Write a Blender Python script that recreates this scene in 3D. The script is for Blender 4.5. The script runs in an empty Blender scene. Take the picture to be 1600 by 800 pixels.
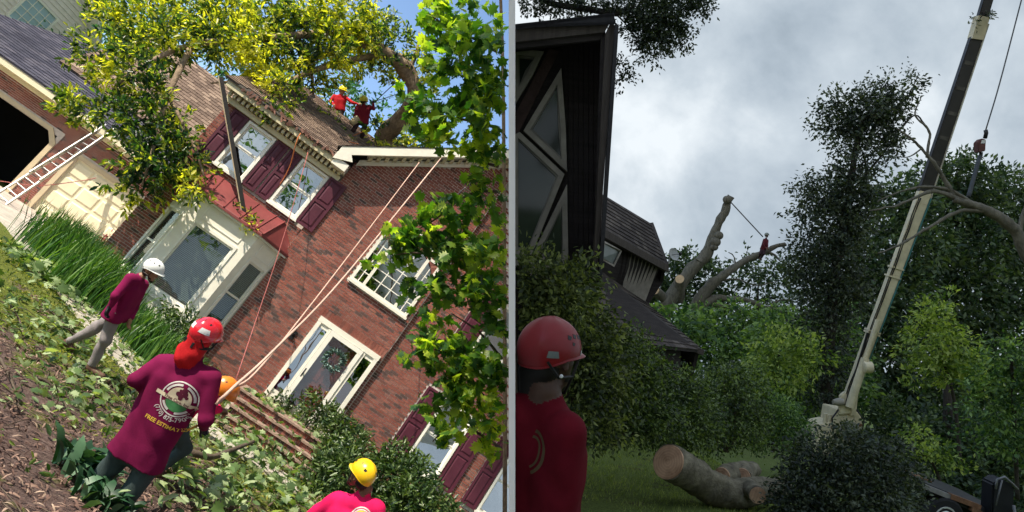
import bpy, bmesh, math, random
import numpy as np
from mathutils import Vector, Matrix, noise as mnoise
from mathutils.bvhtree import BVHTree

random.seed(7)
rng = np.random.default_rng(11)
scn = bpy.context.scene
COL = scn.collection
rad = math.radians

# ------------------------------------------------------------------ camera
FPX = 1100.0                                   # focal length in pixels of the 1600 px wide photograph
def rot3(a, b, c):
    a, b, c = rad(a), rad(b), rad(c)
    Rz = np.array([[math.cos(c), -math.sin(c), 0], [math.sin(c), math.cos(c), 0], [0, 0, 1]])
    Rx = np.array([[1, 0, 0], [0, math.cos(a), -math.sin(a)], [0, math.sin(a), math.cos(a)]])
    Ry = np.array([[math.cos(b), 0, math.sin(b)], [0, 1, 0], [-math.sin(b), 0, math.cos(b)]])
    return Rz @ Rx @ Ry
CM = rot3(-16, -8, 34.2) @ np.array([[1, 0, 0], [0, 0, -1], [0, 1, 0.0]])   # world -> camera (right, down, forward)
EYE = np.array([0, 0, 1.7])
RIGHT, DOWN, FWD = CM[0], CM[1], CM[2]
cam_d = bpy.data.cameras.new('camera'); cam = bpy.data.objects.new('camera', cam_d); COL.objects.link(cam)
cam_d.sensor_width = 36.0; cam_d.lens = 36.0 * FPX / 1600.0; cam_d.clip_start = 0.05; cam_d.clip_end = 5000
m = Matrix.Identity(4)
for i in range(3):
    m[i][0], m[i][1], m[i][2], m[i][3] = RIGHT[i], -DOWN[i], -FWD[i], EYE[i]
cam.matrix_world = m
scn.camera = cam

# ------------------------------------------------------------------ light
SUN = -0.22 * FWD - 0.97 * DOWN
SUN = SUN / np.linalg.norm(SUN)                # towards the sun: over the photographer's left shoulder, high up
sd = bpy.data.lights.new('sun', 'SUN'); sun = bpy.data.objects.new('sun', sd); COL.objects.link(sun)
sd.energy = 4.2; sd.angle = rad(0.4); sd.color = (1.0, 0.90, 0.74)
sun.rotation_euler = Vector(SUN).to_track_quat('Z', 'Y').to_euler()
w = bpy.data.worlds.new('World'); scn.world = w; w.use_nodes = True
nt = w.node_tree; nt.nodes.clear()
out = nt.nodes.new('ShaderNodeOutputWorld'); bg = nt.nodes.new('ShaderNodeBackground'); sky = nt.nodes.new('ShaderNodeTexSky')
sky.sky_type = 'NISHITA'; sky.sun_disc = False
sky.sun_elevation = math.asin(SUN[2]); sky.sun_rotation = math.atan2(SUN[0], SUN[1]); sky.air_density = 1.0; sky.dust_density = 0.3; sky.ozone_density = 2.0
bg.inputs['Strength'].default_value = 0.13
nt.links.new(sky.outputs[0], bg.inputs[0]); nt.links.new(bg.outputs[0], out.inputs[0])
scn.view_settings.view_transform = 'Standard'; scn.view_settings.look = 'None'
scn.view_settings.exposure = 0.95; scn.view_settings.gamma = 1.0
cy = scn.cycles
cy.max_bounces = 6; cy.diffuse_bounces = 3; cy.glossy_bounces = 3; cy.transmission_bounces = 4; cy.transparent_max_bounces = 8
cy.caustics_reflective = False; cy.caustics_refractive = False; cy.use_denoising = True; cy.sample_clamp_indirect = 6.0

# ------------------------------------------------------------------ the two yards
HILL_N = CM.T @ np.array([0.10, -0.985, 0.12]); HILL_N = HILL_N / np.linalg.norm(HILL_N)
HILL_H = 1.95                                   # the second yard is a hillside; its surface lies this far under the eye
hy = FWD - HILL_N * (FWD @ HILL_N); hy = hy / np.linalg.norm(hy); hx = np.cross(hy, HILL_N)
ho = EYE - HILL_N * HILL_H
HILL = Matrix(((hx[0], hy[0], HILL_N[0], ho[0]), (hx[1], hy[1], HILL_N[1], ho[1]), (hx[2], hy[2], HILL_N[2], ho[2]), (0, 0, 0, 1)))
YARD = Matrix.Identity(4)
PLACE = YARD
PINV = np.eye(4)
def use_place(mm):
    global PLACE, PINV
    PLACE = mm; PINV = np.array(mm.inverted())
def at(px, py, d):
    """point of the present yard that the photograph shows at (px, py), d metres in front of the lens"""
    v = CM.T @ np.array([(px - 800) / FPX * d, (py - 400) / FPX * d, d]) + EYE
    return PINV[:3, :3] @ v + PINV[:3, 3]
def side(p):
    """signed distance of place points from the partition between the yards"""
    p = np.asarray(p, float); mm = np.array(PLACE)
    return (p @ mm[:3, :3].T + mm[:3, 3] - EYE) @ RIGHT

# ------------------------------------------------------------------ materials
def nodes(name):
    mt = bpy.data.materials.new(name); mt.use_nodes = True
    n = mt.node_tree; n.nodes.clear()
    o = n.nodes.new('ShaderNodeOutputMaterial')
    return mt, n, o
def N(n, t, **kw):
    x = n.nodes.new(t)
    for k, v in kw.items():
        if k in x.inputs: x.inputs[k].default_value = v
        else: setattr(x, k, v)
    return x
def rgb(c): return (c[0], c[1], c[2], 1.0)
def ramp(n, src, stops):
    r = n.nodes.new('ShaderNodeValToRGB'); e = r.color_ramp.elements
    while len(e) < len(stops): e.new(0.5)
    for i, (p, c) in enumerate(stops): e[i].position = p; e[i].color = rgb(c)
    n.links.new(src, r.inputs[0]); return r.outputs[0]
def mixc(n, fac, a, b, mode='MIX'):
    x = n.nodes.new('ShaderNodeMix'); x.data_type = 'RGBA'; x.blend_type = mode
    for s, v in ((0, fac), (6, a), (7, b)):
        if hasattr(v, 'links') or hasattr(v, 'is_linked'): n.links.new(v, x.inputs[s])
        else: x.inputs[s].default_value = v if s == 0 else rgb(v)
    return x.outputs[2]
def coords(n): return n.nodes.new('ShaderNodeTexCoord').outputs['Object']
def noise_tex(n, scale, detail=4, rough=0.6, vec=None):
    t = N(n, 'ShaderNodeTexNoise', Scale=scale, Detail=detail, Roughness=rough)
    n.links.new(vec if vec is not None else coords(n), t.inputs['Vector']); return t.outputs[0]
def mat(name, c, rough=0.8, var=0.25, scale=6.0, bump=0.0, bscale=None, spec=0.3, metal=0.0, c2=None, coat=0.0, stretch=None):
    mt, n, o = nodes(name)
    p = N(n, 'ShaderNodeBsdfPrincipled', Roughness=rough, Metallic=metal)
    p.inputs['Specular IOR Level'].default_value = spec; p.inputs['Coat Weight'].default_value = coat
    vec = coords(n)
    if stretch:
        mp = n.nodes.new('ShaderNodeMapping'); mp.inputs['Scale'].default_value = stretch
        n.links.new(vec, mp.inputs[0]); vec = mp.outputs[0]
    f = noise_tex(n, scale, 5, 0.65, vec)
    lo = c2 if c2 else [x * (1 - var) for x in c]
    hi = [min(1, x * (1 + var * 0.5)) for x in c] if not c2 else c
    col = ramp(n, f, ((0.32, lo), (0.68, hi)))
    n.links.new(col, p.inputs['Base Color'])
    if bump:
        b = N(n, 'ShaderNodeBump', Strength=bump, Distance=0.02)
        n.links.new(noise_tex(n, bscale or scale * 4, 5, 0.6, vec), b.inputs['Height']); n.links.new(b.outputs[0], p.inputs['Normal'])
    n.links.new(p.outputs[0], o.inputs[0]); return mt
def rnd(n):
    """a random number per loose piece and per object"""
    g = n.nodes.new('ShaderNodeNewGeometry'); oi = n.nodes.new('ShaderNodeObjectInfo')
    a = N(n, 'ShaderNodeMath', operation='ADD'); n.links.new(g.outputs['Random Per Island'], a.inputs[0]); n.links.new(oi.outputs['Random'], a.inputs[1])
    fr = N(n, 'ShaderNodeMath', operation='FRACT'); n.links.new(a.outputs[0], fr.inputs[0]); return fr.outputs[0]
def pieces_mat(name, stops, rough=0.85, grain=0.3, gscale=30, bump=0.3, spec=0.25):
    mt, n, o = nodes(name)
    p = N(n, 'ShaderNodeBsdfPrincipled', Roughness=rough); p.inputs['Specular IOR Level'].default_value = spec
    col = ramp(n, rnd(n), stops)
    g = noise_tex(n, gscale, 5, 0.7)
    k = ramp(n, g, ((0.3, (1 - grain,) * 3), (0.7, (1 + grain * 0.3,) * 3)))
    big = ramp(n, noise_tex(n, 0.55, 3), ((0.35, (0.8, 0.8, 0.8)), (0.65, (1.06, 1.06, 1.06))))
    col = mixc(n, 1.0, mixc(n, 1.0, col, k, 'MULTIPLY'), big, 'MULTIPLY')
    n.links.new(col, p.inputs['Base Color'])
    b = N(n, 'ShaderNodeBump', Strength=bump, Distance=0.01); n.links.new(g, b.inputs['Height']); n.links.new(b.outputs[0], p.inputs['Normal'])
    n.links.new(p.outputs[0], o.inputs[0]); return mt
def leaf_mat(name, dark, mid, light, transl=0.4, rough=0.5, clump=1.2, tcol=None, spec=0.35, tgain=2.4, contrast=1.7):
    mt, n, o = nodes(name)
    p = N(n, 'ShaderNodeBsdfPrincipled', Roughness=rough); p.inputs['Specular IOR Level'].default_value = spec
    r = rnd(n)
    nz = noise_tex(n, clump, 3, 0.6)
    a = N(n, 'ShaderNodeMath', operation='MULTIPLY_ADD'); n.links.new(nz, a.inputs[0]); a.inputs[1].default_value = contrast; a.inputs[2].default_value = -0.5 * contrast
    s = N(n, 'ShaderNodeMath', operation='ADD', use_clamp=True); n.links.new(a.outputs[0], s.inputs[0]); n.links.new(r, s.inputs[1])
    col = ramp(n, s.outputs[0], ((0.05, dark), (0.5, mid), (0.95, light)))
    n.links.new(col, p.inputs['Base Color'])
    t = n.nodes.new('ShaderNodeBsdfTranslucent')
    tc = mixc(n, 1.0, col, tuple(x * 1.0 for x in (tcol or (0.80 * tgain, 0.86 * tgain, 0.22 * tgain))), 'MULTIPLY')
    n.links.new(tc, t.inputs[0])
    mx = N(n, 'ShaderNodeMixShader'); mx.inputs[0].default_value = transl
    n.links.new(p.outputs[0], mx.inputs[1]); n.links.new(t.outputs[0], mx.inputs[2]); n.links.new(mx.outputs[0], o.inputs[0])
    return mt
def glass_mat(name, tint, see=0.55, rough=0.02, refl=0.3):
    mt, n, o = nodes(name)
    tr = n.nodes.new('ShaderNodeBsdfTransparent'); tr.inputs[0].default_value = rgb(tint)
    g = n.nodes.new('ShaderNodeBsdfGlossy'); g.inputs['Roughness'].default_value = rough; g.inputs[0].default_value = (0.9, 0.95, 1, 1)
    b = N(n, 'ShaderNodeBump', Strength=0.06, Distance=0.05); n.links.new(noise_tex(n, 1.6, 2), b.inputs['Height']); n.links.new(b.outputs[0], g.inputs['Normal'])
    mx = N(n, 'ShaderNodeMixShader'); mx.inputs[0].default_value = refl
    n.links.new(tr.outputs[0], mx.inputs[1]); n.links.new(g.outputs[0], mx.inputs[2]); n.links.new(mx.outputs[0], o.inputs[0])
    return mt

# ------------------------------------------------------------------ mesh helpers
BASE = {}            # object name -> base point of its thing, in place coordinates
def link(o): COL.objects.link(o); return o
def thing(name, loc, label, cat, group=None):
    o = link(bpy.data.objects.new(name, None)); o.empty_display_size = 0.1
    loc = np.asarray(loc, float); o.matrix_world = PLACE @ Matrix.Translation(Vector(loc)); BASE[o.name] = loc
    o['label'] = label; o['category'] = cat
    if group: o['group'] = group
    return o
def tag(o, label, cat, group=None, kind=None):
    if label: o['label'] = label
    if cat: o['category'] = cat
    if group: o['group'] = group
    if kind: o['kind'] = kind
    return o
def finish(me, name, parent, base):
    o = link(bpy.data.objects.new(name, me))
    if parent is not None: o.parent = parent
    else: o.matrix_world = PLACE @ Matrix.Translation(Vector(base))
    BASE[o.name] = base
    return o
class MB:
    def __init__(s): s.v = []; s.f = []
    def add(s, vs, fs):
        k = len(s.v); s.v += [tuple(float(c) for c in x) for x in vs]; s.f += [tuple(i + k for i in f) for f in fs]; return s
    def box(s, x0, x1, y0, y1, z0, z1):
        return s.add([(x0, y0, z0), (x1, y0, z0), (x1, y1, z0), (x0, y1, z0), (x0, y0, z1), (x1, y0, z1), (x1, y1, z1), (x0, y1, z1)],
                     [(0, 3, 2, 1), (4, 5, 6, 7), (0, 1, 5, 4), (1, 2, 6, 5), (2, 3, 7, 6), (3, 0, 4, 7)])
    def obox(s, c, ax, ay, az):
        """box about centre c with half-axis vectors"""
        c, ax, ay, az = (np.asarray(q, float) for q in (c, ax, ay, az))
        vs = [c + i * ax + j * ay + k * az for k in (-1, 1) for (i, j) in ((-1, -1), (1, -1), (1, 1), (-1, 1))]
        return s.add(vs, [(0, 3, 2, 1), (4, 5, 6, 7), (0, 1, 5, 4), (1, 2, 6, 5), (2, 3, 7, 6), (3, 0, 4, 7)])
    def bar(s, a, b, wd, th, up=(0, 0, 1)):
        a, b, up = (np.asarray(q, float) for q in (a, b, up)); d = b - a; L = np.linalg.norm(d); d /= L
        x = np.cross(d, up); x /= np.linalg.norm(x); z = np.cross(x, d)
        return s.obox((a + b) / 2, d * L / 2, x * wd / 2, z * th / 2)
    def slab(s, poly, off):
        """polygon (3-D points) thickened by vector off"""
        poly = [np.asarray(p, float) for p in poly]; off = np.asarray(off, float); k = len(poly)
        nrm = sum((np.cross(poly[i] - poly[0], poly[(i + 1) % k] - poly[0]) for i in range(1, k - 1)), np.zeros(3))
        if nrm @ off > 0: poly = poly[::-1]
        vs = poly + [p + off for p in poly]
        return s.add(vs, [tuple(range(k)), tuple(range(2 * k - 1, k - 1, -1))] + [((i + 1) % k, i, i + k, (i + 1) % k + k) for i in range(k)])
    def tube(s, pts, rads, n=8, cap=True, ell=1.0):
        pts = [np.asarray(p, float) for p in pts]; k = len(pts)
        if np.isscalar(rads): rads = [rads] * k
        t0 = pts[1] - pts[0]; u = np.cross(t0, (0, 0, 1.0))
        if np.linalg.norm(u) < 1e-6: u = np.cross(t0, (1.0, 0, 0))
        u /= np.linalg.norm(u); vs = []
        for i in range(k):
            t = pts[min(i + 1, k - 1)] - pts[max(i - 1, 0)]; t = t / (np.linalg.norm(t) + 1e-12)
            u = u - t * (u @ t); u /= np.linalg.norm(u) + 1e-12; vv = np.cross(t, u)
            for j in range(n):
                a = 2 * math.pi * j / n; vs.append(pts[i] + rads[i] * (math.cos(a) * u + ell * math.sin(a) * vv))
        fs = [(i * n + j, i * n + (j + 1) % n, (i + 1) * n + (j + 1) % n, (i + 1) * n + j) for i in range(k - 1) for j in range(n)]
        if cap: fs += [tuple(range(n - 1, -1, -1)), tuple((k - 1) * n + j for j in range(n))]
        return s.add(vs, fs)
    def lathe(s, c, axis, prof, n=20, ref=(0.31, 0.2, 0.93)):
        """rings of (distance along axis, radius)"""
        c, ax = np.asarray(c, float), np.asarray(axis, float); ax = ax / np.linalg.norm(ax)
        u = np.cross(ax, ref); u /= np.linalg.norm(u); vv = np.cross(ax, u); vs = []
        for h, r in prof:
            for j in range(n):
                a = 2 * math.pi * j / n; vs.append(c + ax * h + r * (math.cos(a) * u + math.sin(a) * vv))
        k = len(prof)
        fs = [(i * n + j, i * n + (j + 1) % n, (i + 1) * n + (j + 1) % n, (i + 1) * n + j) for i in range(k - 1) for j in range(n)]
        fs += [tuple(range(n - 1, -1, -1)), tuple((k - 1) * n + j for j in range(n))]
        return s.add(vs, fs)
    def ball(s, c, rx, ry=None, rz=None, nu=12, nv=8, axes=None):
        ry = rx if ry is None else ry; rz = rx if rz is None else rz; c = np.asarray(c, float)
        A = np.eye(3) if axes is None else np.array(axes, float)
        vs = [c + A[2] * rz]
        for i in range(1, nv):
            t = math.pi * i / nv
            for j in range(nu):
                a = 2 * math.pi * j / nu
                vs.append(c + A[0] * rx * math.sin(t) * math.cos(a) + A[1] * ry * math.sin(t) * math.sin(a) + A[2] * rz * math.cos(t))
        vs.append(c - A[2] * rz); L = len(vs) - 1
        fs = [(0, 1 + j, 1 + (j + 1) % nu) for j in range(nu)]
        fs += [(1 + i * nu + j, 1 + (i + 1) * nu + j, 1 + (i + 1) * nu + (j + 1) % nu, 1 + i * nu + (j + 1) % nu) for i in range(nv - 2) for j in range(nu)]
        fs += [(L, 1 + (nv - 2) * nu + (j + 1) % nu, 1 + (nv - 2) * nu + j) for j in range(nu)]
        return s.add(vs, fs)
    def build(s, name, m, parent=None, smooth=False, clip=0, bevel=0.0, base=None, sharp=None):
        V = np.array(s.v, float).reshape(-1, 3)
        if parent is not None: base = BASE[parent.name]
        elif base is None: base = np.array([(V[:, 0].min() + V[:, 0].max()) / 2, (V[:, 1].min() + V[:, 1].max()) / 2, V[:, 2].min()])
        me = bpy.data.meshes.new(name); me.from_pydata([tuple(x) for x in V - base], [], s.f); me.update()
        if clip or bevel:
            bm = bmesh.new(); bm.from_mesh(me)
            if bevel: bmesh.ops.bevel(bm, geom=bm.edges[:], offset=bevel, segments=2, affect='EDGES', clamp_overlap=True)
            if clip:
                mw = PLACE @ Matrix.Translation(Vector(base)); inv = mw.inverted()
                co = inv @ Vector(EYE + RIGHT * 0.016 * clip); no = (inv.to_3x3() @ Vector(RIGHT * clip)).normalized()
                r = bmesh.ops.bisect_plane(bm, geom=bm.verts[:] + bm.edges[:] + bm.faces[:], plane_co=co, plane_no=-no, clear_outer=True)
                ed = [e for e in r['geom_cut'] if isinstance(e, bmesh.types.BMEdge)]
                if ed: bmesh.ops.holes_fill(bm, edges=ed, sides=0)
            bm.to_mesh(me); bm.free()
        if m is not None: me.materials.append(m)
        if smooth:
            me.polygons.foreach_set('use_smooth', [True] * len(me.polygons))
            if sharp: me.set_sharp_from_angle(angle=rad(sharp))
        return finish(me, name, parent, base)
def roughen(mb, amp, sc, k0=0):
    """bark ridges and lumps: move every corner by smooth noise"""
    for i in range(k0, len(mb.v)):
        v = Vector(mb.v[i]); q = mnoise.noise_vector(v * sc) * amp + mnoise.noise_vector(v * sc * 3.1) * amp * .4; mb.v[i] = tuple(v + q)
    return mb
def copy_tree(o, parent=None, M=None):
    c = o.copy(); COL.objects.link(c)
    if parent is not None: c.parent = parent
    elif M is not None: c.matrix_world = M
    for ch in list(o.children): copy_tree(ch, c)
    return c
def mesh_np(name, V, T, m, parent=None, base=None, smooth=False, mats=None, fmat=None):
    """fast mesh from numpy arrays; T is (n, k) faces"""
    V = np.asarray(V, float)
    if parent is not None: base = BASE[parent.name]
    elif base is None: base = np.array([V[:, 0].mean(), V[:, 1].mean(), V[:, 2].min()])
    me = bpy.data.meshes.new(name); n, k = T.shape
    me.vertices.add(len(V)); me.vertices.foreach_set('co', (V - base).astype(np.float32).ravel())
    me.loops.add(n * k); me.loops.foreach_set('vertex_index', T.astype(np.int32).ravel())
    me.polygons.add(n); me.polygons.foreach_set('loop_start', np.arange(0, n * k, k, dtype=np.int32))
    if smooth: me.polygons.foreach_set('use_smooth', np.ones(n, bool))
    for q in (mats or [m]): me.materials.append(q)
    if fmat is not None: me.polygons.foreach_set('material_index', fmat.astype(np.int32))
    me.update(calc_edges=True)
    return finish(me, name, parent, base)

# leaf shapes: (u along, v across, w up) per vertex and triangles
DIAMOND = (np.array([(0, 0, 0), (.45, .24, .07), (.45, -.24, .07), (1, 0, -.05)]), np.array([(0, 3, 1), (0, 2, 3)]))
LENS = (np.array([(0, 0, 0), (.3, .17, .05), (.7, .15, .03), (1, 0, -.1), (.7, -.15, .03), (.3, -.17, .05)]), np.array([(0, 2, 1), (0, 3, 2), (0, 4, 3), (0, 5, 4)]))
STRAP = (np.array([(0, .05, 0), (0, -.05, 0), (.4, .09, .16), (.4, -.09, .16), (.75, .07, .14), (.75, -.07, .14), (1, 0, -.02)]),
         np.array([(0, 1, 3), (0, 3, 2), (2, 3, 5), (2, 5, 4), (4, 5, 6)]))
_mp = [(0, 0), (.10, .10), (.02, .42), (.20, .30), (.22, .52), (.42, .30), (.50, .60), (.62, .34), (.74, .40), (.72, .16), (1.0, 0)]
_ml = [(u, v) for u, v in _mp] + [(u, -v) for u, v in _mp[-2:0:-1]]
MAPLE = (np.array([(.36, 0, .02)] + [(u, v, -.22 * abs(v) ** 1.4 - .06 * u * u) for u, v in _ml]), np.array([(0, 1 + (i + 1) % len(_ml), 1 + i) for i in range(len(_ml))]))
def unit(a): return a / (np.linalg.norm(a, axis=-1, keepdims=True) + 1e-9)
def leaf_verts(pos, dr, nr, size, shape):
    dr = unit(dr); sd_ = unit(np.cross(nr, dr)); nn = np.cross(dr, sd_)
    t, tri = shape; k = len(t)
    V = pos[:, None, :] + size[:, None, None] * (t[None, :, 0, None] * dr[:, None, :] + t[None, :, 1, None] * sd_[:, None, :] + t[None, :, 2, None] * nn[:, None, :])
    T = tri[None] + (np.arange(len(pos)) * k)[:, None, None]
    return V.reshape(-1, 3), T.reshape(-1, 3)
def sprigs(clumps, per=1.0, sprig=9, spread=0.22, up=0.5, shell=0.5, droop=0.25, lim=0, lens=None):
    """leaf positions, directions and normals: sprigs scattered through ellipsoid clumps (cx, cy, cz, rx, ry, rz, leaves)"""
    P_, D_, N_ = [], [], []
    for c in clumps:
        c0 = np.array(c[:3]); r = np.array(c[3:6]); ns = max(3, int(c[6] * per / sprig))
        d = unit(rng.normal(size=(ns, 3))); q = rng.random(ns) ** (0.33 + 0.0 * shell); q = shell + (1 - shell) * q if shell < 1 else q
        q = np.where(rng.random(ns) < 0.25, q * rng.random(ns), q * (0.8 + 0.45 * rng.random(ns)))
        ctr = c0 + d * q[:, None] * r
        dirs = unit(d * r / r.max() + 0.5 * rng.normal(size=(ns, 3)) * 0.6 + np.array([0, 0, up * 0.3]))
        k = sprig
        off = rng.normal(size=(ns, k, 3)) * spread * 0.55
        along = rng.random((ns, k, 1)) * spread * 1.3
        pos = ctr[:, None] + off * 0.6 + dirs[:, None] * along
        dd = unit(dirs[:, None] * 0.7 + rng.normal(size=(ns, k, 3)) * 0.55 + np.array([0, 0, -droop]))
        nn = unit(np.array([0, 0, up]) + rng.normal(size=(ns, k, 3)) * 0.6 + dirs[:, None] * 0.2)
        P_.append(pos.reshape(-1, 3)); D_.append(dd.reshape(-1, 3)); N_.append(nn.reshape(-1, 3))
    P_, D_, N_ = np.concatenate(P_), np.concatenate(D_), np.concatenate(N_)
    if lim:
        ok = side(P_) * lim > (lens or 0.2); P_, D_, N_ = P_[ok], D_[ok], N_[ok]
    return P_, D_, N_
def foliage(name, clumps, size, m, parent, shape=DIAMOND, sv=0.35, **kw):
    P_, D_, N_ = sprigs(clumps, **kw)
    s = size * (1 - sv + 2 * sv * rng.random(len(P_)))
    V, T = leaf_verts(P_, D_, N_, s, shape)
    return mesh_np(name, V, T, m, parent)
def clump(px, py, d, rx, ry, n, rz=None):
    """an ellipsoid of leaves seen at (px, py) with pixel radii rx, ry"""
    c = at(px, py, d); a, b = rx * d / FPX, ry * d / FPX
    return (c[0], c[1], c[2], a, rz if rz else (a + b) / 2, b, n)
def bez(pts, k=6):
    """Catmull-Rom through points"""
    p = [np.asarray(q, float) for q in pts]; p = [2 * p[0] - p[1]] + p + [2 * p[-1] - p[-2]]; o = []
    for i in range(1, len(p) - 2):
        for j in range(k):
            t = j / k
            o.append(0.5 * (2 * p[i] + (p[i + 1] - p[i - 1]) * t + (2 * p[i - 1] - 5 * p[i] + 4 * p[i + 1] - p[i + 2]) * t * t + (3 * p[i] - p[i - 1] - 3 * p[i + 1] + p[i + 2]) * t ** 3))
    o.append(p[-2]); return o
def limb(mb, pts, r0, r1, n=9, wob=0.0, k=5):
    q = bez(pts, k); L = len(q)
    rr = [r0 + (r1 - r0) * i / (L - 1) for i in range(L)]
    rr = [r * (1 + wob * (random.random() - 0.5)) for r in rr]
    mb.tube(q, rr, n)
    return q

# ------------------------------------------------------------------ shared materials
M_white = mat('cream_paint', (0.82, 0.79, 0.69), 0.45, 0.10, 3, 0.05, 40, 0.4)
M_trim = mat('pale_trim_paint', (0.84, 0.82, 0.74), 0.4, 0.08, 4, 0.04, 40, 0.4)
M_gdoor = mat('cream_garage_door_paint', (0.74, 0.67, 0.48), 0.5, 0.08, 2, 0.05, 60)
M_brick = pieces_mat('red_brick', ((0.0, (0.085, 0.055, 0.05)), (0.10, (0.13, 0.075, 0.065)), (0.18, (0.25, 0.082, 0.062)), (0.6, (0.31, 0.105, 0.078)), (0.85, (0.35, 0.14, 0.105)), (1.0, (0.28, 0.13, 0.105))), 0.9, 0.3, 26, 0.5)
M_mortar = mat('mortar', (0.62, 0.55, 0.50), 0.95, 0.25, 12, 0.4, 60)
M_shutter = mat('maroon_shutter_paint', (0.085, 0.018, 0.034), 0.5, 0.2, 3, 0.03, 40, 0.3)
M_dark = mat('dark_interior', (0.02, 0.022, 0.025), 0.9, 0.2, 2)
M_glass = glass_mat('window_glass', (0.55, 0.6, 0.58), 0.5, 0.015, 0.55)
M_glass2 = glass_mat('clear_glass', (0.85, 0.9, 0.88), 0.8, 0.01, 0.09)
M_blind = mat('blind_slats', (0.19, 0.21, 0.19), 0.6, 0.1, 3)
M_shing = pieces_mat('brown_asphalt_shingles', ((0, (0.13, 0.09, 0.07)), (0.5, (0.22, 0.155, 0.12)), (1, (0.32, 0.235, 0.18))), 0.95, 0.35, 60, 0.6)
M_shing2 = pieces_mat('slate_asphalt_shingles', ((0, (0.05, 0.05, 0.075)), (0.5, (0.075, 0.075, 0.105)), (1, (0.11, 0.105, 0.135))), 0.95, 0.35, 60, 0.6)
M_redmetal = mat('oxide_red_metal', (0.21, 0.046, 0.046), 0.5, 0.25, 1.5, 0.05, 10, 0.4)
M_bark = mat('grey_brown_bark', (0.26, 0.19, 0.13), 0.95, 0.5, 14, 0.9, 30, stretch=(1, 1, 0.35))
M_twig = mat('dark_twig_bark', (0.10, 0.075, 0.055), 0.9, 0.4, 14, 0.6, 30)
M_conc = mat('weathered_concrete', (0.46, 0.42, 0.36), 0.9, 0.3, 3.5, 0.4, 60)
M_alum = mat('bare_aluminium', (0.40, 0.40, 0.39), 0.4, 0.15, 8, 0.05, 60, 0.5, 0.7)
M_black = mat('black_plastic', (0.012, 0.012, 0.014), 0.45, 0.2, 6)
M_soil = None

# ------------------------------------------------------------------ partition between the yards
wallp = MB()
c0 = EYE + RIGHT * 0.0
def wp(r, u, f): return EYE + RIGHT * r - DOWN * u + FWD * f
vs = [wp(r, u, f) for f in (2.35, 75) for (r, u) in ((-0.0108, -14), (0.0108, -14), (0.0108, 22), (-0.0108, 22))]
vs[0:4] = [wp(-0.0108, -2.6, 2.35), wp(0.0108, -2.6, 2.35), wp(0.0108, 3.4, 2.35), wp(-0.0108, 3.4, 2.35)]
wallp.add(vs, [(0, 1, 2, 3), (4, 7, 6, 5), (0, 4, 5, 1), (1, 5, 6, 2), (2, 6, 7, 3), (3, 7, 4, 0)])
tag(wallp.build('partition_wall', mat('white_wall_paint', (0.9, 0.9, 0.9), 0.6, 0.02, 3)), 'thin plain white partition wall seen edge on between the brick house yard and the dark house yard', 'wall')

# ------------------------------------------------------------------ cloud cover over the second yard
def cloud_mat():
    mt, n, o = nodes('overcast_cloud')
    e = n.nodes.new('ShaderNodeEmission'); tc = coords(n)
    mp = n.nodes.new('ShaderNodeMapping'); mp.inputs['Scale'].default_value = (0.026, 0.026, 0.032); n.links.new(tc, mp.inputs[0])
    a = N(n, 'ShaderNodeTexNoise', Scale=1.0, Detail=8, Roughness=0.56, Distortion=0.12); n.links.new(mp.outputs[0], a.inputs['Vector'])
    b = N(n, 'ShaderNodeTexNoise', Scale=0.42, Detail=3, Roughness=0.5); n.links.new(mp.outputs[0], b.inputs['Vector'])
    s = N(n, 'ShaderNodeMath', operation='MULTIPLY_ADD'); n.links.new(b.outputs[0], s.inputs[0]); s.inputs[1].default_value = 0.8
    n.links.new(a.outputs[0], s.inputs[2])
    hf = N(n, 'ShaderNodeMath', operation='MULTIPLY'); hf.inputs[1].default_value = 0.5555; n.links.new(s.outputs[0], hf.inputs[0])
    n.links.new(ramp(n, hf.outputs[0], ((0.38, (0.19, 0.235, 0.28)), (0.46, (0.285, 0.335, 0.385)), (0.53, (0.38, 0.43, 0.475)), (0.61, (0.55, 0.59, 0.62)))), e.inputs[0])
    e.inputs[1].default_value = 0.84
    n.links.new(e.outputs[0], o.inputs[0]); return mt
R0 = 160.0; nu, nv = 64, 32; V = []
for i in range(nv + 1):
    for j in range(nu + 1):
        a, b = math.pi * i / nv, math.pi * j / nu                 # half a dome: everything on the far side of the partition
        V.append(EYE + R0 * (math.cos(a) * FWD + math.sin(a) * (math.sin(b) * RIGHT - math.cos(b) * -DOWN)) - RIGHT * .45)
fs = [(i * (nu + 1) + j, i * (nu + 1) + j + 1, (i + 1) * (nu + 1) + j + 1, (i + 1) * (nu + 1) + j) for i in range(nv) for j in range(nu)]
tag(MB().add(V, fs).build('cloud_cover', cloud_mat(), smooth=True), 'grey overcast cloud cover above the dark house and crane', None, kind='structure')

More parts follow.
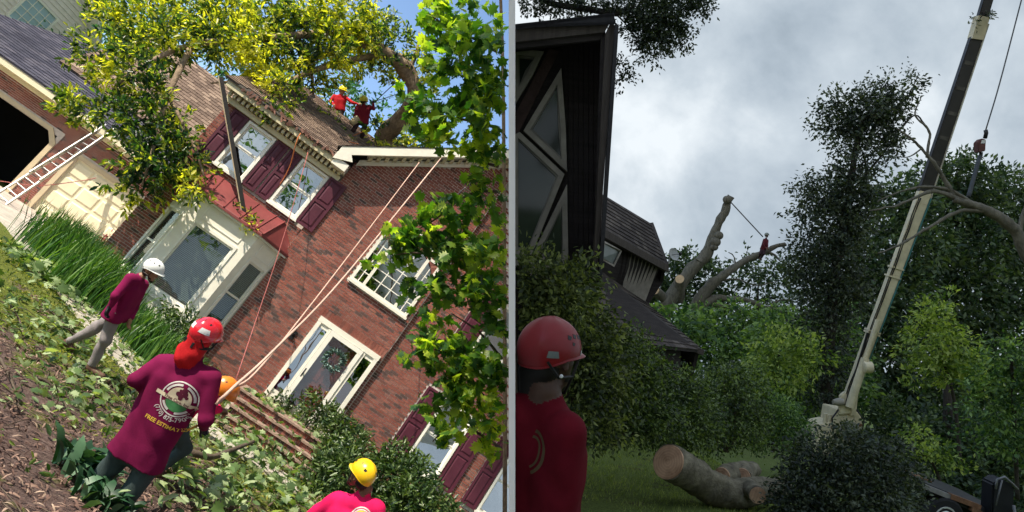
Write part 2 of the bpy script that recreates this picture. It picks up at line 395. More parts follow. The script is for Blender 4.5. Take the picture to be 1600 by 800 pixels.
# ------------------------------------------------------------------ first yard: ground
def sstep(t): t = np.clip(t, 0, 1); return t * t * (3 - 2 * t)
def zg(x, y):
    x = np.asarray(x, float); y = np.asarray(y, float)
    z = 0.055 * np.clip(y - 9, 0, 17) * sstep((-0.6 - x) / 3.0)
    z = z - 0.10 * sstep((8.5 - y) / 2) - 0.30 * sstep((x + 0.2) / 1.5) * sstep((11.5 - y) / 3.5)
    z = z + 0.02 * np.sin(2.1 * x + 0.7 * y) * np.sin(1.7 * y) + 0.012 * np.sin(5.3 * x) * np.sin(4.7 * y)
    return z
def sheet(name, m, xs, ys, dz=0.0, fz=zg, clip=-1):
    X, Y = np.meshgrid(xs, ys, indexing='ij'); Z = fz(X, Y) + dz
    a, b = X.shape; idx = np.arange(a * b).reshape(a, b)
    mb = MB(); mb.v = [tuple(v) for v in np.stack([X, Y, Z], -1).reshape(-1, 3)]
    mb.f = [tuple(q) for q in np.stack([idx[:-1, :-1], idx[1:, :-1], idx[1:, 1:], idx[:-1, 1:]], -1).reshape(-1, 4)]
    return mb.build(name, m, smooth=True, clip=clip, base=np.zeros(3))
def ground_mat():
    mt, n, o = nodes('mulch_and_moss')
    p = N(n, 'ShaderNodeBsdfPrincipled', Roughness=0.95); p.inputs['Specular IOR Level'].default_value = 0.15
    c = coords(n)
    dirt = ramp(n, noise_tex(n, 22, 6, 0.75, c), ((0.3, (0.05, 0.034, 0.032)), (0.5, (0.12, 0.08, 0.07)), (0.72, (0.24, 0.18, 0.16))))
    moss = ramp(n, noise_tex(n, 30, 5, 0.7, c), ((0.3, (0.045, 0.065, 0.014)), (0.55, (0.14, 0.17, 0.03)), (0.75, (0.28, 0.27, 0.06))))
    sx = n.nodes.new('ShaderNodeSeparateXYZ'); n.links.new(c, sx.inputs[0])
    g = N(n, 'ShaderNodeMapRange'); g.inputs[1].default_value = 7.5; g.inputs[2].default_value = 11.5; n.links.new(sx.outputs[1], g.inputs[0])
    nz = noise_tex(n, 1.5, 5, 0.7, c)
    a = N(n, 'ShaderNodeMath', operation='MULTIPLY_ADD'); n.links.new(g.outputs[0], a.inputs[0]); a.inputs[1].default_value = 0.28; n.links.new(nz, a.inputs[2])
    f = ramp(n, a.outputs[0], ((0.60, (0, 0, 0)), (0.70, (1, 1, 1))))
    n.links.new(mixc(n, f, dirt, moss), p.inputs['Base Color'])
    b = N(n, 'ShaderNodeBump', Strength=0.9, Distance=0.04); n.links.new(noise_tex(n, 30, 6, 0.75, c), b.inputs['Height']); n.links.new(b.outputs[0], p.inputs['Normal'])
    n.links.new(p.outputs[0], o.inputs[0]); return mt
xs = np.concatenate([np.linspace(-400, -30, 12), np.linspace(-28, -12, 12), np.linspace(-11.5, 7, 75), np.linspace(8, 200, 12)])
ys = np.concatenate([np.linspace(-120, -4, 14), np.linspace(-3, 27, 121), np.linspace(28, 60, 10), np.linspace(80, 1500, 14)])
tag(sheet('ground', ground_mat(), xs, ys), 'brown mulch and moss ground in front of the brick house', None, kind='structure')
def strip(name, m, cen, wid, dz, lab):
    q = bez(cen, 8); mb = MB(); L = len(q); C = []
    for i in range(L):
        t = np.array(q[min(i + 1, L - 1)]) - np.array(q[max(i - 1, 0)]); t /= np.linalg.norm(t); s_ = np.array([-t[1], t[0]])
        for j in range(5):
            p = np.array(q[i]) + s_ * wid * (j / 4 - 0.5); C.append((p[0], p[1], float(zg(p[0], p[1])) + dz))
    fs = [(i * 5 + j, i * 5 + j + 1, (i + 1) * 5 + j + 1, (i + 1) * 5 + j) for i in range(L - 1) for j in range(4)]
    k = len(C); low = [(x, y, z - 0.12) for x, y, z in C]
    mb.add(C + low, fs + [(a_, b_, b_ + k, a_ + k) for a_, b_ in [(i * 5, (i + 1) * 5) for i in range(L - 1)] + [((i + 1) * 5 + 4, i * 5 + 4) for i in range(L - 1)]])
    return tag(mb.build(name, m, clip=-1, base=np.zeros(3)), lab, None, kind='structure')
strip('path', M_conc, [(-9.0, 20.6), (-6.6, 17.6), (-4.3, 14.8), (-2.9, 13.1), (-1.7, 12.2), (-0.4, 12.0), (0.9, 12.1)], 1.0, 0.05, 'pale concrete footpath running past the long grass to the brick steps')
sheetd = sheet('driveway', mat('pale_driveway', (0.50, 0.44, 0.39), 0.9, 0.3, 2.5, 0.4, 50), np.linspace(-30, -6.2, 40), np.linspace(19.2, 24.6, 14), 0.03)
tag(sheetd, 'pale driveway apron in front of the garage doors', None, kind='structure')

# ------------------------------------------------------------------ brick house
house = thing('brick_house', (0, 16, 0), 'red brick house with maroon shutters, white bay window and tree lying on its roof', 'house')
BL, BH, BG = 0.178, 0.048, 0.0125
brick_pool = {}
parts_bricks = []
def brick_geo(mb, x0, x1, y, z0, z1, pro):
    mb.add([(x0, y - pro, z0), (x1, y - pro, z0), (x1, y - pro, z1), (x0, y - pro, z1), (x0, y + .01, z0), (x1, y + .01, z0), (x1, y + .01, z1), (x0, y + .01, z1)],
           [(0, 1, 2, 3), (4, 0, 3, 7), (1, 5, 6, 2), (3, 2, 6, 7), (4, 5, 1, 0)])
def brickwork(mb, x0, x1, z0, z1, y, holes=(), top=None, singles=None, pro=0.012, soldier=()):
    row = 0; z = z0
    while z < z1 - 0.02:
        za, zb = z, min(z + BH, z1); off = 0 if row % 2 else -(BL + BG) / 2
        x = x0 + off
        while x < x1:
            a, b = max(x, x0), min(x + BL, x1); segs = [(a, b)]
            for h in list(holes):
                if zb > h[2] - .004 and za < h[3] + .004:
                    segs = [t for s_ in segs for t in ((s_[0], min(s_[1], h[0] - BG * .6)), (max(s_[0], h[1] + BG * .6), s_[1])) if t[1] - t[0] > 0.012]
            for (p, q) in segs:
                if q - p < 0.02 or q <= p: continue
                if top is not None and zb > top((p + q) / 2): continue
                if side(((p + q) / 2, y, za)) > -0.14 and y < 20: continue
                pr = pro * (0.6 + 0.7 * random.random())
                if singles is not None and abs(q - p - BL) < 1e-4 and zb - za > BH - 1e-4 and singles((p + q) / 2, z) and len(parts_bricks) < 298:
                    parts_bricks.append((p, y, za, pr))
                else: brick_geo(mb, p, q, y, za, zb, pr)
            x += BL + BG
        z += BH + BG; row += 1
def wall_back(mb, x0, x1, z0, z1, y, th, holes=()):
    gx = sorted({x0, x1} | {min(max(h[i], x0), x1) for h in holes for i in (0, 1)}); gz = sorted({z0, z1} | {min(max(h[i], z0), z1) for h in holes for i in (2, 3)})
    for a, b in zip(gx[:-1], gx[1:]):
        for c, d in zip(gz[:-1], gz[1:]):
            mx, mz = (a + b) / 2, (c + d) / 2
            if b - a < 1e-5 or d - c < 1e-5 or any(h[0] < mx < h[1] and h[2] < mz < h[3] for h in holes): continue
            mb.box(a, b, y, y + th, c, d)
YA, YB, YC = 16.0, 15.9, 15.98           # window bay, gable section, right section
H_w1 = (-4.31, -3.61, 4.03, 5.25); H_w2 = (-2.91, -2.20, 4.03, 5.26)
H_bay = (-4.42, -1.88, 0.2, 3.45)
H_door = (-0.46, 1.04, 0.60, 2.62); H_cw = (-0.50, 1.02, 3.64, 5.10)
H_lw1 = (2.80, 3.64, 1.08, 2.72); H_lw2 = (4.78, 5.62, 1.08, 2.72); H_uw = (2.66, 3.5, 3.95, 5.25)
gx0, gx1 = -1.95, 1.16
peak = (1.15, 8.35)
def gtop(x): return 5.72 + (x + 2.28) * 0.76 if x < peak[0] else peak[1] - (x - peak[0]) * 0.76 
bw, sb_ = MB(), MB()
near = lambda x, z: x > 0.9 and z < 3.2
brickwork(bw, gx1, 6.2, -0.4, 7.6, YC, [H_lw1, H_lw2, H_uw, (2.32, 2.78, 1.04, 2.75), (3.68, 4.10, 1.04, 2.75), (4.36, 4.76, 1.04, 2.75), (2.14, 2.62, 3.9, 5.3)], lambda x: gtop(x) - .12, near)
brickwork(bw, gx0, gx1 - .02, -0.4, 8.2, YB, [H_door, H_cw], lambda x: gtop(x) - .12, lambda x, z: z < 2.6 and z > 0.6 and x > .3 or z < .9)
brickwork(bw, -4.9, gx0 - .02, -0.1, 5.32, YA, [H_w1, H_w2, H_bay, (-4.72, -4.33, 3.98, 5.3), (-3.59, -2.94, 3.98, 5.3), (-2.18, -1.96, 3.98, 5.3)])
# soldier courses and the brick arch over the middle window
def soldiers(mb, x0, x1, z, y, h=0.2):
    k = int((x1 - x0) / 0.073)
    for i in range(k):
        a = x0 + (x1 - x0) * i / k; brick_geo(mb, a, a + (x1 - x0) / k - .011, y, z, z + h, .016)
soldiers(bw, H_door[0] - .1, H_door[1] + .1, 2.63, YB - .002); soldiers(bw, 2.75, 3.7, 2.74, YC - .002)
acx, arx = 0.26, 0.80
for i in range(26):
    a = math.pi * (0.16 + 0.68 * i / 25); c_, s_ = math.cos(a), math.sin(a); r0, r1 = 1.0, 1.22; zc = 4.47
    p = np.array([acx + c_ * 0.78 * r0, YB, zc + s_ * .66 * r0]); q = np.array([acx + c_ * .78 * r1, YB, zc + s_ * .66 * r1 + .02]); d_ = unit(q - p)
    bw.obox((p + q) / 2 + np.array([0, -.012, 0]), d_ * np.linalg.norm(q - p) / 2, np.array([-d_[2], 0, d_[0]]) * .030, np.array([0, .03, 0]))
brickpart = bw.build('brickwork', M_brick, house); brickpart['kind'] = 'stuff'
wb = MB()
wall_back(wb, -4.9, gx0, -0.5, 5.62, YA, .2, [H_w1, H_w2, (-4.40, -1.90, 0.3, 3.4)])
wall_back(wb, gx0, gx1, -0.5, 5.75, YB, .2, [H_door, H_cw])
wb.slab([(gx0, YB, 5.75), (gx1, YB, 5.75), (gx1, YB, gtop(gx1) - .1), (gx0, YB, gtop(gx0) - .1)], (0, .2, 0))
wall_back(wb, gx1, 6.4, -0.5, 5.6, YC, .2, [H_lw1, H_lw2, H_uw])
wb.slab([(gx1, YC, 5.6), (4.0, YC, 5.6), (gx1, YC, gtop(gx1) - .1)], (0, .2, 0))
wb.box(-4.9, -4.7, YA + .2, 24.0, -0.5, 5.6); wb.box(-4.7, 6.2, 23.8, 24.0, -0.5, 5.6); wb.box(-4.7, 6.0, YA + .22, 23.8, -0.2, 0.55)
wb.build('wall', M_mortar, house, clip=-1)
# single bricks share one mesh each
def unit_brick(base):
    mb = MB(); brick_geo(mb, 0, BL, 0, 0, BH, .013)
    me = bpy.data.meshes.new('brick'); me.from_pydata(mb.v, [], mb.f); me.materials.append(M_brick); return me
me_b = unit_brick(0)
for (x, y, z, pr) in parts_bricks:
    o = link(bpy.data.objects.new('brick', me_b)); o.parent = house; o.location = Vector((x, y - (pr - .013), z)) - Vector(BASE[house.name])

def ring(mb, x0, x1, z0, z1, y0, y1, t, tb=None):
    tb = tb or t
    mb.box(x0, x1, y0, y1, z1 - t, z1); mb.box(x0, x1, y0, y1, z0, z0 + tb)
    mb.box(x0, x0 + t, y0 + .002, y1 - .002, z0 + tb, z1 - t); mb.box(x1 - t, x1, y0 + .002, y1 - .002, z0 + tb, z1 - t)
def sash_window(h, y, parent=None, cols=0, rows=0, blind=False):
    x0, x1, z0, z1 = h
    f = MB(); ring(f, x0, x1, z0, z1, y - .05, y + .05, .055, .07); f.box(x0 - .03, x1 + .03, y - .075, y - .051, z0 - .04, z0 + .01)
    wdw = f.build('window', M_trim, parent or house, clip=-1)
    a0, a1, b0, b1 = x0 + .055, x1 - .055, z0 + .07, z1 - .055; zm = (b0 + b1) / 2
    s_ = MB(); ring(s_, a0, a1, zm, b1, y + .004, y + .04, .038, .03); ring(s_, a0, a1, b0, zm - .001, y + .018, y + .046, .038, .03)
    s_.build('sash', M_trim, wdw, clip=-1)
    g = MB(); g.box(a0 + .03, a1 - .03, y + .024, y + .028, zm + .02, b1 - .03); g.box(a0 + .03, a1 - .03, y + .032, y + .036, b0 + .02, zm - .02)
    g.build('pane', M_glass, wdw, clip=-1)
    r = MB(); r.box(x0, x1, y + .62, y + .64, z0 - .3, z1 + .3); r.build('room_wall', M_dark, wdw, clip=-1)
    return wdw
for h, y in ((H_w1, YA), (H_w2, YA), (H_uw, YC)): sash_window(h, y)
for h in (H_lw1, H_lw2): sash_window(h, YC)
def shutter(x0, x1, z0, z1, y):
    f = MB(); f.box(x0, x1, y - .035, y - .013, z0, z1); t = .055
    for a, b, c, d in ((x0, x1, z1 - t, z1), (x0, x1, z0, z0 + t), (x0, x0 + t, z0 + t, z1 - t), (x1 - t, x1, z0 + t, z1 - t), (x0 + t, x1 - t, (z0 + z1) / 2 - .03, (z0 + z1) / 2 + .03)):
        f.box(a, b, y - .055, y - .0352, c, d)
    s_ = f.build('shutter', M_shutter, house, clip=-1)
    for c, d in ((z0 + t, (z0 + z1) / 2 - .03), ((z0 + z1) / 2 + .03, z1 - t)):
        p = MB(); a, b = x0 + t + .02, x1 - t - .02; c += .02; d -= .02; e = .035
        p.add([(a, y - .0352, c), (b, y - .0352, c), (b, y - .0352, d), (a, y - .0352, d), (a + e, y - .05, c + e), (b - e, y - .05, c + e), (b - e, y - .05, d - e), (a + e, y - .05, d - e)],
              [(4, 5, 6, 7), (0, 1, 5, 4), (1, 2, 6, 5), (2, 3, 7, 6), (3, 0, 4, 7)])
        p.build('shutter_panel', M_shutter, s_, clip=-1)
for a, b in ((-4.71, -4.34), (-3.58, -3.28), (-3.24, -2.94), (-2.17, -1.97 + .22)): shutter(a, b, 4.0, 5.28, YA if b < -1.9 else YB)
for a, b in ((2.34, 2.77), (3.67, 4.09), (4.37, 4.75)): shutter(a, b, 1.06, 2.74, YC)
shutter(2.16, 2.62, 3.92, 5.28, YC)
# middle window with arch top
x0, x1, z0, z1 = H_cw
f = MB(); t = .07
f.box(x0, x1, YB - .05, YB + .05, z0, z0 + .09); f.box(x0 - .03, x1 + .03, YB - .08, YB - .051, z0 - .03, z0 + .03)
for a in (x0, x0 + .30, x1 - .37, x1 - t): f.box(a, a + t, YB - .048, YB + .05, z0 + .09, z1 - .06)
f.box(x0, x0 + .371, YB - .05, YB + .05, z1 - .06, z1); f.box(x1 - .371, x1, YB - .05, YB + .05, z1 - .06, z1)
arc = [(acx + .40 * math.cos(a), z1 - .06 + .36 * math.sin(a)) for a in np.linspace(0, math.pi, 13)]; arc2 = [(acx + .47 * math.cos(a), z1 - .06 + .43 * math.sin(a)) for a in np.linspace(0, math.pi, 13)]
for i in range(12): f.slab([(arc[i][0], YB - .05, arc[i][1]), (arc2[i][0], YB - .05, arc2[i][1]), (arc2[i + 1][0], YB - .05, arc2[i + 1][1]), (arc[i + 1][0], YB - .05, arc[i + 1][1])], (0, .1, 0))
cwin = f.build('window', M_white, house); cwin['label'] = 'three part window with arched centre above the front door'
g = MB(); g.box(x0 + .05, x1 - .05, YB + .03, YB + .034, z0 + .05, z1 - .02)
g.slab([(p[0], YB + .031, p[1] + .001) for p in arc], (0, .004, 0)); g.build('pane', M_glass, cwin)
u = MB()
for k in range(1, 5): zz = z0 + .09 + k * .235; u.box(x0 + .07, x0 + .30, YB + .01, YB + .029, zz, zz + .02); u.box(x1 - .30, x1 - .07, YB + .01, YB + .029, zz, zz + .02); u.box(x0 + .37, x1 - .37, YB + .01, YB + .029, zz, zz + .02)
for xx in (x0 + .175, x1 - .195, acx - .14, acx + .12): u.box(xx, xx + .02, YB + .008, YB + .03, z0 + .09, z1 - .06)
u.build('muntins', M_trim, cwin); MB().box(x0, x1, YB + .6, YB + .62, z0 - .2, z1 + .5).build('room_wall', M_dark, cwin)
MB().slab([(p[0], YB + .19, p[1]) for p in [(x0, z1)] + [(x1, z1), (x1, z1 + .4), (x0, z1 + .4)]], (0, .01, 0)).build('arch_backing', M_dark, cwin)

# front door
x0, x1, z0, z1 = H_door
f = MB(); f.box(x0 - .04, x1 + .04, YB - .06, YB + .04, z1 - .09, z1 + .03); f.box(x0 - .04, x1 + .04, YB - .09, YB + .2, z0 - .05, z0 + .02)
for a, b in ((x0 - .03, x0 + .06), (x1 - .06, x1 + .03)): f.box(a, b, YB - .058, YB + .04, z0 + .02, z1 - .09)
for a in (x0 + .27, x1 - .33): f.box(a, a + .06, YB - .05, YB + .04, z0 + .02, z1 - .09)
for a, b in ((x0 + .06, x0 + .27), (x1 - .27, x1 - .06)): f.box(a, b, YB - .03, YB + .04, z0 + .02, z0 + .26); f.box(a, b, YB - .03, YB + .04, z1 - .19, z1 - .09)
door = f.build('entrance', M_white, house)
for a, b in ((x0 + .06, x0 + .27), (x1 - .27, x1 - .06)): MB().box(a, b, YB + .005, YB + .01, z0 + .26, z1 - .19).build('sidelight_pane', M_glass, door)
s0, s1 = x0 + .335, x1 - .335
f = MB(); ring(f, s0, s1, z0 + .025, z1 - .095, YB - .075, YB - .035, .10, .16); sd_ = f.build('storm_door', M_trim, door)
MB().box(s0 + .09, s1 - .09, YB - .058, YB - .054, z0 + .18, z1 - .19).build('pane', M_glass2, door)
hnd = MB(); hnd.box(s0 + .035, s0 + .06, YB - .12, YB - .076, z0 + .85, z0 + .87); hnd.bar((s0 + .047, YB - .125, z0 + .76), (s0 + .047, YB - .125, z0 + .97), .03, .02, (0, 1, 0)); hnd.build('door_handle', M_black, door)
M_rdoor = mat('brown_red_door_paint', (0.22, 0.045, 0.03), 0.35, 0.3, 2, 0.05, 30)
f = MB(); f.box(s0, s1, YB + .05, YB + .09, z0 + .02, z1 - .09)
for a, b in ((s0 + .09, (s0 + s1) / 2 - .03), ((s0 + s1) / 2 + .03, s1 - .09)):
    for c, d in ((z0 + .15, z0 + .75), (z0 + .85, z0 + 1.35), (z0 + 1.45, z1 - .2)): f.box(a, b, YB + .035, YB + .049, c, d)
f.build('front_door', M_rdoor, door)
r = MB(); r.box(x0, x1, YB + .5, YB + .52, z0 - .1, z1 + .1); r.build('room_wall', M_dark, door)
wr = thing('wreath', ((s0 + s1) / 2, YB - .1, z0 + 1.42), 'grey green leafy wreath hanging on the glass of the front door', 'wreath')
a_ = rng.random(420) * 2 * math.pi; rr = .17 + rng.normal(size=420) * .03
Pw = np.stack([(s0 + s1) / 2 + rr * np.cos(a_), YB - .1 + rng.normal(size=420) * .018, z0 + 1.42 + rr * np.sin(a_)], 1)
Dw = np.stack([np.cos(a_) - .6 * np.sin(a_), rng.normal(size=420) * .5 - .3, np.sin(a_) + .6 * np.cos(a_)], 1) + rng.normal(size=(420, 3)) * .4
M_wreath = leaf_mat('wreath_leaves', (0.03, 0.06, 0.06), (0.08, 0.16, 0.15), (0.22, 0.32, 0.30), 0.15)
V, T = leaf_verts(Pw, Dw, rng.normal(size=(420, 3)) + np.array([0, -1, 0]), .075 * (0.7 + .6 * rng.random(420)), LENS); mesh_np('leaves', V, T, M_wreath, wr)
q = [((s0 + s1) / 2 + .17 * math.cos(a), YB - .095, z0 + 1.42 + .17 * math.sin(a)) for a in np.linspace(0, 2 * math.pi, 25)]
MB().tube(q, .012, 6, False).build('hoop', M_twig, wr)

# bay window
BYF = 15.45; bp = [(-4.44, YA), (-3.92, BYF), (-2.50, BYF), (-1.86, YA)]
bayr = MB()
def facet(mb, i, t0, t1, z0, z1, off, th):
    (xa, ya), (xb, yb) = bp[i], bp[i + 1]; d = np.array([xb - xa, yb - ya]); L = np.linalg.norm(d); d /= L; nn = np.array([d[1], -d[0]])
    P0 = np.array([xa, ya]) + d * t0 + nn * off; P1 = np.array([xa, ya]) + d * t1 + nn * off
    mb.slab([(P0[0], P0[1], z0), (P1[0], P1[1], z0), (P1[0], P1[1], z1), (P0[0], P0[1], z1)], (-nn[0] * th, -nn[1] * th, 0)); return L
LF = [math.hypot(bp[i + 1][0] - bp[i][0], bp[i + 1][1] - bp[i][1]) for i in range(3)]
wins = [(.14, LF[0] - .14), (.26, LF[1] - .24), (.2, LF[2] - .22)]; WZ0, WZ1 = 1.20, 2.72
for i in range(3):
    a, b = wins[i]
    for t0, t1, c, d in ((0, a, .35, 3.28), (b, LF[i], .35, 3.28), (a, b, .35, WZ0), (a, b, WZ1, 3.28)): facet(bayr, i, t0, t1, c, d, 0, .06)
bay = bayr.build('bay_window', M_white, house); bay['label'] = 'white three sided bay window under a red metal roof'
tr = MB()
for i in range(3):
    a, b = wins[i]; L = LF[i]
    for t0, t1, c, d in ((a - .05, b + .05, WZ1, WZ1 + .06), (a - .05, b + .05, WZ0 - .08, WZ0), (a - .05, a, WZ0, WZ1), (b, b + .05, WZ0, WZ1)): facet(tr, i, t0, t1, c, d, .022, .02)
    c, d = 2.86, 3.16
    for t0, t1, e, g_ in ((a, b, d - .02, d), (a, b, c, c + .02), (a, a + .02, c + .02, d - .02), (b - .02, b, c + .02, d - .02)): facet(tr, i, t0, t1, e, g_, .014, .013)
    for k in range(5): facet(tr, i, .01, L - .01, .42 + k * .13, .53 + k * .13, .018 - .001 * (k % 2), .017)
    facet(tr, i, -.03, L + .03, 3.2, 3.30, .09, .088); facet(tr, i, -.02, L + .02, 1.04, 1.09, .05, .049)
tr.build('moulding', M_trim, bay)
gl, sl, sh_, rm = MB(), MB(), MB(), MB()
for i in range(3):
    a, b = wins[i]; facet(gl, i, a, b, WZ0, WZ1, -.03, .004)
    for t0, t1, c, d in ((a, a + .035, WZ0, WZ1), (b - .035, b, WZ0, WZ1), (a + .035, b - .035, WZ1 - .04, WZ1), (a + .035, b - .035, WZ0, WZ0 + .05)): facet(sh_, i, t0, t1, c, d, -.012, .03)
    if i != 1: facet(sh_, i, a + .035, b - .035, 1.92, 1.965, -.010, .03)
    k = 0; z = WZ0 + .05
    while z < WZ1 - .03: facet(sl, i, a + .02, b - .02, z, z + .019, -.085, .012); z += .034
sh_.build('sash', M_trim, bay); gl.build('pane', M_glass2, bay); sl.build('blind', M_blind, bay)
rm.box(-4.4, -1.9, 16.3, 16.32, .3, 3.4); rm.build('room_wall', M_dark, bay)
# red metal roof of the bay
br = MB(); zr0, zr1 = 3.29, 3.86
e = [(-4.56, YA - .01), (-3.97, BYF - .14), (-2.45, BYF - .14), (-1.72, YA - .01)]; tp = [(-4.16, YA - .01), (-2.36, YA - .01)]
low = [(x, y, zr0) for x, y in e]; hi = [(x, y, zr1) for x, y in tp]
for poly in ([low[0], low[1], hi[0]], [low[1], low[2], hi[1], hi[0]], [low[2], low[3], hi[1]]): br.slab(poly, (0, .012, .02))
for i in range(3): br.slab([low[i], low[i + 1], tuple(np.array(low[i + 1]) - (0, 0, .05)), tuple(np.array(low[i]) - (0, 0, .05))], (0, .02, 0))
for s_ in np.linspace(.12, .88, 4):
    a = np.array(low[1]) * (1 - s_) + np.array(low[2]) * s_; b = np.array(hi[0]) * (1 - s_) + np.array(hi[1]) * s_; br.bar(a + (0, -.008, .012), b + (0, -.008, .012), .025, .03)
for a, b in ((low[1], hi[0]), (low[2], hi[1])): br.bar(np.array(a) + (0, -.012, .012), np.array(b) + (0, -.012, .012), .035, .03)
br.build('bay_roof', M_redmetal, house)

# cornice with dentil blocks under the broken main eave
ev = MB(); ev.box(-5.1, -2.12, YA - .32, YA - .001, 5.53, 5.60); ev.box(-5.1, -2.2, YA - .36, YA - .325, 5.50, 5.68); ev.box(-5.0, -2.0, YA - .12, YA - .016, 5.28, 5.40)
M_corn = mat('yellowed_cream_paint', (0.60, 0.54, 0.36), 0.5, 0.15, 4, 0.05, 40, 0.3)
ev.build('cornice', M_corn, house)
den = MB()
for i in range(26): x = -4.98 + i * .115; den.box(x, x + .06, YA - .24, YA - .121, 5.40, 5.525)
den.build('dentils', M_corn, house)['kind'] = 'stuff'
# gable rake boards
M_rake = M_white
def rake(mb, xa, xb, w, y0, y1, dz):
    mb.slab([(xa, y0, gtop(xa) + dz), (xb, y0, gtop(xb) + dz), (xb, y0, gtop(xb) + dz + w), (xa, y0, gtop(xa) + dz + w)], (0, y1 - y0, 0))
rk = MB(); rake(rk, -2.34, peak[0], .25, YB - .42, YB - .38, -.02); rake(rk, peak[0], 4.2, .25, YB - .42, YB - .38, -.02)
rake(rk, -1.8, peak[0], .05, YB - .378, YB, .02); rake(rk, peak[0], 4.2, .05, YB - .378, YB, .02); rake(rk, -1.9, peak[0], .16, YB - .06, YB - .017, -.19)
rk.slab([(-2.35, YB - .421, 5.56), (-1.95, YB - .421, 5.74), (-2.1, YB - .421, 5.9), (-2.35, YB - .421, 5.74)], (0, .03, 0)); rk.box(-2.32, -1.97, YB - .388, YA - .01, 5.46, 5.64)
rk.build('gable_trim', M_white, house, clip=-1)
dn = MB()
for i in range(20):
    x = -1.75 + i * .15; z = gtop(x) - .05; dn.slab([(x, YB - .2, z - .04), (x + .07, YB - .2, z + .013), (x + .07, YB - .2, z + .113), (x, YB - .2, z + .06)], (0, .135, 0))
dn.build('gable_dentils', M_corn, house, clip=-1)['kind'] = 'stuff'

# roofs: courses of shingle tabs over a deck
def shingles(mb, A, B, Ct, Dt, expo=.16, tabw=.3, th=.012, clipf=None):
    """A, B eave ends, Ct above A, Dt above B"""
    A, B, Ct, Dt = (np.asarray(q, float) for q in (A, B, Ct, Dt)); up = ((Ct - A) + (Dt - B)) / 2; L = np.linalg.norm(up); rows = int(L / expo)
    nn = unit(np.cross(B - A, Ct - A))
    for r_ in range(rows):
        s0, s1 = r_ / rows, min(1, (r_ + 1.35) / rows)
        a0, b0, a1, b1 = A + (Ct - A) * s0, B + (Dt - B) * s0, A + (Ct - A) * s1, B + (Dt - B) * s1
        k = max(2, int(np.linalg.norm(b0 - a0) / tabw)); o_ = 0.5 if r_ % 2 else 0
        for i in range(-1, k):
            u0, u1 = (i + o_ + .02) / k, (i + 1 + o_ - .02) / k; u0, u1 = max(0, u0), min(1, u1)
            if u1 - u0 < .2 / k: continue
            j = random.random() * .01
            h0 = nn * (th * 1.9 + j * .6); h1 = nn * (th * .4)
            q = [a0 + (b0 - a0) * u0 - unit(up) * j, a0 + (b0 - a0) * u1 - unit(up) * j, a1 + (b1 - a1) * u1, a1 + (b1 - a1) * u0]
            if clipf and not clipf((q[0] + q[2]) / 2): continue
            mb.add([q[0] + h0, q[1] + h0, q[2] + h1, q[3] + h1, q[0], q[1]], [(0, 1, 2, 3), (4, 5, 1, 0), (4, 0, 3), (1, 5, 2)])
RD = MB(); rA, rB, rC, rD = (-5.2, YA - .40, 5.66), (6.0, YA - .40, 5.66), (-5.2, 20.2, 7.95), (6.0, 20.2, 7.95)
RD.slab([rA, (-2.2, rA[1], rA[2]), (-2.2, rC[1], rC[2]), rC], (0, 0, -.03)); RD.slab([(-2.19, 17.6, 6.64), (6.0, 17.6, 6.64), rD, (-2.19, rC[1], rC[2])], (0, 0, -.03)); RD.slab([rC, rD, (6.0, 24.6, 5.5), (-5.2, 24.6, 5.5)], (0, 0, -.03))
gp = (peak[0], YB - .43, peak[1] + .26); gl_ = (-2.42, YB - .43, gtop(-2.42) + .25); gr_ = (5.0, YB - .43, gtop(5.0) + .25)
bk = lambda p, y: (p[0], y, p[2])
RD.slab([gl_, bk(gl_, 19.5), bk(gp, 19.5), gp], (0, 0, -.03)); RD.slab([gp, bk(gp, 19.5), bk(gr_, 19.5), gr_], (0, 0, -.03))
roof = RD.build('roof', mat('roof_felt', (0.05, 0.045, 0.04), 0.95), house, clip=-1)
sm = MB(); broken = lambda p: not (p[1] < 16.3 and (0.5 + 0.5 * math.sin(p[0] * 5.1) * math.sin(p[0] * 2.3 + 1)) > 0.35 + (p[1] - 15.6) * .9)
shingles(sm, rA, (peak[0], rB[1], rB[2]), rC, (peak[0], rD[1], rD[2]), clipf=lambda p: broken(p) and p[2] > gtop(min(p[0], peak[0])) + .2 if p[0] > -2.4 else broken(p))
shingles(sm, gl_, bk(gl_, 18.2), gp, bk(gp, 18.2), expo=.16)
shs = sm.build('shingles', M_shing, roof, clip=-1); shs['kind'] = 'stuff'
# torn decking hanging at the smashed eave
tn = MB()
for i in range(34):
    x = -4.7 + i * .078 + random.uniform(-.03, .03); l_ = random.uniform(.08, .35); a = np.array((x, YA - .42, 5.67 + random.uniform(-.02, .05)))
    tn.bar(a, a + np.array((random.uniform(-.15, .2), -random.uniform(0, .08), -l_ * .5)), random.uniform(.02, .07), .015, (0, 1, .2))
tn.build('torn_edge', mat('torn_roof_boards', (0.20, 0.09, 0.06), 0.9, 0.5, 8, c2=(0.06, 0.04, 0.035)), roof)['kind'] = 'stuff'

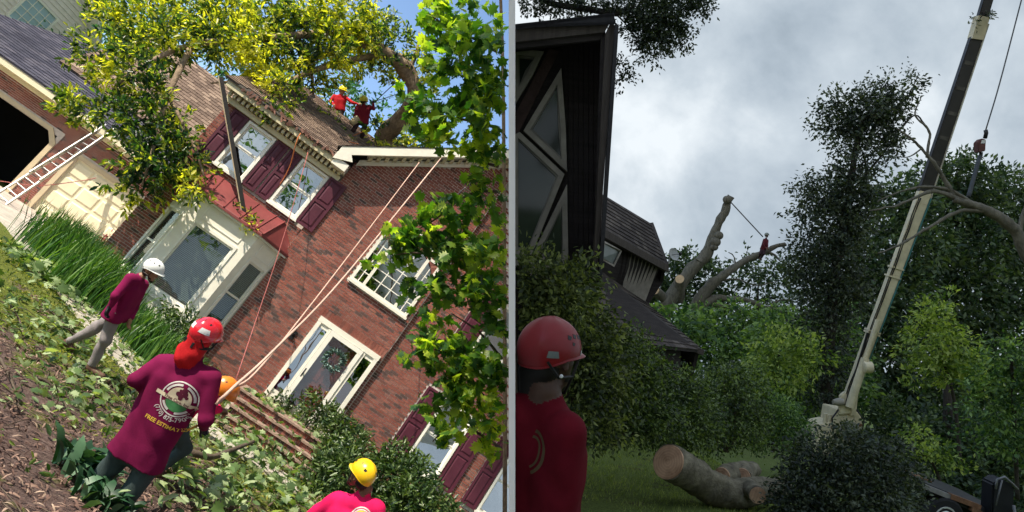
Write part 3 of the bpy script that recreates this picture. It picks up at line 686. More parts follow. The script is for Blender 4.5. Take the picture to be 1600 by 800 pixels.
# garage wing
GY = 24.0; gb, gw = MB(), MB()
H_blk = (-15.2, -10.5, 0.55, 3.05); H_wht = (-9.62, -6.95, 0.65, 2.86)
brickwork(gb, -16, -4.95, 0.4, 3.66, GY, [H_blk, H_wht, (-10.5, -10.36, .5, 3.1), (-9.78, -9.62, .5, 3.0), (-15.2, -10.36, 3.05, 3.2), (-9.78, -6.8, 2.86, 3.0)])
soldiers(gb, -16, -5, 3.68, GY)
g_ = gb.build('garage_brickwork', M_brick, house); g_['kind'] = 'stuff'
wall_back(gw, -16, -4.92, 0.2, 4.0, GY, .2, [H_blk, H_wht]); gw.box(-16, -15.8, GY + .2, 32, 0.2, 4.0); gw.box(-16, -4.9, 31.8, 32, .2, 4.0)
gw.build('garage_wall', M_mortar, house)
gt = MB()
for a, b, c, d in ((-10.52, -10.37, .55, 2.75), (-15.2, -10.8, 3.05, 3.19), (-9.77, -9.63, .6, 2.99), (-9.63, -6.8, 2.87, 2.99)): gt.box(a, b, GY - .04, GY + .1, c, d)
gt.slab([(-10.8, GY - .042, 3.05), (-10.52, GY - .042, 2.75), (-10.37, GY - .042, 2.75), (-10.37, GY - .042, 2.82), (-10.74, GY - .042, 3.19), (-10.8, GY - .042, 3.19)], (0, .14, 0))
gt.build('garage_trim', mat('beige_trim', (0.55, 0.45, 0.30), 0.6, 0.1, 4), house)
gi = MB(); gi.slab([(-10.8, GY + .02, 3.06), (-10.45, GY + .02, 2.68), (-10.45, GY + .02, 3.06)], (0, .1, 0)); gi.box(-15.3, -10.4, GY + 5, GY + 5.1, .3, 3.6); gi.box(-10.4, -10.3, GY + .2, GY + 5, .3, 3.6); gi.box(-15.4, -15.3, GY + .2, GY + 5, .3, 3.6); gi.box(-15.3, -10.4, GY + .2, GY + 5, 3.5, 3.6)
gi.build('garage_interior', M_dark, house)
gd = MB(); gd.box(-9.62, -6.95, GY + .06, GY + .1, .6, 2.87); gdo = gd.build('garage_door', M_gdoor, house)
for r_ in range(4):
    for c_ in range(4):
        a, b = -9.57 + c_ * .655, -9.57 + c_ * .655 + .60; c, d = .7 + r_ * .54, .7 + r_ * .54 + .46; p = MB(); e = .05
        p.add([(a, GY + .0599, c), (b, GY + .0599, c), (b, GY + .0599, d), (a, GY + .0599, d), (a + e, GY + .03, c + e), (b - e, GY + .03, c + e), (b - e, GY + .03, d - e), (a + e, GY + .03, d - e)], [(4, 5, 6, 7), (0, 1, 5, 4), (1, 2, 6, 5), (2, 3, 7, 6), (3, 0, 4, 7)])
        p.build('door_panel', M_gdoor, gdo)
ge = MB(); ge.box(-16.4, -4.95, GY - .55, GY - .02, 3.90, 3.96); ge.box(-16.4, -4.95, GY - .6, GY - .552, 3.82, 4.06); ge.box(-16.2, -4.95, GY - .1, GY - .018, 3.72, 3.898)
for i in range(30): x = -16 + i * .36; ge.box(x, x + .03, GY - .5, GY - .1, 3.88, 3.899)
ge.build('garage_eave', M_gdoor, house)
gr = MB(); a, b, c, d = (-16.6, GY - .62, 4.04), (-4.9, GY - .62, 4.04), (-13.6, 28.2, 6.75), (-4.9, 28.2, 6.75)
gr.slab([a, b, d, c], (0, 0, -.04)); gr.slab([a, c, (-16.6, 32.6, 4.04)], (0, 0, -.04)); gr.slab([c, d, (-4.9, 32.6, 4.04), (-16.6, 32.6, 4.04)], (0, 0, -.04))
groof = gr.build('garage_roof', mat('roof_felt_blue', (0.05, 0.05, 0.07), 0.95), house)
sm = MB(); shingles(sm, a, b, c, d, .2, .33, .016); s_ = sm.build('shingles', M_shing2, groof); s_['kind'] = 'stuff'
ur = MB(); a, b, c, d = (-12.6, 25.2, 5.15), (-4.8, 25.2, 5.15), (-12.6, 29.0, 8.75), (-4.8, 29.0, 8.75)
ur.slab([a, b, d, c], (0, 0, -.04)); ur.slab([c, d, (-4.8, 32.8, 5.2), (-12.6, 32.8, 5.2)], (0, 0, -.04)); ur.slab([(-12.6, 25.2, 5.1), (-12.6, 29, 8.7), (-12.6, 32.8, 5.1)], (.1, 0, 0)); ur.slab([(-4.9, 25.2, 5.1), (-4.9, 29, 8.7), (-4.9, 32.8, 5.1)], (.1, 0, 0))
uroof = ur.build('rear_roof', mat('roof_felt_brown', (0.06, 0.05, 0.05), 0.95), house)
sm = MB(); shingles(sm, a, b, c, d, .2, .33, .016); s_ = sm.build('shingles', M_shing, uroof); s_['kind'] = 'stuff'

# front steps: brick landing and five brick treads
steps = thing('brick_steps', (0.1, 14, 0), 'flight of worn brick steps strewn with leaves leading to the front door', 'steps')
core = MB(); core.box(-0.85, 1.1, 14.32, YB - .03, -.4, .56); nst = 5; zt = [.56 - .135 * (i + 1) for i in range(nst)]
for i in range(nst): core.box(-0.75, 1.15, 14.32 - .31 * (i + 1), 14.32 - .31 * i - .002, -.5, zt[i])
core.build('core', M_mortar, steps)
bmesh_cache = {}
def sbrick(x, y, z, lx, ly, lz):
    key = (round(lx, 3), round(ly, 3), round(lz, 3))
    if key not in bmesh_cache:
        mb = MB().box(0, lx, 0, ly, 0, lz); me = bpy.data.meshes.new('brick'); me.from_pydata(mb.v, [], mb.f); me.materials.append(M_brick); bmesh_cache[key] = me
    o = link(bpy.data.objects.new('brick', bmesh_cache[key])); o.parent = steps; o.location = Vector((x, y + random.uniform(-.006, .006), z + random.uniform(-.004, .004))) - Vector(BASE[steps.name])
for i in range(nst + 1):
    z = .56 if i == 0 else zt[i - 1]; y0 = 14.32 - .31 * i; x0, x1 = (-.85, 1.1) if i == 0 else (-.75, 1.15)
    x = x0
    while x < x1 - .05: sbrick(x, y0 - .016, z - .072, .066, .21, .095); x += .078        # soldier risers
cap = MB(); 
for i in range(nst + 1):
    z = .56 if i == 0 else zt[i - 1]; y0 = 14.32 - .31 * i; x0, x1 = (-.85, 1.1) if i == 0 else (-.75, 1.15)
    cap.box(x0 - .02, x1 + .02, y0 - .045, y0 + .31 if i else YB - .05, z + .026, z + .062)
cap.build('tread', mat('worn_tread_bricks', (0.34, 0.24, 0.19), .9, .5, 9, .5), steps)

# neighbour's house behind the garage
ny = rad(66); nd = np.array([math.cos(ny), math.sin(ny), 0]); nn_ = np.array([nd[1], -nd[0], 0]); nb0 = at(45, 55, 40); nb0[2] = 0
nb = thing('siding_house', nb0, "neighbour's pale siding house with one white gridded window rising behind the garage roof", 'house')
M_sid = mat('pale_grey_siding', (0.80, 0.74, 0.68), 0.6, 0.08, 3)
core = MB(); W0, W1 = -16.0, 3.9
core.slab([nb0 + nd * W0 + (0, 0, 0), nb0 + nd * W1, nb0 + nd * W1 + (0, 0, 8.9), nb0 + nd * -3 + (0, 0, 15.8), nb0 + nd * W0 + (0, 0, 15.8)], nn_ * -8); core.build('wall', M_sid, nb)
zline = lambda t: 8.9 + (W1 - t) * 1.0
z = 6.0; i = 0
while z < 15.6:
    tmax = min(W1, W1 - (z + .1 - 8.9) / 1.0)
    p0, p1 = nb0 + nd * W0, nb0 + nd * tmax
    MB().add([p0 + nn_ * .05 + (0, 0, z), p1 + nn_ * .05 + (0, 0, z), p1 + nn_ * .01 + (0, 0, z + .29), p0 + nn_ * .01 + (0, 0, z + .29), p0 + (0, 0, z), p1 + (0, 0, z)], [(0, 1, 2, 3), (4, 5, 1, 0)]).build('siding_board', M_sid, nb)
    z += .27
wc = at(76, 41, 39.3); tC = (wc - nb0) @ nd
f = MB(); zz = wc[2]
def nbox(mb, t0, t1, z0, z1, o0, o1): mb.slab([nb0 + nd * t0 + nn_ * o1 + (0, 0, z0), nb0 + nd * t1 + nn_ * o1 + (0, 0, z0), nb0 + nd * t1 + nn_ * o1 + (0, 0, z1), nb0 + nd * t0 + nn_ * o1 + (0, 0, z1)], nn_ * (o0 - o1))
tw = 1.15
for a, b, c, d in ((-tw, tw, .85, .97), (-tw, tw, -.97, -.85), (-tw, -tw + .14, -.85, .85), (tw - .14, tw, -.85, .85)): nbox(f, tC + a, tC + b, zz + c, zz + d, .0, .13)
nw = f.build('window', M_trim, nb); f = MB(); nbox(f, tC - tw + .1, tC + tw - .1, zz - .9, zz + .9, .055, .06); f.build('pane', mat('pale_blue_glass', (0.35, 0.50, 0.58), 0.1, 0.1, 2, spec=.6), nw)
f = MB()
for k in range(1, 4): nbox(f, tC - tw + .14 + k * .5, tC - tw + .18 + k * .5, zz - .85, zz + .85, .061, .085); nbox(f, tC - tw + .12, tC + tw - .12, zz - .85 + k * .42, zz - .81 + k * .42, .0611, .084)
f.build('muntins', M_trim, nw)
f = MB(); e0 = nb0 + nd * (W1 + 1.0) + (0, 0, 7.9 - .1); e1 = nb0 + nd * -3 + (0, 0, 15.9)
f.slab([e0 + nn_ * .9, e1 + nn_ * .9, e1 + nn_ * .9 + (0, 0, .4), e0 + nn_ * .9 + (0, 0, .4)], nn_ * -.08); f.slab([e0 + nn_ * .82, e1 + nn_ * .82, e1 - nn_ * .1, e0 - nn_ * .1], (0, 0, .05)); f.build('rake_board', M_trim, nb)
f = MB(); f.slab([e0 + nn_ * .95 + (0, 0, .45), e1 + nn_ * .95 + (0, 0, .45), e1 - nn_ * 8 + (0, 0, .45), e0 - nn_ * 8 + (0, 0, .45)], (0, 0, -.08)); nro = f.build('roof', mat('pale_blue_grey_shingles', (0.30, 0.38, 0.44), .9, .2, 8), nb)

# ------------------------------------------------------------------ first yard: trees and plants
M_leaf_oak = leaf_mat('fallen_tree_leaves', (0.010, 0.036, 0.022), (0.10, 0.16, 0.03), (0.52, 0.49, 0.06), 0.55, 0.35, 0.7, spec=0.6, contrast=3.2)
M_leaf_maple = leaf_mat('maple_leaves', (0.02, 0.07, 0.014), (0.09, 0.19, 0.022), (0.36, 0.44, 0.055), 0.48, 0.4, 0.9, spec=0.45, contrast=2.2, tgain=3.0)
M_leaf_far = leaf_mat('background_tree_leaves', (0.015, 0.06, 0.04), (0.04, 0.13, 0.085), (0.10, 0.22, 0.11), 0.35, 0.6, 0.4)
M_leaf_cut = leaf_mat('cut_leaves', (0.03, 0.065, 0.02), (0.10, 0.17, 0.05), (0.36, 0.44, 0.24), 0.3, 0.5, 2.5)
M_leaf_ivy = leaf_mat('shrub_leaves', (0.015, 0.04, 0.012), (0.045, 0.085, 0.025), (0.14, 0.2, 0.07), 0.25, 0.4, 2.0, spec=0.5)
M_grass1 = leaf_mat('ornamental_grass_blades', (0.015, 0.055, 0.012), (0.05, 0.14, 0.03), (0.15, 0.26, 0.06), 0.3, 0.45, 1.2)
M_litter = pieces_mat('dead_leaves', ((0, (0.07, 0.04, 0.034)), (0.45, (0.16, 0.095, 0.075)), (0.8, (0.27, 0.175, 0.135)), (1, (0.42, 0.31, 0.23))), .9, .3, 20, .2)

tree = thing('fallen_tree', (2.0, 20, 0), 'huge leafy tree fallen across the roof of the brick house', 'tree')
tb = MB()
limb(tb, [at(700, 330, 20.5), at(660, 265, 20.3), at(600, 222, 20), at(628, 186, 19.6), at(648, 150, 19.2), at(636, 112, 19), at(604, 84, 18.7), at(560, 66, 18.4), at(500, 52, 18)], .34, .12, 10, .15)
roughen(tb, .06, 2.2).build('trunk', M_bark, tree, smooth=True)
for pts, r0 in (([at(636, 112, 19), at(650, 85, 19), at(655, 50, 19.2)], .09), ([at(604, 84, 18.7), at(540, 96, 18.2), at(470, 118, 17.4), at(430, 150, 16.6), at(405, 190, 15.8)], .11),
                ([at(560, 66, 18.4), at(480, 95, 18), at(395, 122, 17), at(330, 130, 16)], .1), ([at(500, 52, 18), at(400, 62, 17), at(300, 70, 16), at(210, 110, 15), at(160, 160, 14.4)], .12),
                ([at(300, 70, 16), at(262, 150, 15), at(240, 230, 14.2), at(222, 290, 13.7)], .08), ([at(262, 150, 15), at(300, 220, 14.6), at(320, 280, 14.4)], .05), ([at(462, 60, 18), at(486, 110, 19.5), at(490, 170, 20.5)], .09)):
    b = MB(); limb(b, pts, r0, .02, 6, .15, 4); b.build('branch', M_bark, tree, smooth=True)
CL = [(150, 95, 15, 48, 34), (196, 128, 15, 52, 42), (122, 166, 14.5, 36, 26), (190, 182, 14.5, 54, 40), (238, 204, 14.5, 48, 46), (112, 152, 14.4, 26, 16), (232, 262, 14, 58, 42), (286, 250, 14.5, 50, 48),
      (200, 302, 13.8, 34, 20), (270, 200, 15, 34, 30), (300, 292, 14, 26, 16), (208, 250, 14, 30, 22), (250, 150, 15, 26, 20),
      (170, 24, 17, 46, 28), (230, 30, 17, 56, 38), (300, 26, 17, 56, 36), (250, 80, 16, 44, 24), (350, 44, 17, 56, 46), (420, 40, 18, 56, 44), (404, 98, 16.8, 46, 32), (436, 140, 16.4, 30, 22),
      (480, 44, 18, 56, 46), (540, 44, 18.5, 48, 42), (586, 34, 18.5, 40, 36), (618, 66, 19, 26, 30), (500, 106, 18, 46, 28), (556, 96, 18.5, 40, 20), (424, 172, 15.6, 18, 14), 
      (338, 80, 17, 26, 22), (210, 70, 16.5, 40, 28),
      (330, 58, 16.2, 44, 26), (392, 64, 16.6, 44, 26), (452, 82, 17.2, 40, 24), (520, 70, 17.6, 44, 26), (580, 66, 18.0, 34, 24), (268, 56, 15.8, 44, 26), (620, 100, 18.8, 18, 16), (216, 100, 14.6, 30, 26), (240, 140, 14.6, 26, 22), (486, 130, 18, 26, 16), (540, 24, 18, 50, 26), (460, 14, 18, 60, 22), (370, 12, 17, 60, 22),
      (508, 196, 18.9, 26, 16), (534, 212, 18.6, 24, 10), (476, 168, 19.2, 26, 16), (448, 150, 18.6, 24, 16), (590, 214, 18.8, 30, 9), (630, 222, 19, 30, 9),
      (464, 142, 20.5, 28, 22), (508, 186, 20, 30, 18), (524, 204, 19.2, 30, 14), (598, 206, 19.8, 30, 13), (640, 214, 20, 32, 14), (668, 236, 20, 28, 10), (600, 118, 19, 20, 14), (652, 96, 19, 24, 26), (672, 128, 19.4, 22, 16), (480, 160, 21, 22, 16)]
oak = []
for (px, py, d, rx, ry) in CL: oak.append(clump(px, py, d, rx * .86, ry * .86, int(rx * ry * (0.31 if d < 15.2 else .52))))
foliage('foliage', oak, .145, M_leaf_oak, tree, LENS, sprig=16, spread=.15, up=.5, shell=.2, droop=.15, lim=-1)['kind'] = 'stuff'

# background trees beyond the house
def bg_tree(x, y, h, rc, n, m, label, group, leaf=.34, name='background_tree', z0=0.0, lim=0, base=None, cat='tree', nc=12):
    base = np.array([x, y, z0]) if base is None else base
    t = thing(name, base, label, cat, group); b = MB(); limb(b, [base, base + (random.uniform(-.3, .3), 0, h * .4), base + (random.uniform(-.6, .6), 0, h * .85)], h * .022 + .05, .04, 7, .1); b.build('trunk', M_bark, t, smooth=True)
    cl = []
    for i in range(nc):
        a = random.uniform(0, 6.28); q = math.sqrt(random.random()); zz = random.uniform(.32, 1.0)
        rr = rc * (.55 + .45 * math.sin(math.pi * min(1, (zz - .2) / .85)))
        cl.append((base[0] + rr * q * math.cos(a), base[1] + rr * q * math.sin(a), base[2] + h * zz - rc * .15, rc * random.uniform(.3, .5), rc * random.uniform(.3, .5), rc * random.uniform(.25, .4), n / nc))
    foliage('crown', cl, leaf, m, t, DIAMOND, sprig=10, spread=rc * .13, lim=lim)['kind'] = 'stuff'
    return t
for px, py, d, h, rc, lab in ((150, 40, 46, 16, 4.5, 'blue green tree rising beside the pale neighbour house roof'), (330, 120, 40, 14.5, 4.0, 'blue green tree top showing just above the brown rear roof'), (560, 110, 44, 19.0, 3.2, 'tall blue green tree behind the two workers on the roof'), (250, 60, 48, 19, 5, 'blue green tree standing behind the fallen tree and the brown rear roof'), (440, 130, 42, 17, 3.5, 'blue green tree seen through the fallen tree above the upper windows')):
    p = at(px, py, d); bg_tree(p[0], p[1], p[2] + rc * .45, rc, 3600, M_leaf_far, lab, 'trees behind the brick house', .30, z0=float(zg(p[0], p[1])), lim=-1)
for x, y, h, lab in ((-26, -22, 13, 'lowest of the street trees mirrored in the upper windows'), (-15, -27, 15, 'tallest of the street trees mirrored in the upper windows'), (-5, -25, 14, 'street tree mirrored in the glass of the front door'), (-35, -12, 14, 'street tree mirrored in the white bay window')):
    bg_tree(x, y, h, 5.5, 1800, M_leaf_maple, lab, 'trees across the road', .6, 'street_tree')

# near maple at the right of the first yard
mp = thing('maple_tree', at(788, 980, 9.4), 'near maple tree with bright green lobed leaves beside the white partition', 'tree')
b = MB(); limb(b, [at(788, 980, 9.4), at(789, 700, 9.4), at(788, 400, 9.4), at(786, 120, 9.4), at(780, -60, 9.4)], .035, .02, 8, .1); b.build('trunk', M_bark, mp, smooth=True, clip=-1)
for pts in ([(780, 300, 8.5), (745, 300, 8.2), (712, 316, 8), (684, 340, 7.9), (640, 366, 7.9)], [(780, 450, 8.4), (745, 430, 8.1), (700, 404, 7.9), (650, 395, 7.8), (618, 398, 7.8)], [(782, 640, 8.4), (750, 612, 8), (716, 560, 7.8), (676, 545, 7.7)], [(782, 700, 8.4), (752, 680, 7.9), (710, 660, 7.7), (676, 690, 7.6)],
            [(778, 200, 8.5), (740, 190, 8.2), (690, 180, 8), (636, 168, 7.9)], [(776, 80, 8.6), (740, 60, 8.3), (696, 40, 8.1), (660, 12, 8)], [(784, 560, 8.4), (750, 520, 8), (706, 490, 7.9)], [(778, 260, 8.5), (745, 250, 8.3), (718, 230, 8.1)]):
    b = MB(); limb(b, [at(*p) for p in pts], .022, .006, 5, .1, 4); b.build('branch', M_twig, mp, smooth=True, clip=-1)
ML = [(742, 52, 8, 52, 56), (700, 34, 8, 36, 34), (762, 140, 8, 34, 44), (712, 124, 8, 50, 36), (668, 168, 7.9, 40, 26), (726, 196, 8, 50, 38), (764, 236, 8.1, 30, 40), (708, 222, 8, 34, 18), (640, 176, 7.9, 20, 14), (764, 320, 8.2, 30, 36), (734, 372, 8, 50, 30),
      (690, 392, 7.9, 46, 34), (646, 396, 7.8, 38, 30), (622, 400, 7.8, 16, 16), (668, 540, 7.7, 22, 12), (762, 400, 8.1, 30, 40), (690, 350, 7.9, 30, 12), (724, 456, 7.8, 44, 30), (764, 490, 8, 28, 36), (690, 440, 7.8, 26, 16), (704, 540, 7.7, 44, 26), (748, 552, 7.8, 42, 36), (700, 590, 7.7, 40, 26), (676, 556, 7.6, 22, 10), (740, 610, 7.7, 44, 30), (776, 600, 7.9, 18, 40),
      (716, 648, 7.6, 38, 26), (690, 672, 7.6, 18, 18), (748, 670, 7.8, 28, 16), (782, 690, 7.8, 10, 16), (640, 430, 7.8, 14, 12), (660, 362, 7.8, 18, 10), (690, 314, 7.8, 12, 8), (664, 20, 8.1, 16, 16)]
mcl = [clump(px, py, d, rx, ry, int(max(12, rx * ry * .088))) for px, py, d, rx, ry in ML]
Pm, Dm, Nm = sprigs([c[:3] + (c[3] * .9, c[4], c[5] * .9, c[6]) for c in mcl], sprig=9, spread=.15, up=.6, shell=.3, droop=.55, lim=-1, lens=.10)
Sm = .135 * (.6 + .65 * rng.random(len(Pm)))
order = np.argsort((Pm - EYE) @ FWD - Sm * 4); big, rest = order[:290], order[290:]
V, T = leaf_verts(Pm[rest], Dm[rest], Nm[rest], Sm[rest], MAPLE); mesh_np('foliage', V, T, M_leaf_maple, mp)['kind'] = 'stuff'
mlm = bpy.data.meshes.new('leaf'); mlm.from_pydata([tuple(v) for v in MAPLE[0]], [], [tuple(int(i) for i in t) for t in MAPLE[1]]); mlm.materials.append(M_leaf_maple)
for i in big:
    d_ = unit(Dm[i]); s_ = unit(np.cross(Nm[i], d_)); n_ = np.cross(d_, s_); z_ = Sm[i]; q = Pm[i] - BASE[mp.name]
    o = link(bpy.data.objects.new('leaf', mlm)); o.parent = mp
    o.matrix_local = Matrix(((d_[0] * z_, s_[0] * z_, n_[0] * z_, q[0]), (d_[1] * z_, s_[1] * z_, n_[1] * z_, q[1]), (d_[2] * z_, s_[2] * z_, n_[2] * z_, q[2]), (0, 0, 0, 1)))

# long grass clumps by the bay window
def grass_clump(pts, n, hgt, label, wid=.3, lean=.35):
    q = bez(pts, 8); V, T = [], []
    for i in range(n):
        c = q[random.randrange(len(q))]; x = c[0] + random.gauss(0, wid); y = c[1] + random.gauss(0, wid); z = float(zg(x, y)); h = hgt * random.uniform(.6, 1.15)
        a = random.uniform(0, 6.28); ln = lean * random.uniform(.2, 1.5); dx, dy = math.cos(a) * ln * h, math.sin(a) * ln * h; sx_, sy_ = -math.sin(a) * .011, math.cos(a) * .011; k = len(V)
        for t, wf in ((0, .8), (.4, 1), (.75, .8), (1, 0)):
            cx, cy, cz = x + dx * t * t, y + dy * t * t, z + h * (t - .3 * ln * t ** 3)
            if wf: V += [(cx - sx_ * wf, cy - sy_ * wf, cz), (cx + sx_ * wf, cy + sy_ * wf, cz)]
            else: V.append((cx, cy, cz))
        T += [(k, k + 1, k + 3), (k, k + 3, k + 2), (k + 2, k + 3, k + 5), (k + 2, k + 5, k + 4), (k + 4, k + 5, k + 6)]
    return tag(mesh_np('ornamental_grass', V, np.array(T), M_grass1), label, 'grass clump', 'clumps of long grass along the path')
g0 = at(66, 398, 16.6); 
grass_clump([(-6.2, 17.4, 0), (-5.6, 16.6, 0), (-5.0, 15.9, 0), (-4.5, 15.2, 0), (-3.9, 14.7, 0)], 2600, 1.1, 'tall dark green grass clump between the driveway and the white bay window')
grass_clump([(-3.3, 14.4, 0), (-2.7, 14.0, 0), (-2.2, 13.6, 0), (-1.7, 13.5, 0)], 1700, .72, 'lower grass clump right of the man in the white helmet below the bay')

def shrub(name, cl, n, leaf, m, label, cat='shrub', group=None, shape=LENS, spread=.12, base=None, stems=True, lim=-1, per=1.0, **kw):
    base = np.array(base if base is not None else (cl[0][0], cl[0][1], min(c[2] - c[5] for c in cl)))
    t = thing(name, base, label, cat, group)
    if stems:
        b = MB()
        for c in cl[:10]: limb(b, [base, (base + np.array(c[:3])) / 2 + rng.normal(size=3) * .05, np.array(c[:3]) + np.array([0, 0, c[5] * .5])], .025, .006, 5, .1, 3)
        b.build('stems', M_twig, t, smooth=True, clip=lim)
    tot = sum(c[6] for c in cl); foliage('foliage', [c[:6] + (c[6] * n / tot,) for c in cl], leaf, m, t, shape, spread=spread, lim=lim, lens=.08, **kw)['kind'] = 'stuff'
    return t
def cl3(pts): return [clump(px, py, d, rx, ry, rx * ry) for px, py, d, rx, ry in pts]
shrub('azalea_bush', cl3([(612, 722, 11.6, 26, 24), (640, 758, 11.2, 36, 30), (668, 794, 11, 36, 28), (630, 790, 10.8, 34, 30), (602, 750, 11.2, 22, 26), (690, 816, 11, 30, 20), (648, 736, 11.8, 20, 14)]), 6500, .10, M_leaf_ivy, 'dark azalea bush in front of the lower window behind the yellow helmet', 'shrub', sprig=8)
shrub('vine_shrub', cl3([(498, 640, 14.3, 22, 12), (536, 682, 14, 26, 22), (520, 710, 13.4, 22, 26), (552, 712, 13.2, 20, 20), (500, 748, 12.6, 22, 26), (470, 652, 14.8, 28, 8), (448, 630, 14.9, 20, 7), (532, 740, 12.6, 22, 22), (484, 780, 11.8, 20, 16)]), 6000, .115, M_leaf_ivy, 'tangle of leafy vines beside the front door and brick steps', 'shrub', sprig=8, spread=.16)
shrub('low_shrub', cl3([(262, 530, 13, 26, 20), (290, 520, 13.2, 26, 22), (240, 545, 12.4, 22, 14), (280, 498, 13.8, 26, 14)]), 2000, .10, M_leaf_ivy, 'low leafy shrub under the white bay window beside the red helmet', 'shrub', sprig=8)
shrub('flowering_stem', cl3([(158, 376, 16.8, 6, 8), (172, 386, 16.8, 6, 8), (166, 372, 16.9, 4, 5)]), 110, .09, leaf_mat('red_flower_petals', (.18, .02, .03), (.35, .04, .06), (.5, .1, .12), .3), 'small red flowers on a stem in front of the cream garage door', 'flower', stems=True, sprig=5, spread=.08)

# cut leafy branches lying on the ground
def ground_spray(pts, n, leaf, m, label, h=.16, shape=MAPLE, group='cut branches on the ground', name='cut_branch', rad_=.45, lim=-1, twig=.014):
    q = bez(pts, 6); base = np.array(q[0]); t = thing(name, base, label, 'branch', group)
    b = MB(); b.tube(q, [twig * (1 - .8 * i / len(q)) + .003 for i in range(len(q))], 6)
    for i in range(2, len(q) - 1, 2):
        e = np.array(q[i]) + np.array([random.uniform(-1, 1) * rad_, random.uniform(-1, 1) * rad_, random.uniform(0, .5) * h]); b.tube([q[i], (np.array(q[i]) + e) / 2 + (0, 0, .05), e], [.007, .005, .003], 5)
    b.build('stem', M_twig, t, smooth=True)
    idx = rng.integers(0, len(q), n); Q = np.array(q)[idx]; Pp = Q + rng.normal(size=(n, 3)) * np.array([rad_, rad_, 0]) * .6
    Pp[:, 2] = np.maximum(Q[:, 2] - .03, zg(Pp[:, 0], Pp[:, 1]) + .015) + rng.random(n) ** 1.6 * h
    Dd = rng.normal(size=(n, 3)); Dd[:, 2] = Dd[:, 2] * .35 - .1; Nn = rng.normal(size=(n, 3)) * .55 + np.array([0, -.2, 1]); ok = side(Pp) < -.1
    V, T = leaf_verts(Pp[ok], Dd[ok], Nn[ok], leaf * (.6 + .7 * rng.random(n))[ok], shape); mesh_np('leaves', V, T, m, t)['kind'] = 'stuff'
    return t
def gz(x, y, h=.06): return np.array([x, y, float(zg(x, y)) + h])
def gpx(px, py, h=.05):
    """point of the yard's ground seen at (px, py)"""
    lo = EYE.copy(); r_ = at(px, py, 1.0) - EYE; t0, t1 = 1.0, 60.0
    for t_ in np.linspace(1.5, 60, 800):
        p = EYE + r_ * t_
        if p[2] < float(zg(p[0], p[1])) + h: return p
    return p
S = [([(300, 790), (340, 745), (372, 715), (400, 690)], 120, .17, .25, 'leafy cut branch with big pale leaves lying below the brick steps'),
     ([(240, 800), (290, 760), (340, 780), (390, 790)], 160, .17, .30, 'heap of pale lobed leaves at the bottom edge beside the maroon shirt'),
     ([(330, 690), (370, 670), (410, 700), (440, 740)], 130, .16, .25, 'cut branch with yellow green leaves in front of the lowest brick step'),
     ([(420, 790), (450, 770), (470, 800)], 90, .16, .22, 'leafy cutting right of the leaf heap near the pink shirt'),
     ([(150, 620), (180, 600), (205, 612), (190, 640)], 80, .16, .15, 'pale leafy sprig on moss behind the dark green trousers'),
     ([(20, 390), (60, 420), (100, 470)], 110, .22, .25, 'leafy cuttings beside the upper end of the footpath'),
     ([(90, 500), (120, 530), (110, 560)], 70, .15, .12, 'scattered green leaves uphill of the walking man'),
     ([(60, 470), (90, 500), (60, 530)], 70, .15, .12, 'scattered green leaves left of the footpath bend'),
     ([(340, 640), (370, 640), (400, 655)], 80, .15, .2, 'green cuttings below the orange helmet at the foot of the wall'),
     ([(190, 555), (215, 570), (240, 585)], 60, .15, .12, 'green cuttings on the footpath right of the walking man')]
S += [([(10, 470), (30, 500), (40, 540)], 90, .12, .14, 'leafy cuttings at the left edge above the bare mulch'), ([(120, 580), (150, 600), (140, 630)], 80, .12, .12, 'small leafy cuttings just uphill of the walking man boots'),
      ([(60, 590), (90, 610), (110, 650)], 60, .11, .10, 'thin leafy twig lying on the bare mulch'), ([(260, 640), (280, 660), (300, 690)], 90, .12, .16, 'leafy cuttings hidden beside the maroon shirt'),
      ([(40, 420), (90, 450), (140, 500)], 140, .13, .16, 'long line of leafy cuttings along the upper edge of the footpath'), ([(400, 760), (430, 740), (460, 730)], 90, .13, .2, 'leafy cuttings covering the end of the lowest step'),
      ([(0, 560), (20, 600), (30, 640)], 40, .11, .1, 'sparse leafy twig at the left border on brown mulch'), ([(225, 590), (240, 610), (250, 640)], 70, .12, .12, 'cuttings between the footpath and the maroon shirt')]
for i_, (pts, n, lf, h, lab) in enumerate(S): ground_spray([gpx(*p) for p in pts], int(n * 1.3), lf * .85, M_leaf_cut, lab, h, MAPLE if i_ % 3 != 1 else LENS)
xs_, ys_ = rng.uniform(-.8, 1.1, 260), rng.uniform(12.8, 15.6, 260); zs_ = np.where(ys_ > 14.28, .56, .56 - .135 * np.ceil((14.28 - ys_) / .31)) + .07 + .03 * rng.random(260)
V, T = leaf_verts(np.stack([xs_, ys_, zs_], 1), rng.normal(size=(260, 3)) * np.array([1, 1, .3]), np.array([0, 0, 1.]) + rng.normal(size=(260, 3)) * .5, .11 * (.5 + rng.random(260)), MAPLE); tag(mesh_np('step_leaves', V, T, M_leaf_cut), 'leaves strewn over the brick steps', None, kind='stuff')
bb = MB(); limb(bb, [gpx(296, 706, .12), gpx(330, 714, .15), gpx(360, 704, .2), gpx(396, 690, .25)], .045, .025, 8, .2); tag(bb.build('fallen_limb', M_twig, smooth=True), 'dark bare limb lying in the cut leaves below the steps', 'branch')
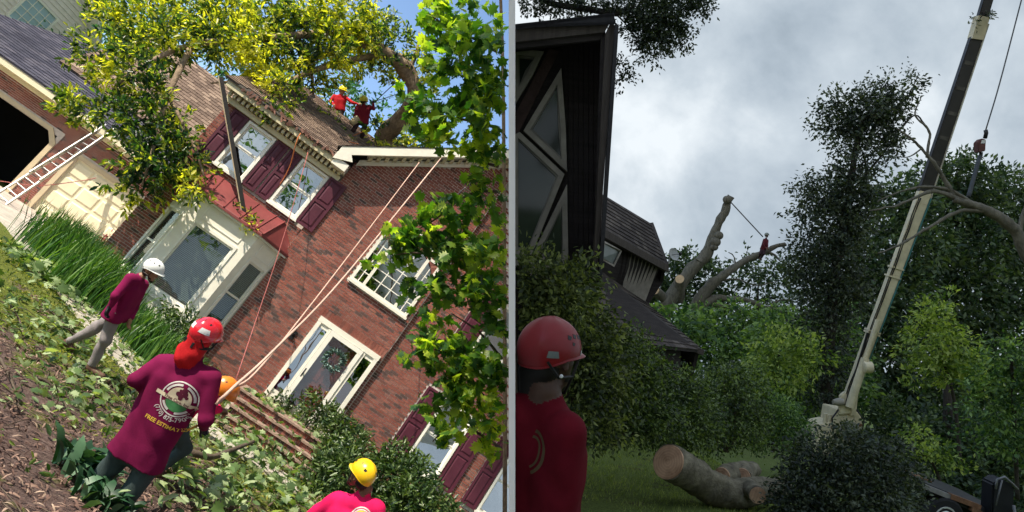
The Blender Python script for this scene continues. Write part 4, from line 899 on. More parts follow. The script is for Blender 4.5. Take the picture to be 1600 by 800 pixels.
# broad strappy plant
bp_ = gpx(140, 790, 0)
for (px, py, n, L_, lab) in ((120, 742, 70, .30, 'glossy dark green broad leaved plant at the lower left edge'), (150, 792, 60, .26, 'glossy broad leaved plant beside the dark green trouser leg')):
    c = gpx(px, py, 0); a = rng.random(n) * 6.28; D = np.stack([np.cos(a), np.sin(a), .7 + .9 * rng.random(n)], 1); Pp = np.repeat(c[None], n, 0) + rng.normal(size=(n, 3)) * np.array([.1, .1, 0])
    V, T = leaf_verts(Pp, D, np.array([0, 0, 1.0]) + rng.normal(size=(n, 3)) * .2, L_ * (.7 + .5 * rng.random(n)), (STRAP[0] * np.array([1, 1.5, 1]), STRAP[1]))
    tag(mesh_np('broadleaf_plant', V, T, leaf_mat('glossy_leaves', (.01, .04, .02), (.03, .09, .04), (.09, .18, .10), .15, .45, 3, spec=.35)), lab, 'plant')
# ground litter
def scatter(name, n, area, leaf, m, lab, shape=LENS, keep=None, lift=.02, flat=.35):
    x0, x1, y0, y1 = area; X = rng.uniform(x0, x1, n); Y = rng.uniform(y0, y1, n)
    if keep is not None: k = keep(X, Y); X, Y = X[k], Y[k]
    Pp = np.stack([X, Y, zg(X, Y) + lift * rng.random(len(X)) + .008], 1); ok = side(Pp) < -.12; Pp = Pp[ok]; n = len(Pp)
    D = rng.normal(size=(n, 3)); D[:, 2] *= flat; V, T = leaf_verts(Pp, D, np.array([0, 0, 1.0]) + rng.normal(size=(n, 3)) * flat, leaf * (.5 + rng.random(n)), shape)
    return tag(mesh_np(name, V, T, m), lab, None, kind='stuff')
def fbm(X, Y, s): return np.sin(X * s) * np.sin(Y * s * 1.3 + 1) + .6 * np.sin(X * s * 2.3 + 2 + Y) * np.sin(Y * s * 2.1) + .5 * np.sin(X * s * 4.7 + Y * 3) * np.sin(Y * s * 5.3 - X)
scatter('leaf_litter', 26000, (-6.5, 2, 3.4, 12.5), .075, M_litter, 'brown dead leaves covering the bare slope', STRAP, lambda X, Y: (fbm(X, Y, 1.2) + (9.6 - Y) * .42 > -.1))
scatter('ground_cover', 17000, (-7, 3, 6.0, 15.5), .055, leaf_mat('moss_tufts', (.03, .055, .01), (.12, .15, .025), (.30, .29, .06), .3, .7, 2.5), 'low yellow green moss and weeds on the ground', LENS, lambda X, Y: (fbm(X, Y, 1.5) + (Y - 8.8) * .3 > .35), .06, 1.1)
scatter('pale_leaves', 1700, (-7, 2.5, 5.0, 15.5), .085, M_leaf_cut, 'small pale leaves strewn over the mulch', LENS, lambda X, Y: (fbm(X + 1, Y + 2, 1.4) + (Y - 9) * .1 > .1), .05, .8)
scatter('fallen_leaves', 1300, (-7, 2.5, 5.6, 15.5), .12, M_leaf_cut, 'pale green leaves strewn over the ground', MAPLE, lambda X, Y: (fbm(X + 3, Y, 1.1) + (Y - 9) * .12 > .45), .06, .7)
scatter('weeds', 5200, (-5.5, 1.5, 4.2, 11), .075, leaf_mat('weed_leaves', (.02, .06, .015), (.07, .15, .03), (.2, .28, .07), .3, .5, 3), 'small green weeds in patches on the mulch', LENS, lambda X, Y: fbm(X * 1.7 + 5, Y * 1.7, 1.6) > .95, .10, 1.2)
tw = MB()
for i in range(240):
    x, y = random.uniform(-5.5, 1.2), random.uniform(3.8, 12); a, l_ = random.uniform(0, 6.28), random.uniform(.12, .5); z = float(zg(x, y)) + .02
    if side((x, y, z)) > -.5: continue
    p0_, p1_ = np.array((x, y, z)), np.array((x + math.cos(a) * l_, y + math.sin(a) * l_, z + random.uniform(0, .06))); tw.tube([p0_, (p0_ + p1_) / 2 + (0, 0, random.uniform(-.01, .04)), p1_], [.006, .005, .002], 4)
tag(tw.build('twigs', M_twig, base=np.zeros(3)), 'broken twigs strewn over the mulch', None, kind='stuff')
scatter('bed_leaves', 4500, (-7.5, 2.2, 12.5, 16), .11, M_leaf_ivy, 'dark leaves and weeds filling the bed along the house', LENS, lambda X, Y: (Y > 12.9 + np.clip((-1.5 - X) * .75, 0, 5)) & (Y < 15.3), .22, .9)

# ------------------------------------------------------------------ first yard: ladder, pole, ropes
lad = thing('extension_ladder', at(20, 316, 18.8), 'aluminium extension ladder leaning on the garage eave beside the dark opening', 'ladder')
A0, A1, B0, B1 = at(0, 300, 18.9), at(156, 203, 21.5), at(34, 330, 18.7), at(176, 212, 21.3)
B0 = A0 + unit(B0 - A0) * .46; B1 = A1 + unit(B1 - A1) * .42
A0, B0 = A0 + (A0 - A1) * .05, B0 + (B0 - B1) * .05
for a, b in ((A0, A1), (B0, B1)): MB().bar(a, b, .035, .085, (0, -1, .3)).build('rail', M_alum, lad)
for a, b in ((A0 + (A1 - A0) * .3 + (0, -.06, .04), A1 + (A1 - A0) * .06 + (0, -.06, .04)), (B0 + (B1 - B0) * .3 + (0, -.06, .04), B1 + (B1 - B0) * .06 + (0, -.06, .04))): MB().bar(a, b, .032, .07, (0, -1, .3)).build('fly_rail', M_alum, lad)
for i in range(13):
    t_ = .03 + i * .077; MB().tube([A0 + (A1 - A0) * t_, B0 + (B1 - B0) * t_], .017, 6).build('rung', M_alum, lad)
pole = thing('dark_pole', at(384, 345, 14.9), 'long dark broken pole leaning from the roof edge onto the red bay roof', 'pole')
p0, p1 = at(383, 343, 14.9), at(345, 122, 15.1); MB().bar(p0, p1, .10, .10, (0, -1, 0)).build('shaft', mat('blackened_wood', (.014, .012, .012), .6, .4, 5, .3, 30), pole)
MB().bar(p0 + np.array((-.06, -.02, 0)), p1 + np.array((-.06, -.02, 0)), .022, .07, (0, -1, 0)).build('pale_edge', mat('pale_split_wood', (.42, .33, .22), .8, .3, 8), pole)
shrub('leaf_tuft', cl3([(384, 344, 14.8, 12, 8), (398, 352, 14.8, 10, 6), (362, 330, 14.8, 9, 5)]), 150, .11, M_leaf_oak, 'tuft of torn leaves caught at the foot of the dark pole', 'leaves', stems=False, base=at(384, 350, 14.8), sprig=6)
M_rope = pieces_mat('pale_pink_rope', ((0, (.62, .42, .34)), (1, (.66, .46, .38))), .8, .3, 90, .3)
M_rope_r = mat('red_rope', (.42, .13, .12), .8, .3, 40); M_rope_o = mat('orange_rope', (.65, .20, .07), .8, .3, 40); M_rope_d = mat('dark_rope', (.10, .09, .10), .8, .3, 40)
def rope(pts, r, m, lab, sag=0, k=6, lim=-1):
    p = [at(*q) for q in pts]
    if sag: a, b = p[0], p[-1]; p = [a + (b - a) * t_ - np.array([0, 0, sag * 4 * t_ * (1 - t_)]) for t_ in np.linspace(0, 1, 10)]
    return tag(MB().tube(bez(p, k), r, 6).build('rope', m, smooth=True, clip=lim), lab, 'rope')
rope([(338, 632, 5.75), (366, 604, 5.9), (430, 545, 7.6), (540, 430, 10.5), (690, 246, 15.2)], .014, M_rope, 'thicker pale rope stretched from the maroon shirted man to the gable peak')
rope([(336, 630, 5.78), (364, 607, 5.9), (412, 568, 7.4), (520, 432, 10.4), (655, 254, 15.2)], .011, M_rope, 'thinner pale rope running beside the thicker one to the gable edge')
rope([(492, 190, 17.3), (478, 250, 15.3), (440, 380, 14.4), (400, 500, 13.5), (368, 595, 12.4)], .0085, M_rope_r, 'thin red rope hanging from the roof past the bay window')
rope([(430, 300, 15.6), (452, 262, 15.5), (470, 208, 15.5), (500, 212, 17), (560, 225, 18)], .012, M_rope_o, 'orange rope trailing over the broken eave and down a shutter')
rope([(0, 283, 19.5), (60, 290, 19.8), (130, 282, 20.2), (150, 278, 20.4)], .012, M_rope_r, 'thin red rope stretched across the front of the ladder')
rope([(582, 163, 19.3), (604, 142, 19.2), (628, 120, 19)], .012, M_rope_d, 'dark climbing rope from the roof worker hand up to the trunk')
rope([(579, 160, 19.3), (606, 152, 19.2), (634, 142, 19.1)], .01, M_rope_d, 'slack dark line under the climbing rope of the roof worker')
rope([(530, 222, 18.4), (552, 212, 18.8), (572, 204, 19)], .012, M_rope_o, 'short pale orange line at the feet of the roof worker')
rope([(640, 350, 15.4), (690, 325, 15.3), (728, 292, 15.2)], .012, M_rope_d, 'grey cable on the brick gable wall below the eave')
for px, py, lab in ((480, 508, 'small wilted sprig hanging on bricks above left of the door'), (460, 527, 'small black wall lamp bracket left of the front door')):
    p = at(px, py, 16.3)
    if 'lamp' in lab:
        o = thing('wall_bracket', (p[0], YB, p[2]), lab, 'bracket'); MB().box(p[0] - .05, p[0] + .05, YB - .04, YB - .012, p[2] - .1, p[2] + .1).build('plate', M_black, o); MB().bar((p[0], YB - .04, p[2]), (p[0] + .02, YB - .16, p[2] + .05), .03, .03).build('arm', M_black, o)
    else: shrub('sprig', cl3([(px, py, 16.4, 12, 16)]), 60, .1, M_leaf_ivy, lab, 'leaves', stems=False, base=p, sprig=6)

# ------------------------------------------------------------------ people: one continuous surface each
def surface(prims, res, k=.03, kx=.006, folds=None, cut=None, trims=None):
    """prims: (tag, a, b, ra, rb). Returns vertices, quads, tag index per face. Rounded cones blended within a tag, nearly hard between tags."""
    tags = []; allp = prims; prims = [p for p in prims if p[0] != 'CUT']
    for p in prims:
        if p[0] not in tags: tags.append(p[0])
    A = np.array([p[1] for p in prims]); B = np.array([p[2] for p in prims]); RA = np.array([p[3] for p in prims]); RB = np.array([p[4] for p in prims]); RM = np.maximum(RA, RB)[:, None]
    lo = np.minimum(A, B).__sub__(RM).min(0) - .05; hi = (np.maximum(A, B) + RM).max(0) + .05
    n = np.ceil((hi - lo) / res).astype(int) + 1
    F = [np.full(n, .2, np.float32) for _ in tags]
    for (tg, a, b, ra, rb) in allp:
        if tg == 'CUT':
            f = F[tags.index(a)]; q_ = [lo[j] + res * np.arange(n[j]) for j in range(3)]
            f[:] = np.maximum(f, (q_[0][:, None, None] - b[0]) * ra[0] + (q_[1][None, :, None] - b[1]) * ra[1] + (q_[2][None, None, :] - b[2]) * ra[2]); continue
        a, b = np.asarray(a, float), np.asarray(b, float); rm = max(ra, rb); kk = min(k, rm * .8)
        i0 = np.maximum(0, np.floor((np.minimum(a, b) - rm - .06 - lo) / res).astype(int)); i1 = np.minimum(n, np.ceil((np.maximum(a, b) + rm + .06 - lo) / res).astype(int) + 1)
        g = np.meshgrid(*[lo[j] + res * np.arange(i0[j], i1[j]) for j in range(3)], indexing='ij', sparse=True)
        ba = b - a; L2 = ba @ ba + 1e-9
        h = np.clip(((g[0] - a[0]) * ba[0] + (g[1] - a[1]) * ba[1] + (g[2] - a[2]) * ba[2]) / L2, 0, 1)
        d = np.sqrt((g[0] - a[0] - h * ba[0]) ** 2 + (g[1] - a[1] - h * ba[1]) ** 2 + (g[2] - a[2] - h * ba[2]) ** 2) - (ra + (rb - ra) * h)
        f = F[tags.index(tg)]; sl_ = tuple(slice(i0[j], i1[j]) for j in range(3)); o = f[sl_]
        m_ = np.clip(.5 + .5 * (o - d) / kk, 0, 1); f[sl_] = o * (1 - m_) + d * m_ - kk * m_ * (1 - m_)
    G = np.meshgrid(*[lo[j] + res * np.arange(n[j]) for j in range(3)], indexing='ij', sparse=True)
    if folds:
        for tg, (amp, fx, fy, fz, ph) in folds.items():
            if tg in tags:
                q = np.sin(G[0] * fx + G[2] * fz + ph + 1.3 * np.sin(G[2] * 9 + G[1] * 5)) * np.sin(G[1] * fy - G[2] * fz * .7 + 2 * ph + 1.1 * np.sin(G[0] * 11 + ph))
                F[tags.index(tg)] = (F[tags.index(tg)] + amp * q * (1 + .6 * np.sin(G[2] * 13 + G[0] * 7))).astype(np.float32)
    for tg, (tp_, tn_) in (trims or {}).items():
        if tg in tags: F[tags.index(tg)] = np.maximum(F[tags.index(tg)], (G[0] - tp_[0]) * tn_[0] + (G[1] - tp_[1]) * tn_[1] + (G[2] - tp_[2]) * tn_[2]).astype(np.float32)
    D = F[0]
    for f in F[1:]:
        m_ = np.clip(.5 + .5 * (D - f) / kx, 0, 1); D = D * (1 - m_) + f * m_ - kx * m_ * (1 - m_)
    if cut is not None: D = np.maximum(D, cut(G))
    D[0], D[-1] = .2, .2; D[:, 0], D[:, -1] = .2, .2; D[:, :, 0], D[:, :, -1] = .2, .2
    s = D < 0; c = np.array(D.shape) - 1; acc = np.zeros(tuple(c) + (3,), np.float32); cnt = np.zeros(tuple(c), np.int16)
    for ax in range(3):
        u, v = [j for j in range(3) if j != ax]
        sa = [slice(None)] * 3; sb = [slice(None)] * 3; sa[ax] = slice(0, -1); sb[ax] = slice(1, None)
        d0, d1 = D[tuple(sa)], D[tuple(sb)]; cr = (d0 < 0) != (d1 < 0); t = np.where(cr, d0 / np.where(d0 == d1, 1, d0 - d1), 0)
        for du in (0, 1):
            for dv in (0, 1):
                q = [slice(None)] * 3; q[u] = slice(du, du + c[u]); q[v] = slice(dv, dv + c[v]); e = cr[tuple(q)]
                cnt += e; acc[..., ax] += np.where(e, t[tuple(q)], 0); acc[..., u] += np.where(e, du, 0); acc[..., v] += np.where(e, dv, 0)
    act = cnt > 0; idx = np.full(act.shape, -1, np.int64); idx[act] = np.arange(act.sum())
    ijk = np.argwhere(act); V = lo + res * (ijk + acc[act] / cnt[act][:, None])
    Q = []
    for ax in range(3):
        u, v = (ax + 1) % 3, (ax + 2) % 3
        sa = [slice(1, -1)] * 3; sb = [slice(1, -1)] * 3; sa[ax] = slice(0, -1); sb[ax] = slice(1, None)
        s0, s1 = s[tuple(sa)], s[tuple(sb)]
        for flip, cr in ((False, s0 & ~s1), (True, ~s0 & s1)):
            p = np.argwhere(cr); p[:, u] += 1; p[:, v] += 1; q = []
            for du, dv in ((1, 1), (0, 1), (0, 0), (1, 0)):
                w_ = p.copy(); w_[:, u] -= du; w_[:, v] -= dv; q.append(idx[w_[:, 0], w_[:, 1], w_[:, 2]])
            q = np.stack(q, 1); Q.append(q[:, ::-1] if flip else q)
    Q = np.concatenate(Q); Q = Q[(Q >= 0).all(1)]
    fc = V[Q].mean(1); ii = np.clip(np.round((fc - lo) / res).astype(int), 0, n - 1)
    tv = np.stack([f[ii[:, 0], ii[:, 1], ii[:, 2]] for f in F], 1)
    return V, Q, tv.argmin(1), tags
SKIN = mat('dark_skin', (.16, .075, .045), .5, .2, 20, .1, 90, .4); SKIN2 = mat('tan_skin', (.32, .16, .10), .5, .2, 20, .1, 90, .4)
M_mar = mat('maroon_shirt_cloth', (.155, .008, .05), .9, .22, 4, .10, 60, .1)
M_mar2 = mat('magenta_maroon_cloth', (.20, .010, .065), .9, .22, 4, .10, 60, .1)
M_pink = mat('bright_crimson_cloth', (.66, .012, .10), .9, .2, 4, .10, 60, .1); M_red = mat('red_shirt_cloth', (.50, .018, .025), .85, .15, 5, .2, 160, .15); M_dred = mat('dark_red_cloth', (.20, .014, .03), .85, .15, 5, .2, 160, .15)
M_crim = mat('crimson_cloth', (.115, .006, .014), .9, .25, 4, .08, 60, .1)
M_grey = mat('grey_work_trousers', (.27, .24, .24), .9, .2, 6, .3, 120, .15); M_teal = mat('dark_green_trousers', (.045, .065, .065), .9, .3, 7, .3, 120, .15); M_dk = mat('dark_trousers', (.045, .025, .03), .9, .3, 7, .3, 120, .15)
M_boot = mat('brown_boots', (.11, .06, .04), .7, .3, 10, .2, 40); M_glove = mat('black_gloves', (.015, .015, .02), .7, .2, 10); M_gait = mat('red_hood_cloth', (.46, .012, .016), .8, .2, 9, .2, 120, .15)
M_hair = mat('black_hair', (.012, .01, .01), .6, .2, 40)
PMAT = {'skin': SKIN, 'shirt': M_mar, 'trousers': M_teal, 'boots': M_boot, 'gloves': M_glove, 'hood': M_gait, 'hair': M_hair, 'eyes': mat('eye_white', (.6, .58, .55), .3)}
FOLD = {'shirt': (.0055, 23, 18, 15, .4), 'trousers': (.010, 24, 19, 15, 1.7), 'hood': (.005, 38, 33, 30, .9)}
def lerp(a, b, t): return np.asarray(a, float) * (1 - t) + np.asarray(b, float) * t
def hand(pr, wrist, dirv, side_v, s=1.0, tagn='skin', curl=.5):
    """palm, four bent fingers of unequal length and a thumb leaving the side of the palm"""
    d = unit(np.asarray(dirv, float)); s_ = unit(np.asarray(side_v, float) - d * (np.asarray(side_v) @ d)); n_ = np.cross(d, s_); w0 = np.asarray(wrist, float)
    for j in (-1, 0, 1): pr.append((tagn, w0 + s_ * .018 * s * j, w0 + d * .085 * s + s_ * .026 * s * j, .019 * s, .016 * s))
    for j, L in ((-1.5, .065), (-.5, .078), (.5, .074), (1.5, .058)):
        b0 = w0 + d * .088 * s + s_ * .0185 * s * j; b1 = b0 + (d * math.cos(curl * .6) + n_ * math.sin(curl * .6)) * L * .45 * s
        b2 = b1 + (d * math.cos(curl * 1.6) + n_ * math.sin(curl * 1.6)) * L * .32 * s; b3 = b2 + (d * math.cos(curl * 2.3) + n_ * math.sin(curl * 2.3)) * L * .28 * s
        pr += [(tagn, b0, b1, .0092 * s, .0085 * s), (tagn, b1, b2, .0085 * s, .0078 * s), (tagn, b2, b3, .0078 * s, .0065 * s)]
    t0 = w0 + d * .025 * s - s_ * .028 * s; t1 = t0 + (d * .6 - s_ * .7 + n_ * .35) * .045 * s; t2 = t1 + (d * .85 - s_ * .1 + n_ * .5) * .034 * s
    pr += [(tagn, t0, t1, .0125 * s, .0105 * s), (tagn, t1, t2, .0105 * s, .008 * s)]
def head(pr, c, up, fw, s=1.0, hood=False, beard=False):
    c = np.asarray(c, float); up = unit(np.asarray(up, float)); fw = unit(np.asarray(fw, float) - up * (np.asarray(fw) @ up)); rt = np.cross(fw, up)
    P = lambda f, r, u: c + (fw * f + rt * r + up * u) * s
    pr += [('skin', P(-.015, 0, .03), P(-.03, 0, .03), .092 * s, .090 * s), ('skin', P(.03, .022, -.02), P(.045, .018, -.085), .056 * s, .036 * s), ('skin', P(.03, -.022, -.02), P(.045, -.018, -.085), .056 * s, .036 * s),
           ('skin', P(.072, 0, .012), P(.104, 0, -.028), .012 * s, .015 * s), ('skin', P(.06, -.035, .028), P(.06, .035, .028), .03 * s, .03 * s), ('skin', P(.075, -.018, -.062), P(.075, .018, -.062), .016 * s, .016 * s), ('skin', P(.07, 0, -.10), P(.068, 0, -.105), .024 * s, .022 * s)]
    for r in (-1, 1):
        pr += [('skin', P(-.012, r * .082, .015), P(-.02, r * .09, -.03), .017 * s, .012 * s), ('eyes', P(.074, r * .031, .012), P(.075, r * .031, .012), .0125 * s, .0125 * s), ('skin', P(.075, r * .031, .026), P(.074, r * .04, .024), .012 * s, .009 * s)]
    if not hood: pr += [('hair', P(-.045, 0, .04), P(-.05, 0, -.03), .086 * s, .068 * s)]
    else: pr += [('hood', P(-.03, 0, .035), P(-.035, 0, -.075), .105 * s, .098 * s), ('hood', P(-.02, 0, -.08), P(-.05, 0, -.21), .086 * s, .10 * s), ('hood', P(-.06, .045, -.15), P(-.06, -.045, -.15), .07 * s, .07 * s)]
    if beard: pr += [('hair', P(.045, .03, -.075), P(.066, 0, -.115), .03 * s, .026 * s), ('hair', P(.045, -.03, -.075), P(.066, 0, -.115), .03 * s, .026 * s)]
    return up, fw, rt
def body(pr, J, s=1.0, bulk=1.0, hem=.0, shirt_bot=None):
    """J: neck, sL, sR, eL, eR, wL, wR, hL, hR, kL, kR, aL, aR, tL, tR (world points)"""
    q = {k_: np.asarray(v, float) for k_, v in J.items()}; mid = (q['sL'] + q['sR']) / 2; hip = (q['hL'] + q['hR']) / 2; ax_ = unit(hip - mid); lat = unit(q['sR'] - q['sL'])
    S = lambda tg, a, b, ra, rb: pr.append((tg, a, b, ra * s, rb * s))
    S('shirt', lerp(mid, q['sL'], .8), lerp(mid, q['sR'], .8), .088 * bulk, .088 * bulk)
    for r in (-1, 1):
        S('shirt', lerp(mid, q['sR' if r > 0 else 'sL'], .55) + ax_ * .10 * s, lerp(hip, q['hR' if r > 0 else 'hL'], .7) - ax_ * .06 * s, .122 * bulk, .124 * bulk)
        S('shirt', lerp(hip, q['hR' if r > 0 else 'hL'], .75) - ax_ * .1 * s, lerp(hip, q['hR' if r > 0 else 'hL'], .9) + ax_ * (hem + .06) * s, .128 * bulk, .140 * bulk)
    S('shirt', mid + ax_ * .12 * s, hip, .125 * bulk, .128 * bulk); S('shirt', lerp(mid, q['neck'], .1), lerp(mid, q['neck'], .72), .088, .066)
    S('skin', lerp(mid, q['neck'], .5), q['neck'], .062, .056); pr.append(('CUT', 'shirt', hip + ax_ * (hem + .02) * s, ax_, 0))
    for X in 'LR':
        S('shirt', q['s' + X], q['e' + X], .074 * bulk, .056 * bulk); S('shirt', q['e' + X], lerp(q['e' + X], q['w' + X], .9), .054 * bulk, .042); S('skin', lerp(q['e' + X], q['w' + X], .8), q['w' + X], .031, .027)
        S('trousers', q['h' + X], q['k' + X], .096, .072); S('trousers', q['k' + X], lerp(q['k' + X], q['a' + X], .95), .070, .058)
        S('boots', q['a' + X] , q['a' + X] + unit(q['a' + X] - q['k' + X]) * .045 * s, .05, .05); f = unit(q['t' + X] - q['a' + X]); S('boots', q['a' + X] + unit(q['a' + X] - q['k' + X]) * .055 * s, q['t' + X], .046, .040)
    S('trousers', q['hL'], q['hR'], .10, .10)
def person(base, label, pr, res, mats, group=None, cut=None, k=.03, trims=None):
    t = thing('person', base, label, 'person', group)
    V, Q, tg, tags = surface(pr, res, k, folds=FOLD, cut=cut, trims=trims)
    o = mesh_np('body', V, Q, None, t, smooth=True, mats=[mats.get(x, PMAT[x]) for x in tags], fmat=tg)
    return t, o
def helmet(t, c, up, fw, m, s=1.0, vents=0, stripes=(), brim=.03, strap=True, clip=0):
    c = np.asarray(c, float); up = unit(np.asarray(up, float)); fw = unit(np.asarray(fw, float) - up * (np.asarray(fw) @ up)); rt = np.cross(fw, up)
    def P(az, el, k_=1.0):
        ca, sa, ce, se = math.cos(az), math.sin(az), math.cos(el), math.sin(el)
        rdg = 1 + .018 * math.cos(3 * az) ** 2 * se + .012 * math.exp(-((abs(math.sin(az)) * ce) / .12) ** 2)
        return c + s * k_ * rdg * (fw * .142 * ca * ce + rt * .116 * sa * ce + up * .128 * se)
    na, ne = 36, 12; mb = MB(); vs = []; low = lambda az: -.18 + .12 * math.cos(az) - .22 * (math.cos(az) < -.2) * min(1, (-.2 - math.cos(az)) * 1.4)
    for i in range(ne):
        for j in range(na): az = 2 * math.pi * j / na; e0 = low(az); el = e0 + (math.pi / 2 - e0) * (i / ne); vs.append(P(az, el))
    vs.append(P(0, math.pi / 2)); k_ = len(vs) - 1
    fs = [(i * na + j, i * na + (j + 1) % na, (i + 1) * na + (j + 1) % na, (i + 1) * na + j) for i in range(ne - 1) for j in range(na)] + [((ne - 1) * na + j, (ne - 1) * na + (j + 1) % na, k_) for j in range(na)]
    mb.add(vs, fs)
    rim = []                                                           # turned edge with a short peak at the front
    for j in range(na):
        az = 2 * math.pi * j / na; pk = brim * max(0, math.cos(az)) ** 2; e0 = low(az); o_ = unit(fw * math.cos(az) + rt * math.sin(az))
        a = P(az, e0 + .06, 1.004); b = P(az, e0, 1.03) + o_ * pk * s - up * pk * .35 * s; d_ = P(az, e0 - .03, 1.0) + o_ * pk * s - up * pk * .4 * s; e_ = P(az, e0, .95); rim += [a, b, d_, e_]
    mb.add(rim, [(j * 4 + q, ((j + 1) % na) * 4 + q, ((j + 1) % na) * 4 + q + 1, j * 4 + q + 1) for j in range(na) for q in range(3)])
    h = mb.build('helmet', m, t, smooth=True, clip=clip, sharp=50)
    for (az, el, w_, hh, mm) in stripes:
        p = MB(); g_ = [P(az + w_ * a * (1 - .12 * b), el + hh * b, 1.014) for b in (-1, -.33, .33, 1) for a in (-1, -.5, 0, .5, 1)]; p.add(g_, [(r_ * 5 + q_, r_ * 5 + q_ + 1, r_ * 5 + q_ + 6, r_ * 5 + q_ + 5) for r_ in range(3) for q_ in range(4)]); p.build('reflective_patch', mm, h, clip=clip)
    for (az, el, w_, hh) in (vents or ()):
        p = MB(); g_ = [P(az + a, el + b, 1.008) for a, b in ((-w_, hh * .3), (-w_ * .2, -hh), (w_, -hh * .6), (w_ * .7, hh))]; p.slab(g_, -unit(g_[0] - c) * .004); p.build('vent', M_black, h, clip=clip)
    if strap:
        q = MB()
        for r in (-1, 1): q.tube([c + s * (fw * .05 + rt * .108 * r - up * .02), c + s * (fw * .035 + rt * .098 * r - up * .09), c + s * (fw * .06 + rt * .05 * r - up * .165), c + s * (fw * .065 - up * .178)], .0065 * s, 5)
        q.tube([c + s * (-fw * .10 + rt * .075 - up * .03), c + s * (-fw * .05 + rt * .095 - up * .09), c + s * (fw * .03 + rt * .098 - up * .09)], .0065 * s, 5); q.build('chin_strap', M_black, t, clip=clip)
    return h
def print_on(body_o, t, name, polys, m, o3, ax, ay, ndir, off=.002):
    """flat print pressed onto the cloth: 2-D triangles laid on the surface seen along ndir"""
    me = body_o.data; V = np.empty(len(me.vertices) * 3, np.float32); me.vertices.foreach_get('co', V); V = V.reshape(-1, 3)
    if name not in BV: BV['t'] = BVHTree.FromPolygons([tuple(v) for v in V], [tuple(p.vertices) for p in me.polygons])
    tree_ = BV['t']; base = BASE[t.name]; vs, fs = [], []
    for (p2, f2) in polys:
        k_ = len(vs)
        for (a, b) in p2:
            p = o3 + ax * a + ay * b - base; h = tree_.ray_cast(Vector(p - ndir * .6), Vector(ndir), 1.2); q = np.array(h[0]) if h[0] is not None else p
            vs.append(q - ndir * off + base)
        fs += [tuple(i + k_ for i in f) for f in f2]
    return MB().add(vs, fs).build(name, m, t)
BV = {}
def ring2(r0, r1, n=40, a0=0, a1=2 * math.pi):
    p = []; 
    for i in range(n + 1): a = a0 + (a1 - a0) * i / n; p += [(r0 * math.cos(a), r0 * math.sin(a)), (r1 * math.cos(a), r1 * math.sin(a))]
    return (p, [(2 * i, 2 * i + 1, 2 * i + 3, 2 * i + 2) for i in range(n)])
def disc2(r, a0=0, a1=2 * math.pi, n=28, rows=4):
    g = [ring2(r * i / rows + 1e-4, r * (i + 1) / rows, n, a0, a1) for i in range(rows)]; return g
def grid2(x0, x1, y0, y1, nx=10, ny=2):
    p = [(x0 + (x1 - x0) * i / nx, y0 + (y1 - y0) * j / ny) for i in range(nx + 1) for j in range(ny + 1)]
    return (p, [(i * (ny + 1) + j, (i + 1) * (ny + 1) + j, (i + 1) * (ny + 1) + j + 1, i * (ny + 1) + j + 1) for i in range(nx) for j in range(ny)])
def text2(s, size, bend=None, dx=0, dy=0):
    """letter outlines filled as 2-D faces; bend = (radius, centre angle) lays them on an arc"""
    cu = bpy.data.curves.new('letters', 'FONT'); cu.body = s; cu.size = size; cu.align_x = 'CENTER'; cu.resolution_u = 2; cu.offset = size * .018
    ob = bpy.data.objects.new('letters', cu); COL.objects.link(ob); bpy.context.view_layer.update(); me = ob.to_mesh()
    p = [(v.co.x, v.co.y) for v in me.vertices]; f = [tuple(q.vertices) for q in me.polygons]; ob.to_mesh_clear(); bpy.data.objects.remove(ob); bpy.data.curves.remove(cu)
    if bend: R_, a_ = bend; p = [((R_ - y) * math.cos(a_ + x / R_), (R_ - y) * math.sin(a_ + x / R_)) for x, y in p] if R_ > 0 else [((-R_ + y) * math.cos(a_ - x / -R_), (-R_ + y) * math.sin(a_ - x / -R_)) for x, y in p]
    return ([(x + dx, y + dy) for x, y in p], f)
UP = np.array([0, 0, 1.0])

# the man in maroon with his back turned
d0 = 5.8; A_ = lambda px, py, dd=0: at(px, py, d0 + dd)
J = dict(neck=A_(311, 548), sL=A_(254, 568), sR=A_(330, 592), eL=A_(212, 594, -.10), eR=A_(322, 655, -.05), wL=A_(250, 622, .28), wR=A_(318, 668, .30), hL=A_(194, 704), hR=A_(234, 722), kL=A_(136, 772, .06), kR=A_(185, 800, -.05), aL=A_(78, 850, .08), aR=A_(122, 880, -.02), tL=A_(90, 858, .28), tR=A_(136, 886, .2))
pr = []; body(pr, J, 1.0, 1.08, .0)
hc = A_(318, 527); hup = unit(A_(330, 508) - A_(308, 545)); hfw = unit(FWD + RIGHT * .55 - DOWN * .1)
head(pr, hc, hup, hfw, .96, hood=True); hand(pr, J['wL'], unit(J['wL'] - J['eL']), UP, 1, 'gloves', .9); hand(pr, J['wR'], unit(J['wR'] - J['eR']), UP, 1, 'gloves', .9)
t1, b1 = person((J['aL'] + J['aR']) / 2 + np.array([0, 0, -.08]), 'man seen from behind in maroon long sleeve shirt with printed logo and red helmet', pr, .0085, {'skin': SKIN2}, cut=None)
M_rhel = mat('glossy_red_helmet', (.66, .012, .03), .18, .08, 3, spec=.6, coat=.6); M_silver = mat('silver_reflective_tape', (.62, .64, .66), .3, .1, 8, spec=.6)
helmet(t1, hc + hup * .045, hup, hfw, M_rhel, 1.02, [(2.3, .85, .12, .09), (-2.4, .8, .12, .09), (3.1, 1.0, .1, .08)], [(2.45, .30, .34, .17, M_silver), (-2.65, .30, .34, .17, M_silver)])
gg = MB(); rt_ = np.cross(hfw, hup)
gg.tube([hc + hfw * math.cos(a) * .118 + rt_ * math.sin(a) * .108 - hup * (.055 + .02 * math.cos(a)) for a in np.linspace(0, 2 * math.pi, 25)], .009, 6, False)
